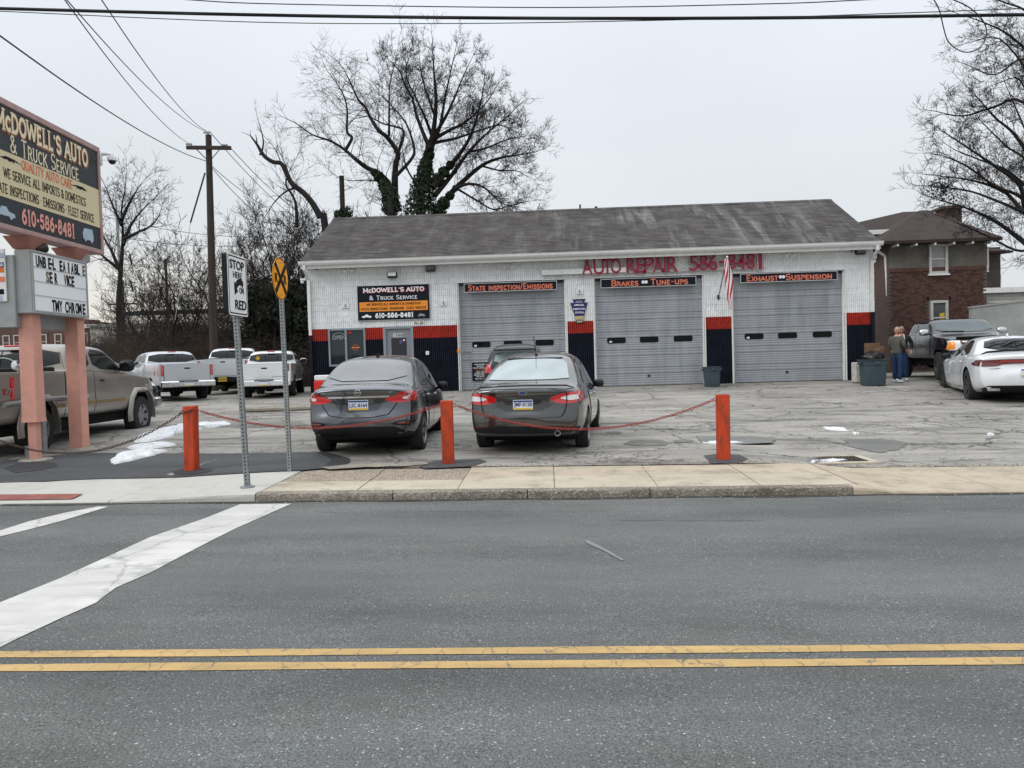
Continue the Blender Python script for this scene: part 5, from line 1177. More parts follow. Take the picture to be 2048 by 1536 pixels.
c1 = sedan('parked_sedan', 'dark grey sedan on the left with chrome trunk strip and boomerang tail lights', (-2.93, 11.62), 90.6, pg1, PS)
c1.patch('rear_window', 'rear', [(-.66, 1.17), (.66, 1.17), (.57, 1.46), (.30, 1.50), (-.30, 1.50), (-.57, 1.46)], M_cglass3, .009, .018, .06, smoothp=1)
c1.patch('windscreen', 'front', [(-.66, 1.05), (.66, 1.05), (.52, 1.40), (-.52, 1.40)], M_cglass, .004, .01, .12)
tl = c1.panel('trunk_lid', 'rear', [(-.60, 1.03), (.60, 1.03), (.62, .93), (.56, .80), (.42, .625), (-.42, .625), (-.56, .80), (-.62, .93)], smoothp=1)
c1.patch('plate_recess', 'rear', [(-.40, .925), (.40, .925), (.36, .80), (.28, .715), (-.28, .715), (-.36, .80)], paint('steel_grey_recess_paint', (.05, .053, .06), .8, .2, .02), .014, .010, .12, smoothp=1)  # recess shade painted as a darker body colour on a raised patch
c1.patch('chrome_strip', 'rear', [(-.47, .925), (.47, .925), (.47, .95), (-.47, .95)], M_chrome, .022, .02, .1)
for sg in (-1, 1):
    f = lambda P_: [(sg*a, b) for a, b in P_]
    L_ = c1.patch('tail_light', 'rear', f([(.40, .875), (.44, .91), (.60, .965), (.86, 1.01), (.875, .86), (.70, .835), (.55, .84)]), M_tail, .012, .05, .07, smoothp=1)
    c1.patch('clear_lens', 'rear', f([(.66, .92), (.82, .95), (.83, .89), (.68, .88)]), M_clear, .016, .01, .07, parent=L_, smoothp=1)
    v = 'left' if sg > 0 else 'right'; c1.patch('tail_light_side', v, [(.10, .86), (.10, 1.0), (.30, 1.0), (.50, .985), (.34, .88)], M_tail, .010, .03, .06, smoothp=1)
    b = c1.patch('bumper_vent', 'rear', f([(.50, .50), (.56, .555), (.80, .565), (.82, .52), (.74, .47)]), M_blackpl, .008, .02, .08, smoothp=1)
    c1.patch('reflector', 'rear', f([(.58, .535), (.76, .545), (.75, .505), (.60, .505)]), M_taild, .013, .01, .08, parent=b)
    c1.panel('front_door', v, [(2.08, .38), (2.06, .98), (2.10, 1.0), (3.24, .93), (3.16, .60), (3.16, .40)], smoothp=0); c1.panel('rear_door', v, [(1.50, .62), (1.18, .98), (1.25, 1.01), (2.04, .99), (2.05, .38), (1.58, .38)], smoothp=0)
c1.side_patch_handles([(1.52, .90), (2.42, .88)], M_chrome)
c1.patch('bumper_skirt', 'rear', [(-.80, .27), (.80, .27), (.80, .35), (.54, .475), (-.54, .475), (-.80, .35)], M_blackpl, .016, .02, .1)
c1.plate(0, .81, 'LSC-8164')
def ringmesh(c, y, z, r1, th, m, view='rear', flat=1.0, parent=None):
    h = c.bvh.ray_cast(Vector((-3 if view == 'rear' else 9, y, z)), Vector((1 if view == 'rear' else -1, 0, 0)))[0]; sg = -1 if view == 'rear' else 1
    mb = MB(); pts = [(h.x+sg*.014, y+r1*math.cos(t), z+r1*flat*math.sin(t)) for t in [i*math.pi/8 for i in range(17)]]; mb.tube(pts, th, 6, cap=False); return mb, h.x+sg*.014
mb, x_ = ringmesh(c1, 0, 1.0, .045, .007, M_chrome); mb.box(x_-.006, x_+.006, -.06, .06, .993, 1.007); mb.build('badge', M_chrome, c1.t)
Rr = Matrix.Rotation(R_(-90), 4, 'Z')
def cartext(c, t, y, z, h, w, m=None, view='rear'):
    x = c.bvh.ray_cast(Vector((-3, y, z)), Vector((1, 0, 0)))[0].x
    text(t, h, (0, 0, 0), m or M_chrome, c.t, width=w, M=Matrix.Translation((x-.012, y, z)) @ Rr, name='badge_letters')
cartext(c1, 'SENTRA', .47, 1.0, .04, .20); cartext(c1, 'SV', -.50, 1.0, .035, .06)
c1.boxp('roof_fin', M_blackpl, 1.55, 1.66, -.02, .02, 1.555, 1.61, bev=.008)
# ---- grey sedan, right
pg2 = paint('warm_grey_car_paint', (.082, .081, .079), .9, .16, .015)
PF = dict(L=4.87, hw=.925, wr=.61, ax=(1.08, 3.93), r=.328, st=[.5, .75, 1.0, 1.3, 1.6, 2.0, 2.5, 2.9, 3.2, 3.45, 3.7, 4.1],
    top=[(0, 1.0), (.08, 1.065), (.35, 1.09), (.58, 1.13), (1.10, 1.40), (1.60, 1.55), (2.2, 1.615), (2.7, 1.59), (3.1, 1.46), (3.75, 1.05), (3.95, .97), (4.55, .85), (4.87, .68)],
    belt=[(0, .93), (.3, .985), (1.3, .985), (2.6, .93), (3.7, .88), (4.5, .76), (4.87, .60)], low=[(0, .30), (.3, .25), (1, .20), (3.8, .19), (4.87, .24)],
    rear=[(.2, .12), (.30, .05), (.40, .01), (.60, .0), (.64, .03), (.78, .06), (.94, .06), (1.03, .01), (1.10, .03)],
    glass=[('rear_side_window', [(1.02, 1.07), (1.20, 1.045), (2.18, 1.005), (2.20, 1.48), (1.95, 1.475), (1.50, 1.37)]), ('front_side_window', [(2.28, .995), (3.50, .97), (3.30, 1.12), (2.98, 1.38), (2.65, 1.475), (2.28, 1.49)])],
    mir=(3.22, .87, .985), mm=None)
PF['mm'] = M_blackpl
c2 = sedan('parked_sedan', 'dark grey sedan in the middle with sharp almond tail lights and a roof aerial', (-.41, 11.68), 82.8, pg2, PF)
c2.patch('rear_window', 'rear', [(-.66, 1.14), (.66, 1.14), (.63, 1.20), (.55, 1.435), (.30, 1.47), (-.30, 1.47), (-.55, 1.435), (-.63, 1.20)], M_cglass2, .009, .018, .06, smoothp=1)
c2.patch('window_band', 'rear', [(-.48, 1.47), (.48, 1.47), (.46, 1.49), (-.46, 1.49)], M_gask, .006, .005, .12)
c2.panel('trunk_lid', 'rear', [(-.64, 1.01), (.64, 1.01), (.66, .80), (.60, .60), (.50, .575), (-.50, .575), (-.60, .60), (-.66, .80)], smoothp=1)
c2.patch('plate_recess', 'rear', [(-.30, .865), (.30, .865), (.38, .83), (.45, .76), (.27, .685), (-.27, .685), (-.45, .76), (-.38, .83)], paint('warm_grey_recess_paint', (.04, .04, .039), .8, .2, .02), .014, .010, .12)  # darker copy of the body paint stands in for shade in the recess
mb = MB(); mb.tube([(.26, -.76, 1.02), (.12, -.66, 1.06), (.055, -.35, 1.07), (.04, 0, 1.075), (.055, .35, 1.07), (.12, .66, 1.06), (.26, .76, 1.02)], [.008, .018, .02, .02, .02, .018, .008], 8); mb.build('spoiler_lip', pg2, c2.t, smooth=50)
for sg in (-1, 1):
    f = lambda P_: [(sg*a, b) for a, b in P_]; v = 'left' if sg > 0 else 'right'
    L_ = c2.patch('tail_light', 'rear', f([(.40, .855), (.46, .90), (.62, .945), (.90, .965), (.925, .82), (.74, .785), (.52, .785)]), M_tail, .012, .05, .07, smoothp=1)
    c2.patch('clear_lens', 'rear', f([(.54, .865), (.68, .91), (.86, .915), (.86, .845), (.70, .83)]), M_clear, .016, .01, .06, parent=L_, smoothp=1)
    c2.patch('lens_divider', 'rear', f([(.655, .80), (.67, .80), (.67, .94), (.655, .94)]), M_well, .019, .01, .06, parent=L_)
    c2.patch('tail_light_side', v, [(.10, .83), (.12, .945), (.30, .96), (.46, .935), (.30, .845)], M_tail, .010, .03, .06, smoothp=1)
    c2.patch('reflector', 'rear', f([(.52, .445), (.80, .455), (.80, .425), (.53, .42)]), M_taild, .012, .01, .08)
    c2.panel('front_door', v, [(2.26, .36), (2.24, .94), (2.28, .955), (3.48, .90), (3.38, .60), (3.38, .38)], smoothp=0); c2.panel('rear_door', v, [(1.62, .62), (1.25, .93), (1.32, .97), (2.22, .95), (2.23, .36), (1.70, .36)], smoothp=0)
c2.side_patch_handles([(1.68, .86), (2.62, .84)], M_chrome)
c2.patch('bumper_skirt', 'rear', [(-.80, .29), (.80, .29), (.84, .42), (.60, .44), (-.60, .44), (-.84, .42)], M_blackpl, .016, .02, .1)
c2.plate(0, .775, 'JMF-0128', tilt=0)
mb, x_ = ringmesh(c2, 0, .955, .06, .006, M_chrome, flat=.45); mb.build('badge_rim', M_chrome, c2.t); c2.blob('badge', (x_+.004, 0, .955), (.006, .056, .024), M_pblue)
cartext(c2, 'ECOBOOST', .50, .70, .028, .17); cartext(c2, 'S', .50, .655, .03, .03)
mb = MB(); h = c2.bvh.ray_cast(Vector((-3, -.52, .36)), Vector((1, 0, 0)))[0]; mb.lathe([(.045, 0), (.045, .10), (.036, .10), (.036, .03), (0, .03)], 18, Matrix.Translation((h.x+.06, -.52, .335)) @ Matrix.Rotation(R_(-90), 4, 'Y')); mb.build('exhaust_pipe', M_alloy, c2.t)
mb = MB(); mb.lathe([(.035, -.01), (.025, .02), (0, .025)], 12, Matrix.Translation((1.62, 0, 1.54))); mb.tube([(1.62, 0, 1.55), (1.50, 0, 1.68), (1.36, 0, 1.86)], .006, 6); mb.build('aerial', M_blackpl, c2.t)
# ---- white sedan on the right
pw = paint('white_car_paint', (.72, .73, .75), .0, .25, .12)
PC = dict(L=5.04, hw=.955, wr=.60, ax=(1.10, 4.15), r=.37, tw=.245, wm=M_gun, sp=5, st=[.5, .75, 1.0, 1.35, 1.7, 2.1, 2.6, 3.0, 3.3, 3.6, 3.9, 4.3],
    top=[(0, 1.01), (.10, 1.08), (.5, 1.10), (.72, 1.12), (1.15, 1.32), (1.55, 1.42), (2.2, 1.475), (2.7, 1.46), (3.1, 1.37), (3.70, 1.06), (3.9, 1.02), (4.7, .92), (5.04, .76)],
    belt=[(0, .95), (.35, 1.0), (1.3, 1.0), (2.6, .96), (3.7, .95), (4.6, .86), (5.04, .66)], low=[(0, .32), (.3, .24), (1, .18), (3.8, .18), (5.04, .22)],
    rear=[(.2, .14), (.32, .04), (.5, .0), (.68, .0), (.74, .05), (.82, .06), (.95, .05), (1.03, .01), (1.09, .02)],
    glass=[('rear_side_window', [(1.28, 1.08), (1.45, 1.05), (2.22, 1.025), (2.24, 1.37), (1.95, 1.37), (1.60, 1.28)]), ('front_side_window', [(2.33, 1.02), (3.40, 1.0), (3.22, 1.11), (2.92, 1.31), (2.65, 1.37), (2.33, 1.375)])],
    mir=(3.18, .90, 1.02), bow=.14)
PC['mm'] = M_blackpl
c3 = sedan('parked_sedan', 'white muscle sedan with black wheels and full-width dark tail light', (11.10, 18.35), 72.6, pw, PC); c3.t.scale = (1.12, 1.12, 1.13)
c3.patch('rear_window', 'rear', [(-.66, 1.135), (.66, 1.135), (.50, 1.385), (-.50, 1.385)], M_cglass, .009, .018, .06, smoothp=1)
tlm = c3.patch('tail_light', 'rear', [(-.90, .80), (-.55, .80), (-.44, .85), (.44, .85), (.55, .80), (.90, .80), (.93, .86), (.86, .945), (-.86, .945), (-.93, .86)], M_taild, .012, .05, .08, smoothp=1)
c3.patch('light_surround', 'rear', [(-.62, .835), (-.48, .895), (.48, .895), (.62, .835), (.58, .87), (.48, .91), (-.48, .91), (-.58, .87)], M_tail, .018, .01, .08, parent=tlm)
for sg in (-1, 1):
    f = lambda P_: [(sg*a, b) for a, b in P_]; v = 'left' if sg > 0 else 'right'
    c3.patch('tail_light_side', v, [(.08, .82), (.08, .93), (.20, .94), (.44, .925), (.34, .83)], M_taild, .012, .03, .06, smoothp=1)
    c3.panel('front_door', v, [(2.30, .34), (2.30, .98), (3.46, .93), (3.44, .60), (3.40, .36)], smoothp=0); c3.panel('rear_door', v, [(1.72, .62), (1.36, .96), (1.45, .99), (2.27, .985), (2.28, .34), (1.82, .34)], smoothp=0)
    mb = MB(); h = c3.bvh.ray_cast(Vector((-3, sg*.62, .34)), Vector((1, 0, 0)))[0]; mb.bbox(h.x-.03, h.x+.05, min(sg*.50, sg*.74), max(sg*.50, sg*.74), .285, .355, .015); mb.build('exhaust_tip', M_chrome, c3.t)
c3.side_patch_handles([(1.72, .90), (2.62, .89)], pw)
mb = MB(); mb.tube([(.30, -.80, 1.06), (.17, -.72, 1.10), (.10, -.4, 1.125), (.08, 0, 1.13), (.10, .4, 1.125), (.17, .72, 1.10), (.30, .80, 1.06)], [.012, .022, .024, .024, .024, .022, .012], 8); mb.build('boot_spoiler', M_blackpl, c3.t, smooth=50)
c3.patch('bumper_skirt', 'rear', [(-.80, .24), (.80, .24), (.84, .32), (.72, .40), (-.72, .40), (-.84, .32)], M_blackpl, .016, .02, .1)
c3.plate(0, .66, None); cartext(c3, 'CHARGER', .60, .755, .03, .22, M_gun); cartext(c3, 'DODGE', -.0, .895, .03, .25, M_chrome)
c3.blob('shark_fin', (1.75, 0, 1.46), (.07, .02, .04), pw)
# ---- small dark hatchback by the left bay
pk = paint('black_car_paint', (.006, .006, .007), .4, .2, .02, .5)
PH = dict(L=4.3, hw=.88, wr=.60, ax=(.8, 3.4), r=.32, st=[.25, .45, .7, 1.0, 1.4, 2.0, 2.5, 2.9, 3.2, 3.6], top=[(0, 1.05), (.06, 1.2), (.28, 1.52), (.5, 1.62), (1.4, 1.66), (2.2, 1.62), (2.7, 1.46), (3.2, 1.08), (3.5, 1.0), (4.3, .74)],
    belt=[(0, .95), (.3, 1.03), (3.2, .95), (4.3, .62)], low=[(0, .34), (.3, .25), (4.3, .22)], rear=[(.2, .1), (.5, 0), (.62, .02), (.9, .05), (1.5, .05)],
    glass=[('rear_side_window', [(.75, 1.12), (1.75, 1.06), (1.75, 1.43), (.95, 1.43)]), ('front_side_window', [(1.82, 1.06), (2.9, 1.02), (2.45, 1.40), (1.82, 1.43)])], mir=(2.8, .82, 1.05), bow=.12)
PH['mm'] = pk
c4 = sedan('parked_hatchback', 'black hatchback mostly hidden behind the middle grey sedan', (-.86, 20.0), 91, pk, PH)
c4.patch('rear_window', 'rear', [(-.58, 1.12), (.58, 1.12), (.50, 1.40), (-.50, 1.40)], glass_mat('pale_hatch_glass', (.2, .25, .25), .05), .009, .018, .06, smoothp=1)
for sg in (-1, 1): c4.patch('tail_light', 'rear', [(sg*.60, .88), (sg*.84, .88), (sg*.86, 1.10), (sg*.70, 1.12), (sg*.62, 1.0)], M_tail, .02, .05, .08, smoothp=1)
c4.plate(0, .75, None); c4.boxp('roof_spoiler', pk, -.0, .22, -.55, .55, 1.45, 1.50)
# ---- black sedan nose behind the tan pickup
PB = dict(PS); PB['mm'] = pk; PB['rear'] = PS['rear']
c5 = sedan('parked_sedan', 'black sedan nose showing between the tan and silver pickups', (-15.16, 21.8), -22, pk, PB)
for sg in (-1, 1): c5.patch('headlight', 'front', [(sg*.46, .66), (sg*.76, .70), (sg*.80, .80), (sg*.56, .76)], M_clear, .02, .05, .07, smoothp=1)
c5.patch('windscreen', 'front', [(-.66, 1.05), (.66, 1.05), (.52, 1.40), (-.52, 1.40)], M_cglass, .004, .01, .12)
c5.patch('grille', 'front', [(-.30, .74), (.30, .74), (.24, .56), (.36, .34), (-.36, .34), (-.24, .56)], M_gun, .014, .03, .08); mb, x_ = ringmesh(c5, 0, .69, .06, .007, M_chrome, 'front', .8); mb.build('badge', M_chrome, c5.t)

# ============================================================ PICKUPS
def pickup(name, label, pos, heading, pm, P, group=None):
    c = Car(name, label, 'pickup truck', pos, heading, pm, group); L, hw, zb, bt, cx, H = P['L'], P['hw'], P['zb'], P['bt'], P['cab'], P['H']
    hl = P['hood']; ct = P['cabt']; wf = P['ws']       # cab back at cx, windscreen base wf, hood height hl
    top = curve([(0, bt), (cx-.03, bt), (cx+.00, bt+.02), (cx+.05, H-.22), (cx+.16, H-.03), (cx+.5, H), (ct-.3, H-.01), (ct, H-.07), (wf, hl+.06), (wf+.15, hl+.01), (L-.35, hl-.07), (L-.08, hl-.14), (L, hl-.28)])
    belt = curve([(0, bt-.02), (cx, bt-.02), (wf, hl-.02), (L-.3, hl-.14), (L, hl-.36)])
    wid = curve([(0, .985), (.1, 1), (L-.9, 1), (L-.3, .96), (L, .88)])
    def sect(x):
        w = wid(x)*hw; zs_ = belt(x); zt = max(top(x), zs_+.02); h = clamp((zt-zs_)/(H-zs_)); w5 = w*(.985-.02*h); w6 = lerp(w*.955, P['wr'], h**.9); z_ = zb
        return [(0, z_), (w*.8, z_), (w*.955, z_+.02), (w*.985, z_+(zs_-z_)*.25), (w*1.0, z_+(zs_-z_)*.6), (w*.995, zs_-.05), (w5, zs_+.01), (lerp(w5, w6, .55), lerp(zs_+.01, zt-.04, .55)), (w6, zt-.035), (w6*.72, zt-.006), (0, zt)]
    def fx(x, y, z):
        if x > L-.6: k = (1-(L-x)/.6)**1.2; x -= k*.16*(abs(y)/hw)**2.4
        if cx-.05 < x < cx+.2: x += .05*(abs(y)/hw)**2
        return x
    r = P['r']
    st = sorted([0, .02, .08, .3, .8, 1.2, cx-.35, cx-.06, cx-.03, cx, cx+.03, cx+.09, cx+.2, cx+.5, (cx+ct)/2, ct-.2, ct, (ct+wf)/2, wf-.05, wf+.1, wf+.4, L-.7, L-.35, L-.12, L-.03, L])
    cuts = [c.wheelcut(P['ax'], r+P.get('gap', .07), hw, r+.03, square=P.get('sq', 0)), c.boxcut(.075, cx-.09, -(hw-.10), hw-.10, bt-.5, bt+.2), c.boxcut(cx-.045, cx-.02, -hw-.1, hw+.1, zb-.1, bt+.1)]
    c.loft(st, sect, fx=fx, cut=cuts, cap_r=(.93, .7, .35)); c.P = P
    c.boxp('underbody', M_well, .3, L-.5, -hw*.8, hw*.8, zb-.18, zb+.05);  # added black box, keeps light from leaking through under the truck
    for x in P['ax']: mb = MB(); mb.tube([(x, -hw+.2, r), (x, hw-.2, r)], .05, 8); mb.build('axle', M_well, c.t)
    c.blob('differential', (P['ax'][0], 0, r), (.15, .15, .14), M_well)
    for nm, poly in P['glass']: c.both(nm, poly, M_cglass, off=.008, th=.02, cell=.06, smoothp=1)
    rw = P.get('rw', (bt+.06, H-.11)); w_ = P['wr']
    g = c.patch('rear_window', 'rear', [(-w_*1.08, rw[0]), (w_*1.08, rw[0]), (w_*.97, rw[1]), (-w_*.97, rw[1])], M_cglass, .012, .02, .06, smoothp=1)
    for y in (-.2, .2): c.patch('slider_bar', 'rear', [(y-.008, rw[0]+.02), (y+.008, rw[0]+.02), (y+.008, rw[1]-.02), (y-.008, rw[1]-.02)], M_gask, .016, .012, .06, parent=g)
    c.boxp('brake_light', M_tail, cx+.02, cx+.10, -.13, .13, H-.06, H-.025)
    # tailgate
    tg = c.panel('tailgate', 'rear', [(-hw+.17, zb+.16), (hw-.17, zb+.16), (hw-.17, bt-.03), (-hw+.17, bt-.03)], smoothp=0); hh = P.get('th', .17)
    c.boxp('tailgate_handle', M_blackpl, -.012, .01, -.10, .10, bt-hh-.035, bt-hh+.035, parent=tg, bev=.012)
    # bumper
    bm_ = P.get('bm', M_chrome); bz = P.get('bz', zb-.05)
    c.boxp('rear_bumper', bm_, -.16, .0, -hw*.97, hw*.97, bz-.02, bz+.17, bev=.03)
    c.boxp('bumper_step', M_blackpl, -.165, -.02, -.30, .30, bz+.155, bz+.178, bev=.004); c.plate(0, bz+.075, P.get('plate'), x=-.165, cols=P.get('pc', True), bg=P.get('pbg'))
    c.boxp('hitch', M_well, -.12, .1, -.04, .04, bz-.10, bz-.03)
    for sg in (-1, 1):
        y0, y1 = hw-.15, hw+.01; c.patch('tail_light', 'rear', [(sg*y0, P['tl'][0]), (sg*y1, P['tl'][0]), (sg*y1, P['tl'][1]), (sg*y0, P['tl'][1])], P.get('tm', M_tail), .012, .05, .07, smoothp=0)
        v = 'left' if sg > 0 else 'right'; c.patch('tail_light_side', v, [(-.0, P['tl'][0]), (.085, P['tl'][0]), (.085, P['tl'][1]), (0, P['tl'][1])], P.get('tm', M_tail), .010, .03, .06)
        for dn, pl in P['doors']: c.panel(dn, v, pl, smoothp=0)
    c.side_patch_handles(P['handles'], P.get('hm', M_blackpl), .16)
    c.wheels(P['ax'], r, hw+P.get('out', .01), P.get('tw', .25), rim=P.get('rim', .60), m=P.get('wm', M_alloy), spokes=P.get('sp', 5), style=P.get('style', 'split'), steer=P.get('steer', 0), hub=.08)
    c.mirrors(*P['mir'], P.get('mm', M_blackpl), r=P.get('mr', (.06, .12, .10)))
    return c
def flares(c, P, m):
    for x in P['ax']:
        for sd in (-1, 1):
            r = P['r']+.10; z = P['r']+.03; pts = [(-1.01, -.22), (-1.03, .12), (-.84, .66), (-.5, .99), (.5, .99), (.84, .66), (1.03, .12), (1.01, -.22)]
            mb = MB(); q = [Vector((x+a*r, sd*(P['hw']-.01), z+b*r)) for a, b in pts]; n = len(q); vs = []
            for i, p in enumerate(q):
                o = Vector((p.x-x, 0, p.z-z)).normalized(); vs += [p+o*.085+Vector((0, 0, 0)), p+o*.06+Vector((0, sd*.045, 0)), p+o*.0+Vector((0, sd*.065, 0)), p-o*.012+Vector((0, -sd*.05, 0))]
            fs = [(i*4+j, i*4+j+1, i*4+j+5, i*4+j+4) for i in range(n-1) for j in range(3)]; mb.add(vs, fs); me = mb.mesh('fender_flare', 60); fixn(me); link('fender_flare', me, m, c.t)
# tan extended cab
pt = paint('pewter_tan_paint', (.262, .238, .208), .5, .35, .25)
PT = dict(L=5.78, hw=.985, zb=.52, bt=1.38, cab=2.02, H=1.87, hood=1.30, cabt=3.72, ws=4.30, wr=.80, r=.395, ax=(1.17, 4.82), sq=1, gap=.07, tl=(.92, 1.28), bz=.50, rim=.56, wm=M_alloy, sp=6, style='single',
    glass=[('rear_side_window', [(2.32, 1.44), (2.92, 1.42), (2.92, 1.76), (2.45, 1.76)]), ('front_side_window', [(3.04, 1.40), (4.12, 1.345), (3.98, 1.46), (3.66, 1.74), (3.04, 1.77)])],
    doors=[('front_door', [(2.98, .58), (2.97, 1.34), (4.20, 1.28), (4.19, .90), (4.02, .58)]), ('rear_door', [(2.14, .58), (2.16, 1.36), (2.94, 1.35), (2.95, .58)])], handles=[(3.22, 1.17)], mir=(4.02, .96, 1.44), mr=(.07, .15, .12), tw=.26, out=.045)
t1 = pickup('parked_pickup', 'tan extended-cab pickup with fender flares behind the pink sign posts', (-9.99, 11.92), 93.2, pt, PT); flares(t1, PT, pt); t1.t.scale = (1.05, 1.05, 1.07)
M_gold = mat('brown_side_moulding', (.20, .135, .06), .45, var=.2)
for sg, v in ((-1, 'right'), (1, 'left')):
    for a, b in ((2.99, 4.14), (2.16, 2.93), (1.66, 1.96)): 
        o = t1.patch('side_moulding', v, [(a, .70), (b, .70), (b, .83), (a, .83)], pt, .022, .02, .3); t1.patch('moulding_insert', v, [(a+.03, .735), (b-.03, .735), (b-.03, .80), (a+.03, .80)], M_gold, .026, .01, .3, parent=o)
h = t1.bvh.ray_cast(Vector((.42, -3, 1.05)), Vector((0, 1, 0)))[0]
for tx, xx, m_, w_ in (('Z', .30, M_redp, .10), ('71', .45, M_chrome, .14)): text(tx, .12, (0, 0, 0), m_, t1.t, bold=.03, width=w_, M=Matrix.Translation((xx, h.y-.008, 1.06)), name='badge_letters')
t1.boxp('front_bumper', M_chrome, 5.62, 5.86, -.97, .97, .52, .74, bev=.04); t1.patch('windscreen', 'front', [(-.78, 1.40), (.78, 1.40), (.66, 1.78), (-.66, 1.78)], M_cglass, .004, .01, .15)
# toolbox junk in the tan bed: work lamp
mb = MB(); mb.lathe([(0, -.05), (.06, -.045), (.085, 0), (.09, .03), (0, .05)], 14, Matrix.Translation((1.1, -.70, 1.47)) @ Matrix.Rotation(R_(-80), 4, 'Y') @ Matrix.Rotation(R_(30), 4, 'X')); mb.tube([(1.1, -.7, 1.2), (1.1, -.7, 1.42)], .012, 6); mb.build('work_lamp', M_chrome, t1.t, smooth=40)
mb = MB(); mb.tube([(1.1, -.45+.28*math.cos(R_(a)), 1.38+.22*math.sin(R_(a))) for a in range(0, 181, 15)], .010, 6); mb.build('hose', M_neon, t1.t)
t1.boxp('bed_toolbox', M_blackpl, 1.45, 1.9, -.86, .86, 1.15, 1.44, bev=.02)
# silver crew cab seen from the rear left
psv = paint('silver_truck_paint', (.46, .48, .51), .55, .35, .2)
PD = dict(L=5.56, hw=.88, zb=.50, bt=1.25, cab=1.72, H=1.70, hood=1.15, cabt=3.35, ws=3.95, wr=.72, r=.355, ax=(1.12, 4.45), tl=(.84, 1.19), bz=.50, glass=[('rear_side_window', [(1.98, 1.31), (2.62, 1.30), (2.62, 1.60), (2.1, 1.60)]), ('front_side_window', [(2.74, 1.29), (3.75, 1.24), (3.35, 1.58), (2.74, 1.61)])],
    doors=[('front_door', [(2.68, .56), (2.68, 1.23), (3.86, 1.16), (3.75, .56)]), ('rear_door', [(1.98, .70), (1.86, 1.24), (2.64, 1.23), (2.64, .56), (2.05, .56)])], handles=[(2.05, 1.1), (2.86, 1.08)], hm=None, mir=(3.62, .86, 1.32), tw=.24)
PD['hm'] = psv
t2 = pickup('parked_pickup', 'silver crew-cab pickup angled away with red tail lights and chrome bumper', (-11.75, 24.55), 131, psv, PD)
# far silver white pickup
pws = paint('silver_white_truck_paint', (.60, .62, .64), .25, .35, .2)
PFf = dict(PT); PFf.update(hw=.98, H=1.83, bt=1.36, zb=.56, sq=0, gap=.06, tl=(.95, 1.28), bm=M_blackpl, pbg=M_pyel, pc=False, plate='NJ4 82K', mm=M_blackpl, wm=M_gun, out=.01, th=.12)
t3 = pickup('parked_pickup', 'silver-white pickup with black bumper and yellow plate, farthest from the street', (-12.3, 28.6), 103, pws, PFf); t3.boxp('bed_cover', M_blackpl, .02, 1.94, -.93, .93, 1.345, 1.385)
# white compact pickup
pwc = paint('white_truck_paint', (.66, .68, .68), .0, .35, .2)
PE = dict(L=4.95, hw=.86, zb=.48, bt=1.17, cab=1.78, H=1.62, hood=1.08, cabt=3.05, ws=3.6, wr=.71, r=.345, ax=(1.10, 4.05), tl=(.90, 1.13), bz=.44, bm=pwc, rim=.58, glass=[('rear_side_window', [(2.0, 1.22), (2.45, 1.21), (2.45, 1.52), (2.08, 1.52)]), ('front_side_window', [(2.55, 1.21), (3.42, 1.17), (3.05, 1.50), (2.55, 1.53)])],
    doors=[('front_door', [(2.5, .54), (2.5, 1.15), (3.5, 1.1), (3.4, .54)])], handles=[(2.70, 1.02)], mir=(3.28, .84, 1.24), mm=None, tm=M_taild, wm=M_gun)
PE['mm'] = M_trim
t4 = pickup('parked_pickup', 'white compact pickup parked beside the left corner of the garage', (-9.28, 24.75), 102.5, pwc, PE)
cartext(t4, 'CHEVROLET', -.45, .72, .05, .42, M_gun); mb = MB(); mb.box(-.003, .0, 0, .12, 0, .12, Matrix.Translation((t4.P['cab']+.01, .45, 1.27)) @ Matrix.Rotation(R_(45), 4, 'X')); mb.build('window_sticker', M_pyel, t4.t)
# dark crew cab facing the street
pdk = paint('dark_slate_truck_paint', (.007, .010, .014), .3, .16, .01, .6)
PK = dict(L=5.85, hw=1.0, zb=.62, bt=1.42, cab=1.85, H=1.93, hood=1.38, cabt=3.75, ws=4.35, wr=.82, r=.43, ax=(1.25, 4.90), sq=1, gap=.06, tl=(.98, 1.34), bz=.60, rim=.56, wm=M_gun, sp=6, style='single', tw=.28, out=.05,
    glass=[('rear_side_window', [(2.05, 1.48), (2.72, 1.47), (2.72, 1.82), (2.2, 1.82)]), ('front_side_window', [(2.84, 1.46), (4.12, 1.42), (3.72, 1.80), (2.84, 1.83)])],
    doors=[('front_door', [(2.78, .68), (2.78, 1.41), (4.22, 1.35), (4.12, .68)]), ('rear_door', [(1.95, .80), (1.93, 1.42), (2.74, 1.41), (2.74, .68), (2.05, .68)])], handles=[(2.1, 1.27), (3.02, 1.25)], mir=(4.05, .98, 1.48), mr=(.07, .15, .10))
PK['hm'] = M_chrome; PK['mm'] = M_chrome; PK['steer'] = -.12
t5 = pickup('parked_pickup', 'dark slate crew-cab pickup facing the street behind the two men', (13.62, 28.85), -98.7, pdk, PK)
t5.patch('windscreen', 'front', [(-.84, 1.47), (.84, 1.47), (.70, 1.84), (-.70, 1.84)], glass_mat('bluish_windscreen', (.05, .07, .08), .05), .01, .02, .06, smoothp=1)
gr = t5.patch('grille', 'front', [(-.60, .78), (.60, .78), (.62, 1.16), (-.62, 1.16)], M_well, .012, .04, .12)
for z in (.88, 1.0, 1.12): t5.patch('grille_bar', 'front', [(-.60, z), (.60, z), (.60, z+.03), (-.60, z+.03)], M_chrome, .026, .02, .2, parent=gr)
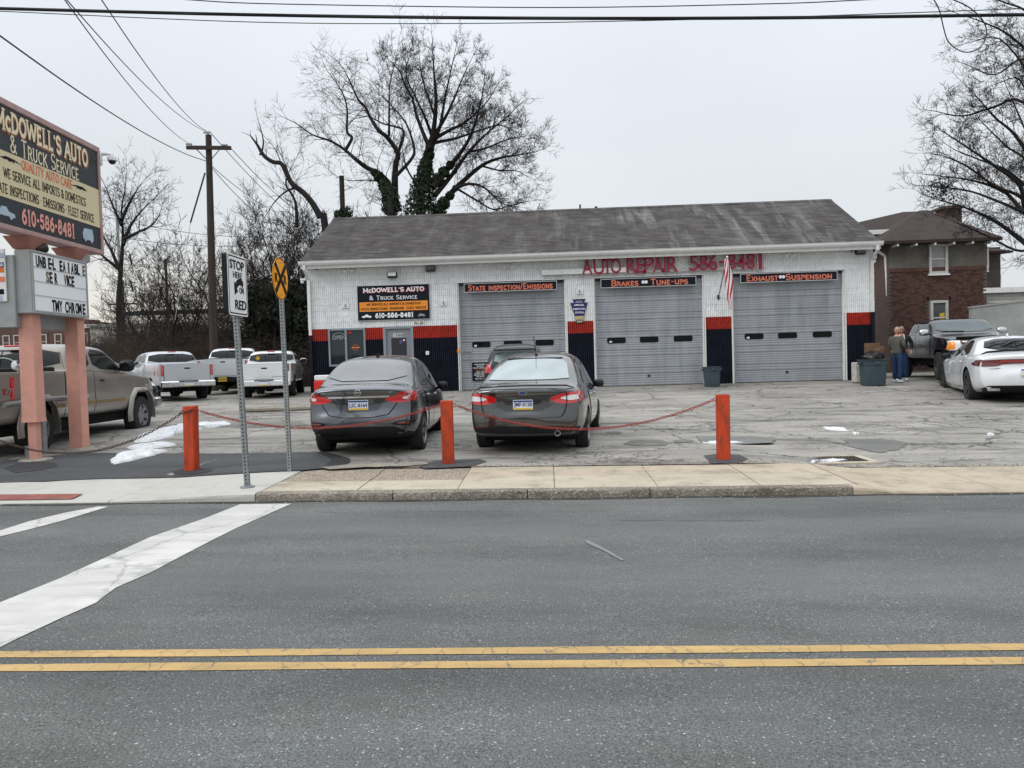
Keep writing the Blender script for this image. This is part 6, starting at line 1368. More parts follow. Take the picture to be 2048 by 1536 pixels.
t5.patch('bow_badge', 'front', [(-.14, .99), (-.05, .99), (-.05, .96), (.05, .96), (.05, .99), (.14, .99), (.16, 1.05), (.05, 1.05), (.05, 1.08), (-.05, 1.08), (-.05, 1.05), (-.12, 1.05)], M_gold, .034, .02, .2, parent=gr)
for sg in (-1, 1):
    hl_ = t5.patch('headlight', 'front', [(sg*.64, .90), (sg*.90, .90), (sg*.92, 1.18), (sg*.66, 1.18)], M_clear, .02, .06, .08); t5.patch('turn_signal', 'front', [(sg*.80, .93), (sg*.90, .93), (sg*.91, 1.14), (sg*.80, 1.14)], M_amber, .03, .02, .08, parent=hl_)
    t5.patch('headlight_side', 'left' if sg > 0 else 'right', [(5.50, .92), (5.84, .92), (5.84, 1.16), (5.60, 1.18)], M_amber, .01, .03, .07)
t5.boxp('front_bumper', M_gun, 5.66, 5.96, -.98, .98, .56, .80, bev=.05); t5.boxp('bug_deflector', M_well, 5.60, 5.72, -.72, .72, 1.24, 1.30, bev=.015)
t5.patch('wiper', 'front', [(-.70, 1.49), (-.05, 1.475), (-.05, 1.487), (-.70, 1.505)], M_gask, .02, .01, .2)
t5.boxp('roof_aerial', M_well, 2.2, 2.32, .3, .34, 1.91, 1.98, bev=.01); mb = MB()
for x in (2.4, 3.0): mb.tube([(x, -.75, .45), (x+.3, -.85, .38)], .05, 8)
mb.build('exhaust_shield', M_gun, t5.t)
# ============================================================ BOLLARDS, CHAINS, SIGN POSTS
M_orange = mat('orange_red_paint', (.50, .055, .015), .55, var=.18, vs=5, bump=.35, bs=30, dirt=((.12, .04, .025), .9), stretch=(1, 1, .35))
M_chain = mat('red_rusty_chain', (.30, .045, .035), .65, .2, var=.5, vs=30); M_rust = mat('brown_rusty_chain', (.085, .055, .04), .7, .4, var=.5, vs=30)
M_conc2 = concrete_mat('bollard_fill', (.35, .32, .28), .4)
btop = []
for i, (pb, ptp, w, lab) in enumerate((((384, 941), (381, 812), .166, 'orange bollard at the left end of the chain near the snow'), ((897, 927), (893, 801), .172, 'orange bollard between the two grey sedans'), ((1447, 919), (1445, 789), .170, 'orange bollard on the right, left of the storm drain'))):
    b = G(*pb); tp = atY(ptp[0], ptp[1], b.y); h = tp.z-b.z
    t = thing('bollard', lab, 'bollard', b, R_((-4, 3, 2)[i]), group='orange posts carrying the chain'); sh = Matrix.Identity(4); sh[0][2] = (tp.x-b.x)/h
    mb = MB(); P = rrect(w, w, .018, 3); n = len(P); rnd = random.Random(i); lv = [-.1, 0, .2, .4, .6, .8, h-.004, h]; 
    for z in lv:
        k = 1 if z < h else .93
        for x, y in P: v = sh @ Vector((x*k+rnd.uniform(-.001, .001), y*k, z)); mb.v.append(tuple(v))
    for j in range(len(lv)-1):
        for q in range(n): mb.f.append((j*n+q, j*n+(q+1) % n, (j+1)*n+(q+1) % n, (j+1)*n+q)); mb.mi.append(0)
    if i == 2:
        for x, y in P: mb.v.append(tuple(sh @ Vector((x*.72, y*.72, h))))
        a = 7*n; c_ = 8*n
        for x, y in P: mb.v.append(tuple(sh @ Vector((x*.72, y*.72, h-.03))))
        for q in range(n): mb.f.append((a+q, a+(q+1) % n, c_+(q+1) % n, c_+q)); mb.mi.append(0); mb.f.append((c_+q, c_+(q+1) % n, c_+n+(q+1) % n, c_+n+q)); mb.mi.append(0)
        mb.f.append(tuple(range(c_+n, c_+2*n))); mb.mi.append(0)
    else: mb.f.append(tuple(range(7*n, 8*n))); mb.mi.append(0)
    mb.build('post', M_orange, t, smooth=35)
    for sd in (-1, 1):
        if i == 2 and sd == 1: continue
        mb = MB(); z = h-.07; c_ = sh @ Vector((sd*(w/2+.022), 0, z)); mb.tube([(c_.x+.022*math.cos(a), 0, c_.z+.022*math.sin(a)) for a in [k*.524 for k in range(13)]], .006, 6, cap=False); mb.build('eye_ring', M_chain, t)
        btop.append((i, sd, Matrix.Rotation(R_((-4, 3, 2)[i]), 4, 'Z') @ c_+b+Vector((sd*.02, 0, 0))))
bt_ = {(i, s): p for i, s, p in btop}
def chain(a, b, sag, m, lab, skew=.5, link_l=.052, wr_=.0062):
    mb = MB(); N = 600; P = []
    for i in range(N+1):
        t = i/N; P.append(a.lerp(b, t)-Vector((0, 0, sag*4*t*(1-t))))
    d = 0; step = link_l*.74; last = P[0]; acc = 0; pos = []
    for i in range(1, N+1):
        acc += (P[i]-P[i-1]).length
        if acc >= step: acc -= step; pos.append((P[i], (P[i]-P[i-1]).normalized()))
    for k, (p, t) in enumerate(pos):
        up = Vector((0, 0, 1)); s_ = t.cross(up).normalized(); u = s_.cross(t)
        if k % 2: s_ = (s_*.5+u*.87)
        else: s_ = (s_*.87-u*.5)
        L2, W2 = link_l*.5-wr_, link_l*.30; pts = [p+t*(L2*.98*(1 if math.cos(a) > 0 else -1)*min(1, abs(math.cos(a))**.6))+s_*(W2*math.sin(a)) for a in [j*math.pi/5 for j in range(10)]]
        pts.append(pts[0]); n0 = len(mb.v); mb.tube(pts, wr_, 4, cap=False)
    o = mb.build('chain', m, None); c = (a+b)/2; o.data.transform(Matrix.Translation(-c)); o.location = c
    return tag(o, lab, 'chain', 'rusty chains between the bollards')
chain(bt_[(0, 1)], bt_[(1, -1)], .29, M_chain, 'red rusty chain sagging across the left grey sedan')
chain(bt_[(1, 1)], bt_[(2, -1)], .385, M_chain, 'red rusty chain sagging from the middle bollard to the right bollard')
chain(Vector((-9.1, 11.25, 1.05)), bt_[(0, -1)]+Vector((-.01, 0, -.03)), .60, M_rust, 'dark rusty chain running low in front of the pink sign posts')
mb = MB(); p = bt_[(0, -1)]; rnd = random.Random(3)
q = [p+Vector((-.02, -.02, -.03)), p+Vector((.02, -.11, -.02)), p+Vector((.12, -.115, .015)), p+Vector((.24, -.05, .03))]
chain(q[0]+Vector((0, -.09, 0)), q[3]+Vector((0, -.06, 0)), .01, M_rust, 'short dark chain wrapped round the left orange bollard')
# ---- perforated posts and road signs
M_galvp = mat('galvanised_post', (.28, .30, .30), .5, .5, var=.15, vs=4, dirt=((.16, .17, .165), .5)); M_refw = mat('white_sign_sheeting', (.78, .79, .79), .4, var=.03); M_refy = mat('yellow_sign_sheeting', (.86, .36, .012), .4, var=.05)
def post(t, top, w=.058):
    """square perforated tube from the thing's base to a top offset"""
    mb = MB(); h = top.z; k = top.x/h; Mx = Matrix.Identity(4); Mx[0][2] = k; Mx[1][2] = top.y/h; mb.bbox(-w/2, w/2, -w/2, w/2, -.05, h, .006, Mx); o = mb.build('post', M_galvp, t)
    mb = MB(); z = .05
    while z < h-.02:
        for rz in (0, 90):
            R = Mx @ Matrix.Translation((0, 0, z)) @ Matrix.Rotation(R_(rz), 4, 'Z') @ Matrix.Rotation(R_(90), 4, 'X'); mb.add([R @ Vector((.0105*math.cos(a), .0105*math.sin(a), w/2+.0015)) for a in [j*1.0472 for j in range(6)]], [(0, 1, 2, 3, 4, 5)])
        z += .045
    o2 = mb.build('hole', M_blackp, t); o2['kind'] = 'stuff'; return Mx
b = G(495, 974); tp = atY(464, 512, b.y)-b
st = thing('road_sign', 'white stop here on red sign on a perforated post at the corner', 'sign', b); Mx = post(st, tp*.985, .062)
mb = MB(); mb.lathe([(.09, -.0), (.085, .012), (.045, .02)], 14); mb.build('base_collar', M_galvp, st)
top_z = tp.z; hh = .735; ww = .575; cen = Vector(((tp.x)*(top_z-hh/2)/top_z+.035, -.045, top_z-hh/2)); A = R_(90)
Ms = Matrix.Translation(cen) @ Matrix.Rotation(A, 4, 'Z')
P = rrect(ww, hh, .035, 4); mb = MB(); mb.prism(P, -.028, .038, Ms); mb.build('sign_box', M_blackpl, st)
mb = MB(); mb.prism(P, -.031, -.0285, Ms); mb.build('sign_face', M_refw, st)
mb = MB(); n = len(P); Pi = rrect(ww-.035, hh-.035, .028, 4); Pj = rrect(ww-.065, hh-.065, .02, 4); vs = [Ms @ Vector((x, -.0325, z)) for x, z in Pi]+[Ms @ Vector((x, -.0325, z)) for x, z in Pj]
mb.add(vs, [(i, (i+1) % n, n+(i+1) % n, n+i) for i in range(n)]); mb.build('sign_border', M_blackp, st)
for t, z, s_, w_, b_, x in (('STOP', .245, .15, .43, .018, -.01), ('HERE', .125, .11, .27, .0, 0), ('ON', -.055, .11, .13, 0, .105), ('RED', -.235, .16, .34, .018, .065)): text(t, s_, (x, -.034, z), M_blackp, st, bold=b_, width=w_, M=Ms)
arr = [(.17, .035), (.15, .065), (.10, .088), (.03, .085), (-.03, .06), (-.08, .02), (-.115, .04), (-.105, -.12), (.0, -.07), (-.035, -.045), (.0, -.01), (.05, .01), (.11, .005), (.14, -.02)]
mb = MB(); mb.prism(arr, -.0345, -.0325, Ms); mb.build('arrow', M_blackp, st)
b = G(580, 942); tp = atY(563, 598, b.y)-b
rr = thing('railroad_sign', 'round yellow railroad crossing sign with black X on a thin post', 'sign', b); Mx = post(rr, tp*1.0, .058)
Rd = .292; cen = Vector((tp.x+.01, -.04, atY(566, 558, G(580, 942).y).z-b.z)); Ms = Matrix.Translation(cen) @ Matrix.Rotation(R_(89), 4, 'Z')
C_ = [(Rd*math.cos(a), Rd*math.sin(a)) for a in [i*math.pi/20 for i in range(40)]]
mb = MB(); mb.prism(C_, -.003, .003, Ms); mb.build('sign_face', M_refy, rr)
mb = MB(); mb.add([Ms @ Vector((x*k, -.0045, z*k)) for k in (.985, .94) for x, z in C_], [(i, (i+1) % 40, 40+(i+1) % 40, 40+i) for i in range(40)]); mb.build('sign_border', M_blackp, rr)
mb = MB()
for i, a in enumerate((45, -45)):
    R = Ms @ Matrix.Rotation(R_(a), 4, 'Y'); mb.box(-.035, .035, -.0065-i*.0005, -.0048, -Rd*.93, Rd*.93, R)
mb.build('cross', M_blackp, rr)
for x in (-.165, .165): text('R', .17, (x, -.006, 0), M_blackp, rr, bold=.03, width=.105, M=Ms)
for z in (-.22, .22): mb = MB(); mb.lathe([(0, .004), (.012, .003), (.014, 0)], 8, Ms @ Matrix.Translation((0, -.006, z)) @ Matrix.Rotation(R_(90), 4, 'X')); mb.build('bolt', M_galvp, rr)
# ============================================================ PYLON SIGN
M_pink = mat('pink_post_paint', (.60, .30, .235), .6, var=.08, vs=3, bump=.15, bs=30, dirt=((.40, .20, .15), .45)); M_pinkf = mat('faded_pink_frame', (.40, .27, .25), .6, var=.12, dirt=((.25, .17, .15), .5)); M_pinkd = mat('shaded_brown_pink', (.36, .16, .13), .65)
M_cream = mat('cream_sign_face', (.62, .54, .34), .45, var=.04, vs=1); M_sblk = mat('weathered_black_face', (.028, .032, .038), .45, var=.1); M_creamp = mat('cream_print', (.74, .66, .46), .5, var=.04); M_brown = mat('brown_outline_print', (.30, .11, .05), .5); M_coral = mat('coral_letter_print', (.66, .16, .09), .5); M_pinkp = mat('pink_digit_print', (.72, .33, .27), .5); M_bluep = mat('pale_blue_print', (.38, .47, .55), .5)
TH = R_(92.75); fx_, fy_ = -8.46, 14.42; ux = Vector((math.cos(TH), math.sin(TH), 0)); SW, SH_, SZ = 3.35, 2.03, 3.86
org = Vector((fx_, fy_, 0))-ux*SW
pyl = thing('pylon_sign', 'tall street sign on two pink posts with cream and black lettered panel', 'sign', (org.x, org.y, GZ(org.x, org.y)), TH)
gz = GZ(org.x, org.y); z0 = SZ-gz
mb = MB(); mb.box(.0, SW, .03, .27, z0, z0+SH_); mb.build('cabinet', M_pinkf, pyl)
mb = MB(); f = .075
for q in ((0, SW, z0, z0+f), (0, SW, z0+SH_-f-.02, z0+SH_), (0, f*.6, z0+f, z0+SH_-f), (SW-f*.6, SW, z0+f, z0+SH_-f)): mb.bbox(q[0]-.01, q[1]+.01, -.03, .03, q[2]-.005, q[3]+.005, .012)
mb.build('frame', M_pinkf, pyl)
mb = MB(); mb.box(f*.6, SW-f*.6, .0, .029, z0+f, z0+SH_-f); mb.build('face', M_sblk, pyl)
mb = MB(); mb.box(f*.6, SW-f*.6, -.004, .0, z0+.50, z0+1.22); mb.build('cream_band', M_cream, pyl)
cx = SW/2
stroke_text("McDOWELL'S AUTO", .36, (cx+.015, -.004, z0+1.70), M_brown, pyl, width=2.60, weight=.30, serif=.13)
stroke_text("McDOWELL'S AUTO", .33, (cx, -.010, z0+1.712), M_creamp, pyl, width=2.57, weight=.19, serif=.10)
stroke_text("& Truck Service", .29, (cx, -.005, z0+1.38), M_creamp, pyl, width=1.94, weight=.12, serif=.06, contrast=.75)
stroke_text("QUALITY AUTO CARE", .155, (cx+.02, -.008, z0+1.115), M_coral, pyl, width=1.44, weight=.13, serif=.06, contrast=.75)
stroke_text("WE SERVICE ALL IMPORTS & DOMESTICS", .155, (cx, -.008, z0+.885), M_blackp, pyl, width=2.30, weight=.12, serif=.05, contrast=.8)
stroke_text("STATE INSPECTIONS * EMISSIONS * FLEET SERVICE", .155, (cx, -.008, z0+.635), M_blackp, pyl, width=2.84, weight=.12, serif=.05, contrast=.8)
stroke_text("610-586-8481", .26, (cx, -.005, z0+.285), M_pinkp, pyl, width=1.50, weight=.20, serif=.11)
pic_car(pyl, .50, z0+.20, .26, M_bluep, -.006)
mb = MB(); V = [(-.9, 0), (-.95, .45), (-.65, .85), (.75, .9), (.9, .5), (.9, 0)]; mb.prism([(2.86+a*.19, z0+.20+b*.24) for a, b in V], -.009, -.004)
for wx in (-.5, .55): mb.prism([(2.86+(wx+.17*math.cos(t))*.19, z0+.20+.17*math.sin(t)*.24) for t in [i*.7 for i in range(9)]], -.011, -.005)
mb.build('van_picture', M_bluep, pyl)
for x0, d in ((.72, 1), (2.62, -1)):
    mb = MB(); mb.prism([(x0+d*a*.3, z0+1.10+b*.3) for a, b in ((-.9, .02), (-.4, .16), (.3, .13), (.9, 0), (.2, .05), (.3, -.06), (.0, .0), (-.1, -.07), (-.3, .02), (-.5, -.02))], -.009, -.005); mb.build('scroll_ornament', M_blackp, pyl)
# posts: flared cladding and bare bottom on the near one
def lw(p): return (p-pyl.location) @ Matrix.Rotation(0, 3, 'Z')
inv = (Matrix.Translation(pyl.location) @ Matrix.Rotation(TH, 4, 'Z')).inverted()
for k, (px, py, wtop) in enumerate(((66, 925, .20), (145, 898, .235))):
    g = G(px, py); g = atY(px, py, (12.32, 13.62)[k]); zg = GZ(g.x, g.y); q = inv @ Vector((g.x, g.y, zg))
    q.y = .16; mb = MB(); w = .17 if k == 0 else .22
    def frus(z0_, z1_, w0, w1): mb.add([(q.x+a*w0/2, q.y+b*w0/2, z0_) for a, b in ((-1, -1), (1, -1), (1, 1), (-1, 1))]+[(q.x+a*w1/2, q.y+b*w1/2, z1_) for a, b in ((-1, -1), (1, -1), (1, 1), (-1, 1))], [(0, 1, 2, 3), (7, 6, 5, 4), (0, 4, 5, 1), (1, 5, 6, 2), (2, 6, 7, 3), (3, 7, 4, 0)])
    zb_ = q.z
    if k == 0:
        frus(zb_-.1, zb_+.75, .135, .135); mb.build('post', M_pink, pyl); mb = MB(); frus(zb_+.63, zb_+.70, .262, .252); frus(zb_+.70, z0, .245, .215)
    else: frus(zb_-.1, z0, .235, .235)
    mb.build('post', M_pink, pyl)
    mb = MB(); frus(z0-.20, z0-.002, .26, .46); mb.build('capital', M_pinkd, pyl)
    mb = MB(); mb.lathe([(0, .03), (.22, .025), (.30, -.02)], 16, Matrix.Translation((q.x, q.y, zb_))); mb.build('footing', M_kerb, pyl)
# letter board in front of the posts
lb = thing('letter_board', 'white changeable letter board below the big panel with black letters', 'sign', (0, 0, 0), TH)
p0 = inv @ Vector(atY(78, 640, 12.45)); lb.location = Vector((-8.31, 12.12, 2.60))
LW = 1.62; LH = 1.03; LD = .27
M_cab = mat('grey_cabinet', (.33, .345, .34), .5, .3, var=.08, dirt=((.22, .23, .22), .4)); M_lbf = mat('white_letter_board_face', (.78, .80, .82), .4, var=.04, vs=2)
mb = MB(); mb.bbox(0, LW, .0, LD, 0, LH, .012); mb.build('cabinet', M_cab, lb)
mb = MB()
for q in ((0, LW, 0, .055), (0, LW, LH-.04, LH), (0, .035, .055, LH-.04), (LW-.035, LW, .055, LH-.04)): mb.bbox(q[0], q[1], -.025, 0, q[2], q[3], .006)
mb.build('frame', M_cab, lb)
mb = MB(); mb.box(.035, LW-.035, -.008, -.002, .055, LH-.04); mb.build('face', M_lbf, lb)
for z in (.30, .53, .76): mb = MB(); mb.box(.035, LW-.035, -.014, -.008, z-.008, z+.008); mb.build('letter_track', M_neon, lb)
M_brl = mat('browned_letter', (.16, .10, .05), .5)
def bl(t, x, z, m=M_blackp, h=.235, w=None): text(t, h*1.35, (x*.955, -.012, z*.97), m, lb, bold=.03, width=w or .095*len(t))
for t, x, m in (('U', .17, 0), ('N', .27, 0), ('B', .37, 0), ('E', .52, 0), ('-', .59, 0), ('L', .65, 0), ('E', .86, 0), ('A', .96, 0), ('I', 1.10, 1), ('A', 1.22, 0), ('B', 1.33, 0), ('L', 1.42, 0), ('E', 1.60, 1)):
    bl(t, x, .885, M_brl if m else M_blackp, h=.19, w=.045 if t in 'I-' else .08)
for t, x, m in (('S', .44, 1), ('E', .54, 0), ('R', .69, 0), ('V', .98, 1), ('I', 1.05, 0), ('C', 1.12, 0), ('E', 1.22, 0)): bl(t, x, .645, M_brl if m else M_blackp, h=.19, w=.04 if t == 'I' else .08)
for t, x in (('T', .58), ('M', .69), ('Y', .80), ('C', .98), ('H', 1.09), ('R', 1.20), ('O', 1.31), ('M', 1.41), ('E', 1.55)): bl(t, x, .165, h=.195, w=.085 if t != 'M' else .105)
# second cabinet left of the near post with card stickers on its end
cb = thing('sign_cabinet', 'grey sign cabinet with card stickers at the left edge of the picture', 'sign', atY(-8, 656, 12.05)); R0 = R_(2.75); cb.rotation_euler = (0, 0, R0)
mb = MB(); mb.bbox(-.10, .33, 0, 1.4, 0, 1.17, .012); mb.build('cabinet', M_cab, cb)
mb = MB(); mb.bbox(-.10, .215, -.03, -.002, .42, 1.27, .008); mb.build('sticker_panel', M_trim, cb)
for i, (z, m, w_) in enumerate(((1.16, 'pale_blue_print', .18), (1.01, 'plate_blue', .17), (.93, 'orange_print', .17), (.78, 'coral_print', .18), (.58, 'black_print', .15), (.48, 'pale_blue_print', .12))):
    mb = MB(); mb.bbox(.05, .05+w_*.85, -.035, -.03, z-.045, z+.04, .002); mb.build('card_sticker', MATS[m], cb)
text('VISA', .08, (.125, -.037, 1.01), M_wp, cb, bold=.02, width=.12)
# lamps between the panel and board, camera on the panel corner
for x, d in ((1.42, .0), (2.75, 0)):
    p = pyl.matrix_world if False else None
    w0 = org+ux*x+Vector((0, 0, SZ-.16)); t = thing('sign_lamp', ('grey sign lamp under the middle of the big panel' if x < 2 else 'grey sign lamp under the far end of the big panel'), 'lamp', w0, TH, group='lamps under the big sign panel'); mb = MB(); mb.lathe([(0, -.12), (.05, -.115), (.06, -.02), (.085, .05), (.08, .07), (0, .06)], 14, Matrix.Rotation(R_(75 if x < 2 else -80), 4, 'Y') @ Matrix.Rotation(R_(20), 4, 'X')); mb.tube([(0, .05, 0), (0, .1, .16)], .02, 6); mb.build('lamp', M_lamp if x < 2 else M_cab, t, smooth=40)
p = org+ux*SW+Vector((0, 0, SZ+SH_-.20)); ca = thing('security_camera', 'white dome camera on an arm at the far top corner of the street sign', 'security camera', p)
mb = MB(); mb.bbox(-.06, .05, .0, .06, -.13, .14, .012); mb.tube([(-.01, .02, .05), (.02, .04, .09), (.14, .06, .10), (.22, .08, .08), (.22, .08, .03)], .035, 10); mb.lathe([(0, .04), (.085, .03), (.09, -.03), (.07, -.04)], 18, Matrix.Translation((.22, .08, .0))); mb.build('housing', M_camw, ca, smooth=40)
mb = MB(); mb.lathe([(.07, -.04), (.06, -.075), (.03, -.10), (0, -.105)], 16, Matrix.Translation((.22, .08, 0))); mb.build('dome', glass_mat('camera_dome', (.01, .01, .012)), ca, smooth=60)
# grey pipe rail between the tan pickup and the pylon
gp = G(418*330/1613*1.27, 905); g1, g2 = G(112, 900), None; base = Vector((-8.86, 13.05, 0)); base.z = GZ(base.x, base.y)
pr_ = thing('pipe_rail', 'grey pipe guard post standing between the two pink posts', 'pipe rail', base); mb = MB(); h = 1.02
mb.tube([(0, 0, -.05), (0, 0, h)], .052, 12); mb.build('upright', M_galvp, pr_, smooth=40); mb = MB(); mb.tube([(0, 0, h-.07), (.02, 1.3, h-.09)], .045, 10); mb.tube([(-.01, 0, h-.07), (-.03, -.9, h-.12)], .045, 10); mb.build('top_rail', M_galvp, pr_, smooth=40)
mb = MB(); mb.lathe([(.07, -.02), (.07, .05), (.053, .06)], 14); mb.build('flange', M_galvp, pr_, smooth=40)
mb = MB(); mb.tube([(0, 0, -.03), (0, 0, .17)], .07, 12); o = mb.build('pipe_stub', M_galvp, None, smooth=40); o.location = base+Vector((-.08, -.28, 0)); tag(o, 'short grey pipe stub in front of the pipe guard post', 'pipe')
# ============================================================ BINS, BOXES, CORNER OBJECTS
M_bin = mat('slate_bin_plastic', (.045, .07, .082), .5, var=.1, vs=4, dirt=((.08, .09, .09), .3)); M_bag = mat('black_bag', (.008, .008, .009), .3, var=.2, vs=8, bump=.6, bs=14); M_card = mat('cardboard', (.15, .085, .05), .85, var=.15, vs=5)
def bin_(name, lab, pos, h, w0, w1, rz=0, round_=.08):
    t = thing(name, lab, 'trash can', pos, rz); mb = MB()
    prof = [(0, w0), (.02, w0+.01), (h*.78, w1*.96), (h*.79, w1*1.01), (h*.90, w1*1.02), (h*.97, w1*1.05), (h*.97, w1*1.12), (h, w1*1.12), (h, w1*.98), (h*.8, w1*.90)]
    n = 0; rows = []
    for z, w in prof: P = rrect(w, w, min(round_, w*.4), 5); rows.append(len(mb.v)); mb.v += [(x, y, z) for x, y in P]; n = len(P)
    for a, b in zip(rows, rows[1:]):
        for i in range(n): mb.f.append((a+i, a+(i+1) % n, b+(i+1) % n, b+i)); mb.mi.append(0)
    mb.f.append(tuple(range(n))[::-1]); mb.mi.append(0); mb.f.append(tuple(rows[-1]+i for i in range(n))); mb.mi.append(0); mb.build('body', M_bin, t, smooth=35)
    for sd in (-1, 1): mb = MB(); mb.bbox(min(sd*w1*.52, sd*w1*.66), max(sd*w1*.52, sd*w1*.66), -.08, .08, h*.82, h*.90, .012); mb.build('handle', M_bin, t)
    mb = MB(); mb.bbox(-.07, .07, -w1*.56, -w1*.48, h*.80, h*.93, .01); mb.build('front_grip', M_bin, t); return t
p = G(1424, 773); bin_('trash_can', 'slate trash can with swing lid in front of the pillar between two bays', p, .64, .43, .50)
p = G(1746, 771); bc = bin_('trash_can', 'larger slate trash can overfull with a black bag at the right corner', p, .80, .56, .66)
def lump(name, m, c, r, seed, lab=None, cat=None, amp=.25, parent=None):
    rnd = random.Random(seed); bm = bmesh.new(); bmesh.ops.create_icosphere(bm, subdivisions=3, radius=1); 
    for v in bm.verts:
        d = v.co.normalized(); k = 1+amp*(math.sin(d.x*5+seed)*math.sin(d.y*4+seed*2)+.5*math.sin(d.z*9+d.x*7))+rnd.uniform(-.03, .03); v.co = Vector((d.x*r[0]*k, d.y*r[1]*k, d.z*r[2]*k))
    me = bpy.data.meshes.new(name); bm.to_mesh(me); bm.free(); me.polygons.foreach_set('use_smooth', [True]*len(me.polygons)); o = link(name, me, m, parent); o.location = c
    return tag(o, lab, cat) if lab else o
lump('trash_bag', M_bag, p+Vector((.02, 0, .84)), (.32, .28, .20), 3, 'black trash bag bulging from the full can at the right corner', 'trash bag')
def boxo(name, m, c, s, rz, lab, cat, lean=0):
    mb = MB(); mb.bbox(-s[0]/2, s[0]/2, -s[1]/2, s[1]/2, 0, s[2], .006, Matrix.Rotation(lean, 4, 'Y')); o = mb.build(name, m); o.location = c; o.rotation_euler = (0, 0, rz); return tag(o, lab, cat)
q = onF(1747, 715, -.55); cbx = Vector((q.x, FY-.35, q.z-.28))
boxo('cardboard_box', M_card, p+Vector((.16, .42, 0)), (.34, .30, 1.30), .2, 'tall cardboard box behind the overfull trash can', 'cardboard box')
mb = MB(); mb.add([(0, 0, 0), (.42, -.05, .12), (.36, -.1, .36), (-.04, .02, .26), (0, .012, 0), (.42, -.04, .12), (.36, -.09, .36), (-.04, .032, .26)], [(0, 1, 2, 3), (7, 6, 5, 4), (0, 4, 5, 1), (1, 5, 6, 2), (2, 6, 7, 3), (3, 7, 4, 0)]); o = mb.build('cardboard_flap', M_card); o.scale = (.7, .7, .7); o.location = p+Vector((.05, -.05, .95)); tag(o, 'torn cardboard sheet sticking out of the overfull trash can', 'cardboard')
p2 = G(1719, 766); wb = thing('battered_cabinet', 'battered white metal cabinet with dark rust holes left of the overfull can', 'cabinet', p2, .1)
mb = MB(); mb.bbox(-.19, .19, -.15, .15, .02, .66, .02); mb.build('casing', M_rustw if False else mat('battered_white', (.50, .50, .46), .7, var=.15, vs=6, dirt=((.2, .15, .1), .5)), wb)
mb = MB(); mb.prism([(.06, .12), (.13, .14), (.12, .22), (.17, .27), (.10, .25), (.08, .18), (.04, .14)], -.154, -.149); mb.prism([(.0, .60), (.10, .655), (.16, .62), (.08, .55), (.03, .57)], -.154, -.149); mb.build('rust_hole', M_blackp, wb)
mb = MB(); mb.bbox(-.17, .17, -.13, .13, 0, .02, .004); mb.build('foot', M_blackp, wb)
# red and white stand at the left corner
q = G(640, 800); rs_ = thing('drink_chest', 'red chest with a white top beside the left corner of the garage', 'chest', (-7.35, 25.35, GZ(-7.3, 25.3)), 0)
mb = MB(); mb.bbox(-.42, .35, -.25, .25, .12, .52, .03); mb.build('body', mat('bright_red_plastic', (.62, .035, .02), .4, var=.08), rs_); mb = MB(); mb.bbox(-.40, .33, -.24, .24, .52, .70, .03); mb.build('lid', M_camw, rs_); mb = MB(); mb.bbox(-.50, .36, -.26, .26, .02, .11, .01); mb.build('base', M_camw, rs_)
ws_ = thing('parking_stop', 'pale concrete parking stop left of the left grey sedan', 'parking stop', (-7.25, 20.3, GZ(-7.2, 20.3)), R_(8)); mb = MB(); mb.bbox(-.9, .9, -.09, .09, 0, .13, .04); mb.build('block_bar', M_kerb, ws_)
# ============================================================ POLES AND WIRES
M_pole = mat('weathered_pole_wood', (.045, .036, .030), .9, var=.3, vs=3, bump=.5, bs=25, stretch=(3, 3, .3)); M_wire = mat('black_cable', (.012, .012, .014), .6); M_ins = mat('grey_insulator', (.35, .38, .38), .3)
UP = atY(417, 270, 34.0); ub = atY(428, 742, 34.0); ub.z = .6
up = thing('utility_pole', 'tall wooden utility pole with one crossarm behind the parked pickups', 'utility pole', ub)
t_ = Vector((UP.x, UP.y, UP.z))-ub; mb = MB(); mb.tube([(0, 0, -.3), tuple(t_*.5), tuple(t_)], [.19, .165, .13], 14); mb.build('pole', M_pole, up, smooth=40)
ca_ = atY(373, 295, 33.8)-ub, atY(462, 296, 33.8)-ub; mb = MB(); d = (ca_[1]-ca_[0]).normalized(); Mx = Matrix.Translation((ca_[0]+ca_[1])/2) @ Matrix.Rotation(-math.asin(d.z), 4, 'Y'); L_ = (ca_[1]-ca_[0]).length; mb.bbox(-L_/2, L_/2, -.06, .06, -.08, .08, .01, Mx); mb.build('crossarm', M_pole, up)
for sd in (-1, 1):
    a = (ca_[0]+ca_[1])/2+Vector((sd*.55, -.02, -.05)); mb = MB(); mb.tube([tuple(a), tuple((ca_[0]+ca_[1])/2+Vector((sd*.12, -.02, -.5)))], .02, 6); mb.build('brace', M_pole, up)
for c in (ca_[0]+Vector((.2, 0, .16)), ca_[1]+Vector((-.2, 0, .16)), t_+Vector((0, 0, .12))): mb = MB(); mb.tube([(c.x-.22, c.y, c.z), (c.x+.05, c.y, c.z-.02)], .045, 8); mb.tube([(c.x, c.y, c.z-.15), (c.x, c.y, c.z)], .025, 6); mb.build('insulator', M_ins, up)
gw = atY(410, 346, 33.8); g2 = atY(381, 445, 33.2); mb = MB(); mb.tube([gw-ub, g2-ub], .035, 8); mb.build('guy_strain_rod', M_wire, up); mb = MB(); mb.tube([g2-ub, atY(350, 640, 33)-ub], .012, 5); mb.build('guy_wire', M_ins, up)
def pole2(px, pt_, pb, Y, r, lab):
    a = atY(px, pt_, Y); b = atY(px+4, pb, Y); b.z = .5; t = thing('utility_pole', lab, 'utility pole', b); mb = MB(); mb.tube([(0, 0, 0), tuple(a-b)], [r*1.15, r], 12); mb.build('pole', M_pole, t, smooth=40); return t
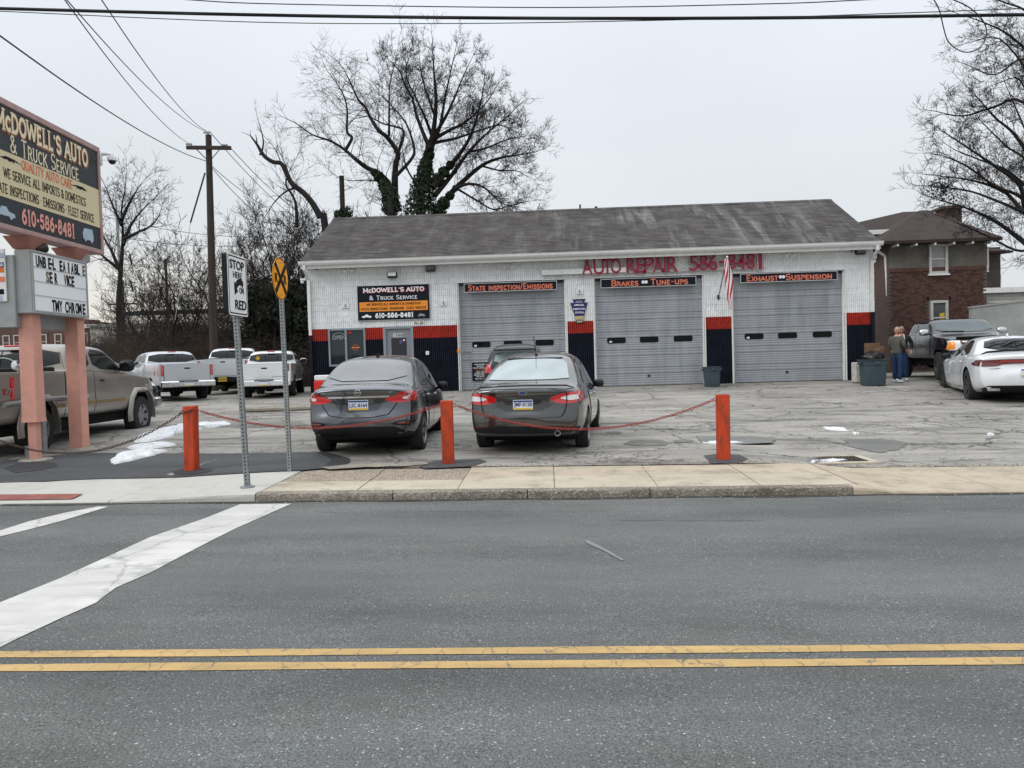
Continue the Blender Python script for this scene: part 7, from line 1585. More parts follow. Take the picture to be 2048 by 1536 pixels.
pole2(683, 352, 470, 39, .125, 'plain wooden pole top showing behind the left end of the garage roof'); pole2(331, 518, 640, 70, .12, 'distant wooden pole left of the tall utility pole')
def wire(pts, r, lab, name='overhead_wire', m=None, grp='overhead wires', ext=0):
    """cable through control points, smoothed"""
    P = [Vector(p) for p in pts]; out = []
    if ext:
        a, b = P[0]-P[1], P[-1]-P[-2]; na, nb = int(ext/a.length)+1, int(ext/b.length)+1
        P = [P[0]+a*k for k in range(na, 0, -1)]+P+[P[-1]+b*k for k in range(1, nb+1)]
    for i in range(len(P)-1):
        p0 = P[max(i-1, 0)]; p1 = P[i]; p2 = P[i+1]; p3 = P[min(i+2, len(P)-1)]
        for k in range(8):
            t = k/8; out.append(.5*((2*p1)+(p2-p0)*t+(2*p0-5*p1+4*p2-p3)*t*t+(3*p1-p0-3*p2+p3)*t**3))
    out.append(P[-1]); c = out[len(out)//2].copy(); mb = MB(); mb.tube([p-c for p in out], r, 6); o = mb.build(name, m or M_wire, None, smooth=60); o.location = c; return tag(o, lab, 'cable', grp)
Yw = 9.4
wire([atY(x, y, Yw) for x, y in ((-200, 11), (0, 17), (500, 29.5), (1000, 36), (1500, 36), (2048, 29.5), (2250, 26))], .021, 'thick black cable spanning the whole top of the picture', ext=30)
wire([atY(x, y, 10.2) for x, y in ((-200, 14), (0, 22.5), (500, 44), (900, 47), (1250, 42), (1600, 33), (2250, 10))], .006, 'thin wire just under the thick cable on the left', ext=30)
wire([atY(x, y, 8.6) for x, y in ((300, -8), (385, 0), (560, 8), (1100, 15), (1540, 7.5), (1720, 0), (1900, -9))], .006, 'thin wire above the thick cable near the top edge', ext=30)
wire([atY(x, y, 8.9+i*.02) for i, (x, y) in enumerate(((1835, -40), (1868, 0), (1880, 25), (1887, 55), (1896, 82), (1915, 99), (1935, 104.5), (1956, 98), (1969, 82), (1973, 60), (1965, 40), (1950, 24), (1930, 10), (1895, -5), (1840, -25)))], .0065, 'thin cable hanging in a loop at the upper right', m=M_wire)
pt_ = Vector((UP.x, UP.y, UP.z))
def span(a, b, sag, r, lab, n=6): wire([a.lerp(b, i/n)-Vector((0, 0, sag*4*(i/n)*(1-i/n))) for i in range(n+1)], r, lab)
span(atY(190, -20, 13), pt_+Vector((-.05, 0, .15)), .35, .011, 'rightmost of the three wires running up from the utility pole top')
span(atY(118, -18, 13), pt_+Vector((-.12, 0, .17)), .35, .011, 'middle of the three wires running up from the utility pole top')
span(atY(115, -20, 13), ub+ca_[0]+Vector((.1, 0, .18)), .35, .011, 'wire running up from the left end of the crossarm')
span(atY(-30, 50, 12), atY(412, 322, 33.8), .30, .016, 'low service cable sloping from the upper left to the utility pole')
for i, (a, b, y) in enumerate((((418, 262), (640, 470), 60), ((461, 296), (650, 455), 60), ((412, 322), (600, 440), 55), ((414, 324), (560, 450), 55))): span(atY(*a, 34), atY(*b, y), .5, .016, ('far wire leaving the utility pole top to the right', 'far wire leaving the right end of the crossarm', 'far low cable leaving the utility pole to the right', 'lowest far cable leaving the utility pole')[i])
for (y0, y1, x1) in ((468, 478, 640), (520, 530, 640), (578, 590, 640), (430, 470, 620)): span(atY(200, y0, 62), atY(x1, y1, 66), .8, .02, {468: 'second highest faint railway wire behind the bare trees', 520: 'third faint railway wire from the top behind the bare trees', 578: 'lowest faint railway wire just above the green beam', 430: 'highest faint railway wire behind the round-headed tree'}[y0])
# ============================================================ TREES
M_bark = mat('dark_bark', (.022, .019, .017), .95, var=.3, vs=4, bump=.4, bs=20); M_twig = mat('twig_bark', (.034, .026, .023), .95, var=.3, vs=2); M_brush = mat('brown_brush', (.060, .045, .035), .95, var=.4, vs=1.0); M_twigg = mat('grey_twig', (.085, .076, .07), .95, var=.3, vs=1)
M_ivy = mat('ivy_leaves', (.012, .026, .008), .55, var=.5, vs=3); M_ever = mat('evergreen_leaves', (.008, .014, .007), .7, var=.5, vs=1.5)
def tubes(segs, name, m, parent, nmin=3):
    """segs: list of (p0, p1, r0, r1); one mesh of tapered pieces, built with arrays"""
    if not segs: return None
    A = np.array([[*s[0], *s[1], s[2], s[3]] for s in segs]); V = []; F = []; base = 0
    for n, sel in ((3, A[:, 6] < .02), (5, (A[:, 6] >= .02) & (A[:, 6] < .07)), (9, A[:, 6] >= .07)):
        a = A[sel]; 
        if len(a) == 0: continue
        p0, p1, r0, r1 = a[:, :3], a[:, 3:6], a[:, 6], a[:, 7]; t = p1-p0; t /= np.linalg.norm(t, axis=1, keepdims=True)+1e-9
        ref = np.where(np.abs(t[:, 2:3]) > .9, np.array([[1., 0, 0]]), np.array([[0, 0, 1.]])); u = np.cross(t, ref); u /= np.linalg.norm(u, axis=1, keepdims=True); v = np.cross(t, u)
        th = np.arange(n)*2*np.pi/n; off = u[:, None]*np.cos(th)[None, :, None]+v[:, None]*np.sin(th)[None, :, None]
        a0 = p0[:, None]+off*r0[:, None, None]; a1 = p1[:, None]+off*r1[:, None, None]; vv = np.concatenate([a0, a1], 1).reshape(-1, 3); V.append(vv)
        k = np.arange(len(a))[:, None]*2*n+base; j = np.arange(n)[None, :]; j2 = (j+1) % n
        F.append(np.stack([k+j, k+j2, k+j2+n, k+j+n], -1).reshape(-1, 4)); base += len(vv)
    V = np.concatenate(V); F = np.concatenate(F); me = bpy.data.meshes.new(name); me.vertices.add(len(V)); me.vertices.foreach_set('co', V.ravel().astype(np.float32)); me.loops.add(F.size); me.loops.foreach_set('vertex_index', F.ravel().astype(np.int32))
    me.polygons.add(len(F)); me.polygons.foreach_set('loop_start', (np.arange(len(F))*4).astype(np.int32)); me.polygons.foreach_set('loop_total', np.full(len(F), 4, np.int32)); me.update(calc_edges=True); me.validate()
    me.polygons.foreach_set('use_smooth', [True]*len(F)); return link(name, me, m, parent)
def twig(segs, rnd, p, d, L, r, depth, up=.15, wig=.25, kids=4, droop=0, rmin=.005, flat=1.0):
    n = max(2, int(L/(.35 if depth else .3))); st = L/n; r1 = max(rmin, r*.35); pts = [p]
    for i in range(n):
        d = (d+Vector((rnd.gauss(0, wig), rnd.gauss(0, wig)*flat, rnd.gauss(0, wig)+up-droop*i/n))*.45).normalized(); q = p+d*st; a = r+(r1-r)*i/n; b = r+(r1-r)*(i+1)/n; segs.append((p, q, a, b)); p = q; pts.append((p, d, b))
        if depth > 0 and (i > 0 or n < 3):
            for _ in range(max(1, round(kids/n*(1 if rnd.random() < .7 else 2)))):
                ax = Vector((rnd.uniform(-1, 1), rnd.uniform(-1, 1)*flat, rnd.uniform(-.8, 1))); s_ = (ax-d*ax.dot(d)).normalized(); an = R_(rnd.uniform(28, 58)); nd = d*math.cos(an)+s_*math.sin(an)
                twig(segs, rnd, p, nd, L*rnd.uniform(.38, .68), max(rmin, b*.62), depth-1, up, wig, kids, droop, rmin, flat)
def smooth_path(P, k=4):
    out = []
    for i in range(len(P)-1):
        p0 = P[max(i-1, 0)]; p1 = P[i]; p2 = P[i+1]; p3 = P[min(i+2, len(P)-1)]
        for j in range(k): t = j/k; out.append(.5*((2*p1)+(p2-p0)*t+(2*p0-5*p1+4*p2-p3)*t*t+(3*p1-p0-3*p2+p3)*t**3))
    return out+[P[-1]]
def limb(segs, tw, rnd, P, r0, r1, every=.4, tl=2.0, depth=2, start=.25, up=.12, wig=.2, kids=5, droop=0, rt=.018, flat=1.0, rmin=.005):
    P = smooth_path([Vector(p) for p in P]); tot = sum((b-a).length for a, b in zip(P, P[1:])); acc = 0; nxt = tot*start
    for a, b in zip(P, P[1:]):
        l = (b-a).length; ra = r0+(r1-r0)*(acc/tot)**.8; rb = r0+(r1-r0)*((acc+l)/tot)**.8; segs.append((a, b, ra, rb)); d = (b-a).normalized()
        while nxt < acc+l:
            t = (nxt-acc)/l; p = a.lerp(b, t); ax = Vector((rnd.uniform(-1, 1), rnd.uniform(-1, 1)*flat, rnd.uniform(-.6, 1))); s_ = (ax-d*ax.dot(d)).normalized(); an = R_(rnd.uniform(30, 65)); f = nxt/tot
            twig(tw, rnd, p, d*math.cos(an)+s_*math.sin(an), tl*rnd.uniform(.55, 1.15)*(1.15-.6*f), min(rb*.6, rt), depth, up, wig, kids, droop, rmin, flat); nxt += every*rnd.uniform(.6, 1.4)
        acc += l
    twig(tw, rnd, P[-1], (P[-1]-P[-2]).normalized(), tl*.8, r1, depth, up, wig, kids, droop, rmin, flat)
def leaves(name, m, parent, pts, size, n, rnd, kind='stuff'):
    """many small leaf faces round the given (point, radius) list"""
    c = []; 
    for _ in range(n):
        p, r = pts[rnd.randrange(len(pts))]; d = Vector((rnd.gauss(0, 1), rnd.gauss(0, 1), rnd.gauss(0, 1))).normalized(); q = p+d*r*rnd.uniform(.72, 1.12); a = Vector((rnd.gauss(0, 1), rnd.gauss(0, 1), rnd.gauss(0, 1))).normalized(); b = (a.cross(d) if a.cross(d).length > .1 else a.orthogonal()).normalized(); nn = (d+a*.7).normalized(); b = (b-nn*b.dot(nn)).normalized(); e = nn.cross(b); s_ = size*rnd.uniform(.6, 1.3)
        c.append((q-b*s_*.5, q+e*s_*.45, q+b*s_*.6, q-e*s_*.45))
    V = [tuple(v) for f in c for v in f]; F = [tuple(range(4*i, 4*i+4)) for i in range(len(c))]; me = bpy.data.meshes.new(name); me.from_pydata(V, [], F); me.update(); o = link(name, me, m, parent)
    if kind: o['kind'] = kind
    return o
def Q(Y, pts, o=(500, 60), k=3.2, dy=0.0, rnd=None): return [atY(o[0]+x/k, o[1]+y/k, Y+(rnd.uniform(-dy, dy) if rnd else 0)) for x, y in pts]
def Q1(Y, pts, dy=0, rnd=None): return [atY(x, y, Y+(rnd.uniform(-dy, dy) if rnd else 0)) for x, y in pts]
def tree(name, lab, base, group=None): 
    t = thing(name, lab, 'tree', base, group=group); return t
def finish(t, segs, tw, leaf=None):
    o = t.location
    def sh(L_): return [(a-o, b-o, r0, r1) for a, b, r0, r1 in L_]
    tubes(sh(segs), 'trunk', M_bark, t); tubes(sh(tw), 'crown', M_twig, t)
# --- the big pair behind the garage
rnd = random.Random(21); Y = 38.0
def base_of(px, Y): p = atY(px, 640, Y); return Vector((p.x, Y, .5))
t = tree('bare_tree', 'left of the two big bare trees behind the roof, with drooping twigs and ivy trunk', base_of(783, Y)); segs, tw = [], []
b0 = base_of(783, Y)
limb(segs, tw, rnd, [b0]+Q(Y, [(900, 1180), (895, 1010), (835, 925), (745, 880), (680, 830), (610, 770), (520, 712), (400, 670), (320, 615)], rnd=rnd, dy=.6), .42, .025, .26, 1.9, 2, .45, .08, .30, 5, .35, .022, .8)
limb(segs, tw, rnd, Q(Y+.3, [(925, 1100), (930, 880), (945, 790), (880, 690), (820, 640), (770, 560), (735, 490), (690, 440), (640, 330), (600, 250)], rnd=rnd, dy=.4), .20, .02, .25, 1.8, 2, .3, .10, .28, 5, .3, .022, .8)
limb(segs, tw, rnd, Q(Y, [(610, 770), (652, 690), (620, 650), (622, 520), (600, 420), (540, 320), (500, 270)]), .09, .015, .25, 2.0, 2, .2, .05, .3, 5, .4, .018, .8)
limb(segs, tw, rnd, Q(Y+.2, [(945, 790), (985, 650), (905, 612), (850, 598), (770, 560), (680, 545)]), .09, .015, .3, 2.0, 2, .3, .12, .3, 5, .2, .018, .8)
limb(segs, tw, rnd, Q(Y-.3, [(938, 930), (1030, 830), (1050, 760), (1000, 600), (900, 480), (800, 385)]), .10, .015, .3, 2.0, 2, .3, .12, .25, 5, .1, .018, .8)
limb(segs, tw, rnd, Q(Y+.4, [(890, 680), (890, 500), (895, 350), (930, 190)]), .07, .015, .3, 2.0, 2, .15, .12, .25, 5, .2, .018, .8)
limb(segs, tw, rnd, Q(Y+.4, [(880, 980), (760, 960), (640, 965), (560, 940)]), .05, .012, .4, 1.6, 2, .3, .1, .3, 4, .1, .014, .8)
finish(t, segs, tw)
iv = [(b0.lerp(Vector(Q(Y, [(900, 1180)])[0]), f)-b0, .62) for f in (.6, .7, .8)]+[(p-b0, r) for p, r in zip(Q(Y, [(905, 1130), (900, 1080), (885, 1030), (860, 990), (825, 940), (800, 915)]), (.46, .42, .37, .31, .24, .18))]
leaves('ivy', M_ivy, t, iv, .12, 7000, rnd)
t = tree('bare_tree', 'right and tallest bare tree behind the roof with ivy up its trunk', base_of(848, Y+.5)); segs, tw = [], []; b0 = base_of(848, Y+.5); Y2 = Y+.5
main = [b0]+Q(Y2, [(1090, 1180), (1100, 1000), (1150, 760), (1180, 600), (1190, 430), (1175, 250), (1170, 110)])
limb(segs, tw, rnd, main, .55, .02, .24, 1.35, 2, .55, .18, .2, 5, 0, .02, .9)
for pl, r in (([(1150, 760), (1070, 560), (1040, 440), (990, 350), (960, 270), (900, 200)], .12), ([(1150, 720), (1250, 560), (1310, 430), (1350, 330), (1400, 220)], .12), ([(1170, 690), (1120, 560), (1060, 430), (1000, 300), (1010, 200)], .09),
              ([(1170, 1010), (1290, 860), (1390, 720), (1440, 600), (1480, 450), (1500, 330)], .17), ([(1190, 1180), (1260, 1080), (1330, 1000), (1480, 870), (1600, 820), (1720, 800), (1830, 780)], .20), ([(1180, 1060), (1290, 930), (1400, 780), (1530, 650), (1640, 560), (1700, 500)], .15),
              ([(1300, 1020), (1400, 985), (1500, 1010), (1600, 1100), (1700, 1140)], .10), ([(1160, 760), (1215, 620), (1240, 480), (1270, 330), (1310, 150)], .12), ([(1170, 700), (1280, 640), (1380, 590), (1500, 480), (1560, 390)], .11), ([(1190, 720), (1330, 690), (1480, 640), (1600, 610), (1700, 650)], .09),
              ([(1300, 1000), (1450, 1090), (1560, 1150), (1640, 1130), (1760, 1100)], .07), ([(1400, 780), (1500, 760), (1650, 700), (1760, 680)], .07), ([(1480, 870), (1600, 900), (1700, 900), (1760, 930)], .06), ([(1185, 560), (1130, 400), (1100, 300), (1085, 180)], .07), ([(1060, 980), (1000, 880), (980, 780)], .06)):
    limb(segs, tw, rnd, Q(Y2, pl, dy=.5, rnd=rnd), r, .018, .21, 1.25, 2, .2, .12, .2, 6, 0, .02, .9)
finish(t, segs, tw)
iv = [(b0.lerp(Vector(Q(Y2, [(1090, 1180)])[0]), f)-b0, .95) for f in (.6, .7, .8, .9, 1)]+[(p-b0, r) for p, r in zip(Q(Y2, [(1092, 1150), (1095, 1080), (1100, 1020), (1110, 960), (1120, 900), (1130, 850), (1145, 800), (1150, 760), (1200, 960), (1240, 910), (1280, 865), (1210, 1160), (1240, 1110), (1280, 1060)]), (.80, .70, .58, .46, .38, .31, .26, .2, .32, .26, .18, .36, .30, .2))]
leaves('ivy', M_ivy, t, iv, .12, 12000, rnd)
# --- leaning dead tree, left
rnd = random.Random(5); Y = 37.0; b0 = base_of(672, Y); t = tree('bare_tree', 'leaning bare tree with a bent bare top left of the garage roof', b0); segs, tw = [], []
limb(segs, tw, rnd, [b0]+Q(Y, [(480, 1260), (450, 1200), (400, 1110), (340, 1040), (270, 985), (235, 920), (200, 855), (150, 845), (100, 815), (75, 785)]), .34, .09, 1.3, 1.2, 1, .3, .2, .25, 5, 0, .02)
limb(segs, tw, rnd, Q(Y, [(75, 785), (85, 710), (65, 620), (45, 550)]), .05, .012, 1.2, .7, 1, .5, .2, .2, 3); limb(segs, tw, rnd, Q(Y, [(200, 855), (160, 760), (95, 685)]), .03, .01, 1.2, .5, 1, .5, .2, .2, 3); limb(segs, tw, rnd, Q(Y, [(285, 1010), (220, 1040), (150, 1110), (95, 1200)]), .06, .012, .6, 1.2, 1, .2, .1, .2, 4); limb(segs, tw, rnd, Q(Y, [(75, 785), (60, 800), (74, 790)]), .06, .03, 5, .1, 0)
limb(segs, tw, rnd, Q(Y+.5, [(300, 1260), (290, 1100), (230, 990), (240, 900), (180, 760)]), .10, .012, .3, 1.8, 2, .2, .2, .25, 5)
finish(t, segs, tw)
# --- tree by the left sign, far
rnd = random.Random(8); Y = 55.0; b0 = base_of(240, Y); t = tree('bare_tree', 'round-headed bare tree just right of the big street sign', b0); segs, tw = [], []
limb(segs, tw, rnd, [b0]+Q1(Y, [(238, 620), (242, 540), (246, 470), (243, 420), (250, 380), (252, 355)]), .38, .02, .4, 2.1, 2, .5, .2, .2, 5, 0, .03, rmin=.008)
for pl in ([(241, 545), (222, 500), (205, 470), (190, 430)], [(246, 490), (262, 450), (285, 420), (305, 400)], [(243, 450), (225, 410), (212, 375)], [(246, 480), (275, 465), (305, 450), (318, 430)], [(243, 440), (262, 400), (280, 370)], [(241, 540), (215, 520), (196, 500), (180, 460)]): limb(segs, tw, rnd, Q1(Y, pl, .5, rnd), .15, .025, .38, 2.0, 2, .25, .15, .2, 5, 0, .03, rmin=.008)
finish(t, segs, tw)
# --- big tree on the right in front of the brick house
rnd = random.Random(13); Y = 24.5; b0 = Vector((atY(2190, 700, Y).x, Y, .58)); t = tree('bare_tree', 'large bare tree reaching in from the right over the brick house', b0); segs, tw = [], []
segs_main = [b0]+Q1(Y, [(2180, 640), (2165, 560), (2150, 470), (2135, 380), (2125, 300), (2120, 200), (2110, 60), (2100, -80)]); limb(segs, tw, rnd, segs_main, .42, .10, .8, 1.6, 2, .6, .1, .2, 5)
for pl, r in (([(2160, 570), (2090, 520), (2040, 478), (1990, 442), (1930, 415), (1870, 398), (1825, 388)], .13), ([(2150, 520), (2060, 440), (2040, 372), (1990, 332), (1930, 292), (1885, 262), (1850, 245)], .13), ([(2150, 520), (2085, 450), (2048, 425), (2010, 385), (1950, 362), (1880, 352), (1838, 376)], .12), ([(2140, 420), (2070, 330), (2030, 270), (1990, 235), (1955, 195), (1935, 175)], .10), ([(2130, 330), (2048, 205), (1985, 215), (1925, 232), (1868, 222), (1838, 228)], .08),
              ([(2140, 460), (2060, 330), (2010, 290), (1960, 240), (1900, 235)], .08), ([(2150, 500), (2050, 400), (1990, 372), (1930, 330), (1880, 310), (1845, 310)], .09), ([(2160, 560), (2080, 505), (2030, 500), (1970, 470), (1900, 440), (1850, 420)], .07), ([(2125, 300), (2070, 130), (2020, 72), (1970, 46), (1930, 32), (1905, 35)], .09), ([(2110, 250), (2060, 150), (2000, 78), (1950, 82), (1900, 88)], .06), ([(2120, 300), (2085, 160), (2045, 118), (1990, 150), (1940, 132), (1905, 120)], .06), ([(2130, 360), (2070, 240), (2040, 160), (2000, 165), (1950, 155)], .06), ([(2110, 120), (2060, 30), (2010, 5), (1960, -10)], .07),
              ([(2150, 500), (2110, 380), (2060, 280), (2020, 190), (1990, 180)], .09), ([(2100, 420), (2020, 345), (1960, 320), (1910, 300)], .07), ([(2048, 425), (1990, 400), (1930, 380), (1860, 372)], .06)):
    limb(segs, tw, rnd, Q1(Y-.4, pl[:-1] if len(pl) > 4 else pl, .5, rnd), r, .014, .18, .95, 2, .3, .05, .22, 5, 0, .012, .9, rmin=.004)
finish(t, segs, tw)
cl = leaves('dead_leaf_cluster', M_ever, t, [(p-b0, .28) for p in Q1(Y-.4, [(1893, 372), (1880, 385), (1900, 392), (1885, 368), (1870, 380)])], .06, 420, rnd)
# --- scrub trees of the rail embankment
grp = 'bare scrub trees behind the parked pickups'; spots = [(300, 44, 1.0, 'leftmost slender scrub tree right of the green mast'), (345, 40, 1.0, 'spreading scrub tree between the green mast and the utility pole'), (392, 42, 1.25, 'scrub tree just left of the utility pole'), (452, 39, 1.35, 'scrub tree just right of the utility pole'), (485, 43, 1.5, 'tall scrub tree behind the stop here sign'), (520, 38, 1.35, 'scrub tree between the two road signs'), (556, 44, 1.6, 'tall scrub tree behind the railroad sign'), (596, 39, 1.5, 'scrub tree left of the garage downspout'), (630, 45, 1.75, 'tall scrub tree behind the left roof corner'), (700, 46, 1.7, 'slim tree behind the left roof slope by the plain pole'), (735, 44, 1.5, 'slim tree left of the ivy trunks'), (365, 48, 1.1, 'faint scrub tree far left behind the utility pole'), (425, 49, 1.2, 'faint scrub tree hidden behind the utility pole'), (275, 47, .8, 'low scrub tree beside the green mast')]
for i, (px, Y, hs, lab) in enumerate(spots):
    rnd = random.Random(100+i); b0 = base_of(px, Y); b0.z = 1.2; t = tree('scrub_tree', 'bare '+lab, b0, grp); segs, tw = [], []; H = 5.2*hs
    for k in range(3 if px < 650 else 1):
        a = rnd.uniform(-.45, .45); P = [b0+Vector((rnd.uniform(-.2, .2), rnd.uniform(-.2, .2), 0))]
        for j in range(1, 6): P.append(b0+Vector((a*j*H/5+rnd.uniform(-.25, .25), rnd.uniform(-.5, .5)*j/3, H*j/5*rnd.uniform(.88, 1.05))))
        limb(segs, tw, rnd, P, .11 if k == 0 else .07, .014, .34, 2.0, 2, .12, .25, .28, 5, 0, .022, rmin=.008)
    finish(t, segs, tw)
# embankment, brush and ivy masses
mb = MB(); xs = np.linspace(-75, 20, 60); prof = [(37.5, .45), (39.5, .9), (42, 2.0), (45, 3.1), (48, 3.3), (56, 1.2)]; rnd = random.Random(2)
for y, z in prof:
    for x in xs: k = clamp((x+40)/14)*clamp((2-x)/6); mb.v.append((x, y+rnd.uniform(-.3, .3), .45+(z-.45)*k*(.8+.25*math.sin(x*.4))+rnd.uniform(-.08, .08)))
for j in range(len(prof)-1):
    for i in range(59): a = j*60+i; mb.f.append((a, a+1, a+61, a+60)); mb.mi.append(0)
M_litter = mat('leaf_litter', (.042, .033, .025), .95, var=.5, vs=2, bump=.6, bs=8); tag(mb.build('embankment', M_litter), kind='structure')
rnd = random.Random(77); segs = []
for i in range(11000):
    f = rnd.random(); px = 175+450*f; Y = rnd.uniform(36.5, 46); b = atY(px, 700, Y); zt = .5+(Y-37)*.22; hh = rnd.uniform(.6, 2.6)*(1.3 if 250 < px < 600 else 1.0); p = Vector((b.x, Y, zt)); d = Vector((rnd.gauss(0, .6), rnd.gauss(0, .4), 1)).normalized(); r = rnd.uniform(.007, .016)
    for j in range(5): q = p+d*hh/3.6; segs.append((p, q, r, r*.8)); p = q; r *= .8; d = (d+Vector((rnd.gauss(0, .5), rnd.gauss(0, .4), -.22*j+rnd.gauss(0, .2)))).normalized()
o = tubes(segs, 'brush', M_brush, None); tag(o, 'tangled brown winter brush along the embankment', 'brush', kind='stuff')
pts = []
for i in range(60): px = rnd.uniform(492, 612); Y = rnd.uniform(37.5, 41); p = atY(px, rnd.uniform(575, 700), Y); pts.append((p, rnd.uniform(.35, .8)))
o = leaves('evergreen_mass', M_ever, None, pts, .16, 26000, rnd); tag(o, 'dark evergreen undergrowth left of the garage', 'undergrowth')
pts = [(atY(rnd.uniform(668, 700), rnd.uniform(415, 440), 38.5), .25) for _ in range(8)]; o = leaves('ivy_clump', M_ivy, None, pts, .11, 700, rnd, None); tag(o, 'small ivy clump round the plain pole top behind the roof', 'ivy'); o['kind'] = 'stuff'
# ============================================================ FAR BUILDINGS
def brick_mat(name, c1_, c2_, mort, sx=.225, sz=.075):
    b = NB(name); g = b.n('ShaderNodeNewGeometry'); s_ = b.n('ShaderNodeSeparateXYZ', {0: g.outputs['Position']}); u = b.math('ADD', s_.outputs[0], s_.outputs[1]); cv = b.n('ShaderNodeCombineXYZ', {0: u, 1: s_.outputs[2]})
    br = b.n('ShaderNodeTexBrick', {'Vector': cv.outputs[0], 'Scale': 1.0, 'Color1': (*c1_, 1), 'Color2': (*c2_, 1), 'Mortar': (*mort, 1), 'Mortar Size': .006, 'Brick Width': sx, 'Row Height': sz, 'Bias': -.1})
    k = b._mix(b.rng(b.noise(1.3, 5, .6), .3, .7, 0, .4), br.outputs[0], (.05, .03, .025, 1), 'MIX'); b.set(Base_Color=k, Roughness=.9); b.bump(br.outputs[1], -.4, .01); return b.m
M_brk = brick_mat('red_brick', (.108, .057, .045), (.068, .038, .031), (.17, .145, .125)); M_brk2 = brick_mat('far_brown_brick', (.13, .062, .045), (.09, .045, .035), (.13, .11, .10))
M_mort = mat('brick_mortar', (.16, .135, .115), .9, var=.15); M_b1 = mat('brick_face_red', (.108, .057, .045), .9, var=.35, vs=8); M_b2 = mat('brick_face_dark', (.068, .038, .031), .9, var=.35, vs=8)
M_stucco = mat('grey_stucco', (.135, .122, .103), .9, var=.22, vs=1.5, bump=.4, bs=60, dirt=((.09, .083, .075), .6)); M_brroof = mat('brown_shingle_roof', (.038, .026, .023), .9, var=.25, vs=2, bump=.4, bs=30); M_side = mat('pale_siding', (.50, .49, .45), .7); M_gwall = mat('grey_painted_block', (.34, .345, .33), .75, var=.12, vs=1.2, dirt=((.22, .22, .21), .4), bump=.3, bs=8)
HY = 33.0
M_wtrim = mat('aged_window_trim', (.50, .49, .46), .6, var=.1)
def win(par, x0, x1, z0, z1, y, m_gl=None, f=.10, sill=True, bar=True, blind=False):
    w = link('window', None, None, par); mb = MB()
    for q in ((x0, x1, z1-f, z1), (x0, x1, z0, z0+f), (x0, x0+f, z0+f, z1-f), (x1-f, x1, z0+f, z1-f)): mb.box(q[0], q[1], y-.05, y+.05, q[2]+.001, q[3]-.001)
    if bar: mb.box(x0+f, x1-f, y-.03, y+.05, (z0+z1)/2-.03, (z0+z1)/2+.03)
    mb.build('frame', M_wtrim, w)
    mb = MB(); mb.box(x0+f, x1-f, y+.01, y+.03, z0+f, z1-f); mb.build('pane', m_gl or glass_mat('house_glass', (.07, .075, .08), .25, .25, 0), w)
    if sill: mb = MB(); mb.box(x0-.05, x1+.05, y-.09, y+.04, z0-.07, z0-.002); mb.build('sill', M_trim, w)
    return w
hs = thing('brick_house', 'two-storey brick and grey stucco house with brown hipped roof right of the garage', 'house', (0, 0, 0))
pL, pR = atY(1779, 545, HY), atY(1975, 545, HY); zm = pL.z; ez = atY(1800, 487, HY).z; X0, X1 = pL.x, pR.x
mb = MB(); mb.box(X0, X1, HY, HY+8, zm+.16, ez); mb.build('stucco_wall', M_stucco, hs)
mb = MB(); mb.box(X0+.02, X1-.02, HY+.03, HY+8, .3, zm+.02); o = mb.build('brick_wall', M_mort, hs); mb = MB(); mb.box(X0-.012, X0+.06, HY+.04, HY+8, .3, ez); mb.build('side_wall', M_brk, hs)
# individual bricks
wl = (atY(1860, 603, HY).x, atY(1895, 603, HY).x, atY(1877, 665, HY).z-.1, atY(1877, 601, HY).z)
brm = []
for mtx in (M_b1, M_b2):
    mb = MB(); mb.v = []; rnd = random.Random(3); mb.add([(0, 0, 0), (.214, 0, 0), (.214, 0, .064), (0, 0, .064), (0, .035, 0), (.214, .035, 0), (.214, .035, .064), (0, .035, .064)], [(0, 1, 2, 3), (0, 4, 5, 1), (1, 5, 6, 2), (2, 6, 7, 3), (3, 7, 4, 0)]); me = mb.mesh('brick'); me.materials.append(mtx); brm.append(me)
cand = []; z = .75; row = 0
while z < zm-.02:
    x = X0+(row % 2)*.112
    while x < X1-.21:
        if not (wl[0]-.22 < x < wl[1] and wl[2]-.07 < z < wl[3]+.1): cand.append((x, HY, z))
        x += .2245
    z += .0745; row += 1
vis = [c for c in cand if c[2] > 2.0]; rnd = random.Random(12); rnd.shuffle(vis); vis.sort(key=lambda c: -c[2]); full = set(vis[:296])
rest = [MB(), MB()]
for c in cand:
    k = 0 if rnd.random() < .6 else 1
    if c in full: o = link('brick', brm[k], None, hs); o.location = (c[0], c[1]-.002+rnd.uniform(-.003, .003), c[2])
    else: rest[k].add([Vector(v)+Vector(c) for v in [(0, 0, 0), (.214, 0, 0), (.214, 0, .064), (0, 0, .064), (0, .035, 0), (.214, .035, 0), (.214, .035, .064), (0, .035, .064)]], [(0, 1, 2, 3), (0, 4, 5, 1), (1, 5, 6, 2), (2, 6, 7, 3), (3, 7, 4, 0)])
z = .75; row = 0
while z < ez-.1:
    x = X0
    while x < X0-.2: rest[rnd.random() < .4].add([Vector(v)+Vector((x, HY+1.22, z)) for v in [(0, 0, 0), (.214, 0, 0), (.214, 0, .064), (0, 0, .064), (0, .035, 0), (.214, .035, 0), (.214, .035, .064), (0, .035, .064)]], [(0, 1, 2, 3), (0, 4, 5, 1), (1, 5, 6, 2), (2, 6, 7, 3), (3, 7, 4, 0)]); x += .2245
    z += .0745; row += 1
al = MB()
for k in (0, 1): al.cur = k; al.add(rest[k].v, rest[k].f)
al.build('small_brick', [M_b1, M_b2], hs)['kind'] = 'stuff'
mb = MB(); x = X0
while x < X1-.06: mb.box(x, x+.062, HY-.03, HY+.05, zm, zm+.155); x += .073
mb.build('soldier_course', M_b1, hs)['kind'] = 'stuff'
mb = MB(); n = 14
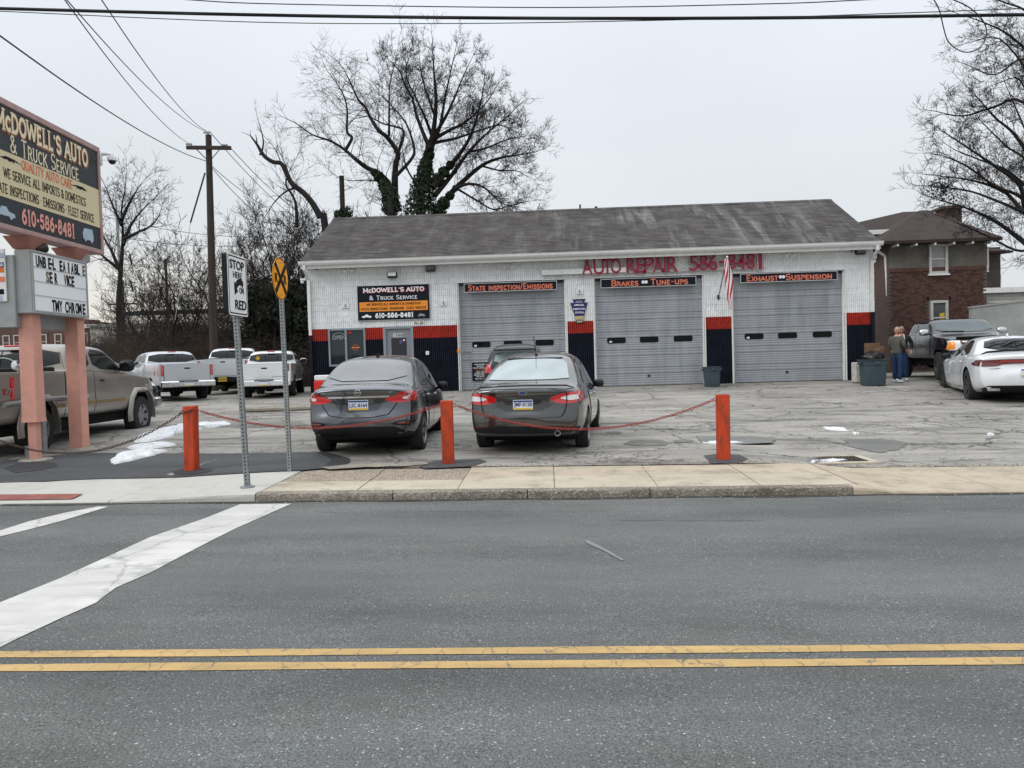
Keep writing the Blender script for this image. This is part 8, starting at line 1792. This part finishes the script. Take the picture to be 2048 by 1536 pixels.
for i in range(n):
    a = math.pi*(i+.5)/n; cx_ = (wl[0]+wl[1])/2; R1 = (wl[1]-wl[0])/2+.12
    px_ = cx_+R1*math.cos(a)*1.0; pz = wl[3]-.02+.10*math.sin(a); mb.box(px_-.035, px_+.035, HY-.02, HY+.03, pz, pz+.17)
mb.build('arch_brick', M_b1, hs)['kind'] = 'stuff'
win(hs, wl[0], wl[1], wl[2], wl[3], HY-.02); 
yl = MB(); yl.prism([((wl[0]+wl[1])/2+.02, wl[3]-.55), ((wl[0]+wl[1])/2+.22, wl[3]-.50), ((wl[0]+wl[1])/2+.22, wl[3]-.85), ((wl[0]+wl[1])/2+.06, wl[3]-.80)], HY-.012, HY-.01); yl.build('window_note', M_pyel, hs)
a, b = atY(1857, 489, HY), atY(1895, 547, HY); win(hs, a.x, b.x, b.z, a.z, HY-.02, glass_mat('blind_glass', (.20, .205, .205), .2))
# roofs
def hip(par, x0, x1, y0, y1, z0, z1, rl, th=.12, m=None, name='roof', ry=None):
    """hipped roof: ridge rl=(xa, xb) at mid depth"""
    mb = MB(); ym = ry or (y0+y1)/2; mb.add([(x0, y0, z0), (x1, y0, z0), (x1, y1, z0), (x0, y1, z0), (rl[0], ym, z1), (rl[1], ym, z1), (x0, y0, z0-th), (x1, y0, z0-th), (x1, y1, z0-th), (x0, y1, z0-th)], [(0, 1, 5, 4), (1, 2, 5), (2, 3, 4, 5), (3, 0, 4), (6, 7, 1, 0), (7, 8, 2, 1), (8, 9, 3, 2), (9, 6, 0, 3), (9, 8, 7, 6)]); return mb.build(name, m or M_brroof, par)
rA = atY(1758, 486, HY-.5); rB = atY(2004, 478, HY-.5); ap = atY(1838, 421, HY+4)
r1 = hip(hs, rA.x, rB.x, HY-.55, HY+8.5, ez+.05, ap.z, (ap.x, ap.x+.35))
for i in range(6):
    x = X0+.1+i*.75; mb = MB(); mb.box(x, x+.07, HY-.52, HY, ez-.17, ez-.08); mb.build('rafter_tail', M_trim, hs)
r2 = hip(hs, rA.x-1.8, X0+3.5, HY+3.2, HY+11, atY(1745, 463, HY+3).z, atY(1808, 423, HY+7).z, (atY(1808, 423, HY+7).x, atY(1808, 423, HY+7).x+1.5), name='rear_roof')
g = atY(1742, 461, HY+2.9), atY(1792, 455, HY+2.9); mb = MB(); mb.box(g[0].x-.6, g[1].x, HY+2.6, HY+2.75, g[0].z-.22, g[0].z-.02); mb.build('gutter', M_trim, hs)
c = atY(1897, 436, HY+5); mb = MB(); mb.box(c.x-.42, c.x+.42, HY+4.6, HY+5.4, c.z-1.8, c.z+.38); mb.box(c.x-.5, c.x+.5, HY+4.5, HY+5.5, c.z+.38, c.z+.5); mb.build('chimney', M_brk, hs)
d0, d1, d2 = atY(1757, 503, HY+.3), atY(1771, 512, HY+.3), atY(1784, 740, HY+.3); mb = MB(); mb.tube([d0, d1], .06, 8); mb.tube([d1, Vector((d2.x, HY+.3, .6))], .06, 8); mb.build('downspout', M_trim, hs, smooth=40)
# recessed right bay with siding, small roof
s0, s1 = atY(1975, 492, HY+1.5), atY(2000, 570, HY+1.5); mb = MB(); mb.box(X1-.1, atY(2001, 520, HY+1.5).x, HY+1.5, HY+5, .5, ez-.1); mb.build('side_bay', mat('brown_siding', (.085, .075, .065), .8), hs)
mb = MB(); cx_ = atY(1976, 520, HY).x; mb.box(cx_, cx_+.09, HY+.1, HY+.2, zm-.1, ez-.3); mb.build('corner_board', M_trim, hs)
mb = MB(); a, b = atY(1975, 503, HY+.3), atY(2012, 492, HY+1.5); mb.add([(X1-.2, HY+.9, ez-.28), (atY(2018, 495, HY+1.2).x, HY+.9, ez-.35), (atY(2018, 495, HY+1.2).x-.7, HY+3, ez+.25), (X1-.2, HY+3, ez+.3), (X1-.2, HY+.9, ez-.38), (atY(2018, 495, HY+1.2).x, HY+.9, ez-.43), (atY(2018, 495, HY+1.2).x-.7, HY+3, ez-.4), (X1-.2, HY+3, ez-.4)], [(0, 1, 2, 3), (4, 7, 6, 5), (0, 4, 5, 1), (1, 5, 6, 2)]); mb.build('bay_roof', M_brroof, hs)
an = thing('house_annex', 'low annex with grey sloping roof and pale siding at the right edge', 'annex', (X1, HY+.5, .6)); ax1 = 22.0
za, zb2 = atY(1975, 553, HY+.5).z, atY(2048, 575, HY+.5).z; zf = atY(1975, 577, HY+.2).z
def W_(mb, name, m, par): me = mb.mesh(name); me.transform(Matrix.Translation(-Vector(par.location))); return link(name, me, m, par)
mb = MB(); mb.add([(X1+.02, HY+.1, zf), (ax1, HY+.1, zf), (ax1, HY+2.5, za-.9), (X1+.02, HY+2.5, za+.1), (X1+.02, HY+.1, zf-.05), (ax1, HY+.1, zf-.05)], [(0, 1, 2, 3), (4, 5, 1, 0)]); W_(mb, 'roof', mat('grey_annex_roof', (.19, .20, .205), .7, var=.15), an)
mb = MB(); mb.box(X1-.2, ax1, HY, HY+.12, zf-.2, zf+.01); W_(mb, 'gutter', M_trim, an)
mb = MB(); z = .6
while z < zf-.2: mb.add([(X1+.02, HY+.20, z), (ax1, HY+.20, z), (ax1, HY+.235, z+.15), (X1+.02, HY+.235, z+.15)], [(0, 1, 2, 3)]); z += .15
W_(mb, 'siding', M_side, an)['kind'] = 'stuff'
# grey painted wall behind the dark pickup
w0, w1 = atY(1943, 616, 31), atY(2048, 603, 31); gw_ = thing('grey_wall', 'long grey painted block wall behind the dark pickup', 'wall', (w0.x, 31, .6)); mb = MB(); k = 22-w0.x; zt0 = w0.z-.6; sl_ = (w1.z-w0.z)/(w1.x-w0.x)
mb.add([(0, 0, -.2), (k, 0, -.2), (k, 0, zt0+sl_*k), (0, 0, zt0), (0, .2, -.2), (k, .2, -.2), (k, .2, zt0+sl_*k), (0, .2, zt0)], [(0, 1, 2, 3), (4, 7, 6, 5), (3, 2, 6, 7), (0, 3, 7, 4)]); mb.build('wall', M_gwall, gw_)
mb = MB(); mb.add([(-.03, -.03, zt0), (k, -.03, zt0+sl_*k), (k, .23, zt0+sl_*k), (-.03, .23, zt0), (-.03, -.03, zt0+.06), (k, -.03, zt0+sl_*k+.06), (k, .23, zt0+sl_*k+.06), (-.03, .23, zt0+.06)], [(4, 5, 6, 7), (0, 1, 5, 4), (0, 4, 7, 3)]); mb.build('coping', M_gwall, gw_)
# far rowhouses at the left
RYh = 74.0
for i in range(6):
    xa = atY(-60+i*52, 640, RYh).x; xb = atY(-60+(i+1)*52, 640, RYh).x; zt = atY(-34+i*52, (628, 630, 632, 640, 656, 660)[i], RYh).z
    h = thing('rowhouse', 'brown brick rowhouse, number of the row counted from the left edge: '[:0]+('brown brick rowhouse at the far left edge behind the sign', 'brown brick rowhouse between the left edge and the near pink post', 'brown brick rowhouse seen between the pink posts', 'brown brick rowhouse right of the far pink post', 'brown brick rowhouse behind brush right of the letter board', 'lowest brown brick rowhouse behind the green mast')[i], 'house', (xa, RYh, .5), group='distant brick rowhouses')
    w = xb-xa; mb = MB(); mb.box(.02, w-.02, 0, 9, -.5, zt-.5); mb.build('wall', M_brk2, h); mb = MB(); mb.box(.02, w-.02, -.15, .1, zt-.5, zt-.15); mb.build('cornice', M_trim if i > 1 else M_brk2, h)
    for k in range(2):
        for z in (1.0, 3.6): win(h, w*(.22+.42*k), w*(.22+.42*k)+.75, z, z+1.5, 0)
pb_ = thing('flat_building', 'long pale flat-roofed building beyond the brush', 'building', (atY(180, 665, 68).x, 68, .5)); mb = MB(); a = atY(180, 655, 68); b = atY(356, 668, 68); mb.box(0, b.x-a.x, 0, 6, 0, a.z-.5); mb.build('wall', M_side, pb_); mb = MB(); mb.box(-.2, b.x-a.x+.2, -.2, 6, a.z-.5, a.z-.25); mb.build('roof_edge', M_gwall, pb_)
# railway gantry
M_green = mat('dark_green_steel', (.018, .048, .048), .6, var=.15); gm = atY(247, 700, 60); gt = thing('rail_gantry', 'dark green steel railway gantry with a long horizontal beam', 'gantry', (gm.x, 60, .5)); zt = atY(245, 560, 60).z-.5; zb_ = atY(250, 628, 60).z-.5; xe = atY(470, 628, 60).x-gm.x
mb = MB(); mb.bbox(-.18, .18, -.18, .18, 0, zt, .02); mb.build('mast', M_green, gt); mb = MB(); mb.tube([(0, 0, zt), (-.1, 0, atY(243, 400, 60).z-.5)], [.14, .08], 8); mb.build('pole_top', M_ins, gt, smooth=40)
mb = MB(); mb.bbox(.18, xe, -.15, .15, zb_-.15, zb_+.18, .02); mb.build('beam', M_green, gt); mb = MB(); zc_ = atY(247, 608, 60).z-.5; mb.box(-1.1, 1.2, -.06, .06, zc_-.06, zc_+.06); mb.build('crossarm', M_green, gt)
for py in (465, 520, 575):
    z = atY(262, py, 60).z-.5; x = .75; mb = MB(); mb.tube([(x-.2, 0, z+.7), (x, 0, z+.75), (x+.1, 0, z+.55)], .035, 6); mb.tube([(x+.1, 0, z+.5), (x+.22, 0, z-.35)], .07, 8); mb.build('insulator', M_green, gt)
# low screening woods far beyond, closing the horizon
rnd = random.Random(31); segs = []
for i in range(2600):
    x = rnd.uniform(-130, 120); y = rnd.uniform(95, 120); p = Vector((x, y, .4)); d = Vector((rnd.gauss(0, .2), 0, 1)).normalized(); hh = rnd.uniform(2.5, 6); r = .07
    for j in range(4): q = p+d*hh/4; segs.append((p, q, r, r*.7)); p = q; r *= .7; d = (d+Vector((rnd.gauss(0, .35), rnd.gauss(0, .3), .1))).normalized()
o = tubes(segs, 'far_wood', M_twigg, None); tag(o, 'low grey winter wood on the far horizon', 'wood', kind='stuff')
# ============================================================ TWO MEN TALKING
def skin(name, m, parent, verts, edges, radii, root=0, sub=2):
    me = bpy.data.meshes.new(name); me.from_pydata(verts, edges, []); me.update()
    def f(o):
        me.skin_vertices or None
        sk = me.skin_vertices[0].data if me.skin_vertices else None
        return None
    bm = bmesh.new(); bm.from_mesh(me); ly = bm.verts.layers.skin.verify(); bm.verts.ensure_lookup_table()
    for i, v in enumerate(bm.verts): r = radii[i]; v[ly].radius = r if isinstance(r, tuple) else (r, r); v[ly].use_root = (i == root)
    bm.to_mesh(me); bm.free()
    def m1(o): x = o.modifiers.new('s', 'SKIN'); x.use_smooth_shade = True; x.branch_smoothing = .4
    def m2(o): x = o.modifiers.new('u', 'SUBSURF'); x.levels = sub; x.render_levels = sub
    r = evaluated(me, [m1, m2]); r.polygons.foreach_set('use_smooth', [True]*len(r.polygons)); r.materials.clear(); r.materials.append(m); return link(name, r, None, parent)
M_skin = mat('skin', (.48, .26, .18), .5, var=.06); M_jean = mat('blue_denim', (.018, .040, .10), .85, var=.25, vs=6, bump=.4, bs=40); M_shoe = mat('white_trainer', (.70, .70, .70), .5); M_sole = mat('dark_sole', (.03, .03, .03), .7)
def man(lab, pos, rz, top_m, arms, hair_m, bald, lean=0, jacket=None, shirt=None, bagm=None):
    t = thing('person', lab, 'person', pos, rz)       # faces local -Y
    J = {'pel': (0, 0, .95), 'wa': (0, .01, 1.08), 'ch': (0, .02, 1.30), 'nb': (0, .02, 1.46), 'nk': (0, .0, 1.53), 'hd': (0, -.02, 1.62), 'ht': (0, -.005, 1.72)}
    V = []; E = []; R = []
    def add(p, r, par=None): V.append(p); R.append(r); E.append((par, len(V)-1)) if par is not None else None; return len(V)-1
    pel = add(J['pel'], (.12, .09)); wa = add(J['wa'], (.11, .085), pel); ch = add(J['ch'], (.145, .10), wa); nb = add(J['nb'], (.09, .07), ch); nk = add(J['nk'], (.058, .06), nb)
    legs = {}
    for s_ in (-1, 1):
        h = add((s_*.095, 0, .88), .085, pel); k = add((s_*.11, -.02-.03*s_, .49), .058, h); a = add((s_*.12, .01-.05*s_, .09), .040, k); legs[s_] = (h, k, a)
    arm = {}
    for s_ in (-1, 1):
        sh = add((s_*.20, .02, 1.42), .055, ch); el, wr_ = arms[s_]; e = add(el, .042, sh); w = add(wr_, .028, e); arm[s_] = (sh, e, w)
    body = skin('body', M_skin, t, V, E, R)
    # head as one shaped form with face
    bm = bmesh.new(); bmesh.ops.create_uvsphere(bm, u_segments=20, v_segments=16, radius=1)
    for v in bm.verts:
        x, y, z = v.co; jaw = 1-.28*clamp(-z)*1.0; X, Yv, Z = x*.077*jaw, y*.098*(1-.12*clamp(-z)), z*.118
        if y < -.6 and abs(x) < .28 and -.35 < z < .15: Yv -= .022*(1-abs(x)/.28)*(1-abs(z+.12)/.3 if abs(z+.12) < .3 else 0)     # nose
        if y < -.5 and .02 < z < .22 and .2 < abs(x) < .62: Yv += .008                                                         # eye hollows
        if y < -.6 and -.68 < z < -.5 and abs(x) < .4: Yv -= .004
        v.co = (X, Yv-.02, Z+1.635)
    me = bpy.data.meshes.new('head'); bm.to_mesh(me); bm.free(); me.polygons.foreach_set('use_smooth', [True]*len(me.polygons)); hd = link('head', me, M_skin, t); 
    for s_ in (-1, 1):
        mb = MB(); mb.lathe([(0, .012), (.02, .010), (.028, 0), (.015, -.006)], 10, Matrix.Translation((s_*.079, -.005, 1.63)) @ Matrix.Rotation(R_(90*s_), 4, 'Y') @ Matrix.Diagonal((1.3, .8, 1, 1))); mb.build('ear', M_skin, t, smooth=60)
        mb = MB(); mb.lathe([(.011*math.sin(a), .011*math.cos(a)) for a in [i*math.pi/5 for i in range(6)]], 8, Matrix.Translation((s_*.030, -.104, 1.655))); mb.build('eye', M_blackp, t)
    mb = MB(); mb.box(-.024, .024, -.111, -.104, 1.573, 1.579); mb.build('mouth', mat('lip', (.26, .09, .08), .5), t)
    # hair
    bm = bmesh.new(); bmesh.ops.create_uvsphere(bm, u_segments=18, v_segments=12, radius=1)
    dele = [v for v in bm.verts if (v.co.z < (.0 if v.co.y > -.2 else .42)) or (bald and v.co.z > .35)]
    bmesh.ops.delete(bm, geom=dele, context='VERTS')
    for v in bm.verts: v.co = (v.co.x*.082, v.co.y*.103-.015, v.co.z*.124+1.636)
    me = bpy.data.meshes.new('hair'); bm.to_mesh(me); bm.free(); me.polygons.foreach_set('use_smooth', [True]*len(me.polygons)); link('hair', me, hair_m, t)
    # hands with five fingers
    for s_ in (-1, 1):
        w = Vector(V[arm[s_][2]]); e = Vector(V[arm[s_][1]]); d = (w-e).normalized(); side = d.cross(Vector((0, 0, 1))); side = side.normalized() if side.length > .1 else Vector((1, 0, 0)); up = side.cross(d).normalized()
        hv = [w, w+d*.05, w+d*.085]; he = [(0, 1), (1, 2)]; hr = [.026, (.036, .018), (.036, .016)]
        mbv = list(hv); ed = list(he); rr_ = list(hr)
        for k in range(4):
            b = w+d*.09+side*((k-1.5)*.019); L_ = (.06, .072, .068, .052)[k]; i0 = len(mbv); mbv += [b, b+d*L_*.5-up*.008, b+d*L_-up*.024]; ed += [(2, i0), (i0, i0+1), (i0+1, i0+2)]; rr_ += [.010, .009, .008]
        i0 = len(mbv); mbv += [w+d*.04+side*.038, w+d*.075+side*.052-up*.012]; ed += [(0, i0), (i0, i0+1)]; rr_ += [.012, .010]; skin('hand', M_skin, t, [tuple(v) for v in mbv], ed, rr_, sub=1)
    # trousers
    V2 = [V[pel]]; R2 = [(.165, .125)]; E2 = []
    V2.append((0, 0, 1.03)); R2.append((.162, .122)); E2.append((0, 1))
    for s_ in (-1, 1):
        h, k, a = legs[s_]; i0 = len(V2); V2 += [V[h], V[k], tuple(Vector(V[a])+Vector((0, 0, -.0)))]; R2 += [.105, .083, .082]; E2 += [(0, i0), (i0, i0+1), (i0+1, i0+2)]
    skin('trousers', M_jean, t, V2, E2, R2)
    # upper garment
    g = 1.0; V3 = [(0, 0, .90), (0, .01, 1.10), (0, .02, 1.30), (0, .02, 1.45)]; R3 = [(.205, .165), (.19, .155), (.205, .15), (.115, .095)]; E3 = [(0, 1), (1, 2), (2, 3)]
    for s_ in (-1, 1):
        sh, e, w = arm[s_]; i0 = len(V3); wv = Vector(V[e]).lerp(Vector(V[w]), .93); V3 += [V[sh], V[e], tuple(wv)]; R3 += [.078, .064, .046]; E3 += [(2, i0), (i0, i0+1), (i0+1, i0+2)]
    skin('jacket' if jacket else 'sweatshirt', jacket or top_m, t, V3, E3, R3, root=1)
    if jacket:
        mb = MB(); mb.add([(-.055, -.135, 1.45), (.055, -.135, 1.45), (.07, -.165, 1.28), (.06, -.165, 1.12), (-.06, -.165, 1.12), (-.07, -.165, 1.28), (-.055, -.10, 1.45), (.055, -.10, 1.45), (.07, -.12, 1.28), (.06, -.12, 1.12), (-.06, -.12, 1.12), (-.07, -.12, 1.28)], [(0, 5, 2, 1), (5, 4, 3, 2), (0, 6, 11, 5), (5, 11, 10, 4), (1, 2, 8, 7), (2, 3, 9, 8), (4, 10, 9, 3)]); mb.build('shirt', shirt, t)
        for s_ in (-1, 1):
            mb = MB(); mb.tube([(s_*.06, -.12, 1.49), (s_*.075, -.158, 1.38), (s_*.085, -.168, 1.26), (s_*.075, -.166, 1.14)], .016, 6); mb.build('jacket_lining', M_shoe, t, smooth=50)
        mb = MB(); mb.box(-.068, .068, -.122, -.114, 1.642, 1.668); mb.build('sunglasses', M_blackp, t)
    for s_ in (-1, 1):
        a = Vector(V[legs[s_][2]]); mb = MB(); n = 12; prof = [(0, .0), (.018, .02), (.06, .055), (.085, .075)]
        rows = []
        for z, sc in ((.0, 1.0), (.022, 1.02), (.05, .95), (.085, .62)):
            rows.append(len(mb.v))
            for i in range(n):
                th = 2*math.pi*i/n; yy = math.sin(th)*.145*sc-.055*(1 if z < .05 else .3); mb.v.append((a.x+s_*.01+math.cos(th)*.048*sc, a.y+yy, z))
        for q, r in zip(rows, rows[1:]):
            for i in range(n): mb.f.append((q+i, q+(i+1) % n, r+(i+1) % n, r+i)); mb.mi.append(0)
        mb.f.append(tuple(rows[-1]+i for i in range(n))); mb.mi.append(0); sh_ = mb.build('shoe', M_shoe, t, smooth=50)
        mb = MB(); mb.lathe([(0, .0), (1, 0), (1, .018), (0, .018)], 14, Matrix.Translation((a.x+s_*.01, a.y-.055, -.004)) @ Matrix.Diagonal((.051, .15, 1, 1))); mb.build('sole', M_sole, sh_)
    return t
gpt = G(1795, 765); pA = Vector((gpt.x, gpt.y, gpt.z)); pB = pA+Vector((.42, .62, .0)); pB.z = GZ(pB.x, pB.y)
A_ = {-1: ((-.27, .03, 1.16), (-.17, -.20, 1.02)), 1: ((.27, .03, 1.16), (.16, -.20, 1.0))}
man('bald man in grey-green sweatshirt, jeans and white trainers talking by the dark pickup', pA, R_(118), mat('olive_sweatshirt', (.095, .092, .078), .9, var=.15, vs=6, bump=.4, bs=25), A_, mat('grey_stubble', (.30, .27, .25), .9), True)
B_ = {-1: ((-.30, .04, 1.17), (-.27, -.10, .98)), 1: ((.30, .04, 1.17), (.27, -.10, .98))}
man('grey-haired man in open black jacket and red shirt facing the street', pB, R_(-22), None, B_, mat('grey_hair', (.22, .20, .19), .8, var=.2, vs=30), False, jacket=mat('black_jacket', (.010, .011, .016), .7, var=.2, vs=6, bump=.4, bs=20), shirt=mat('red_shirt', (.42, .015, .03), .8))
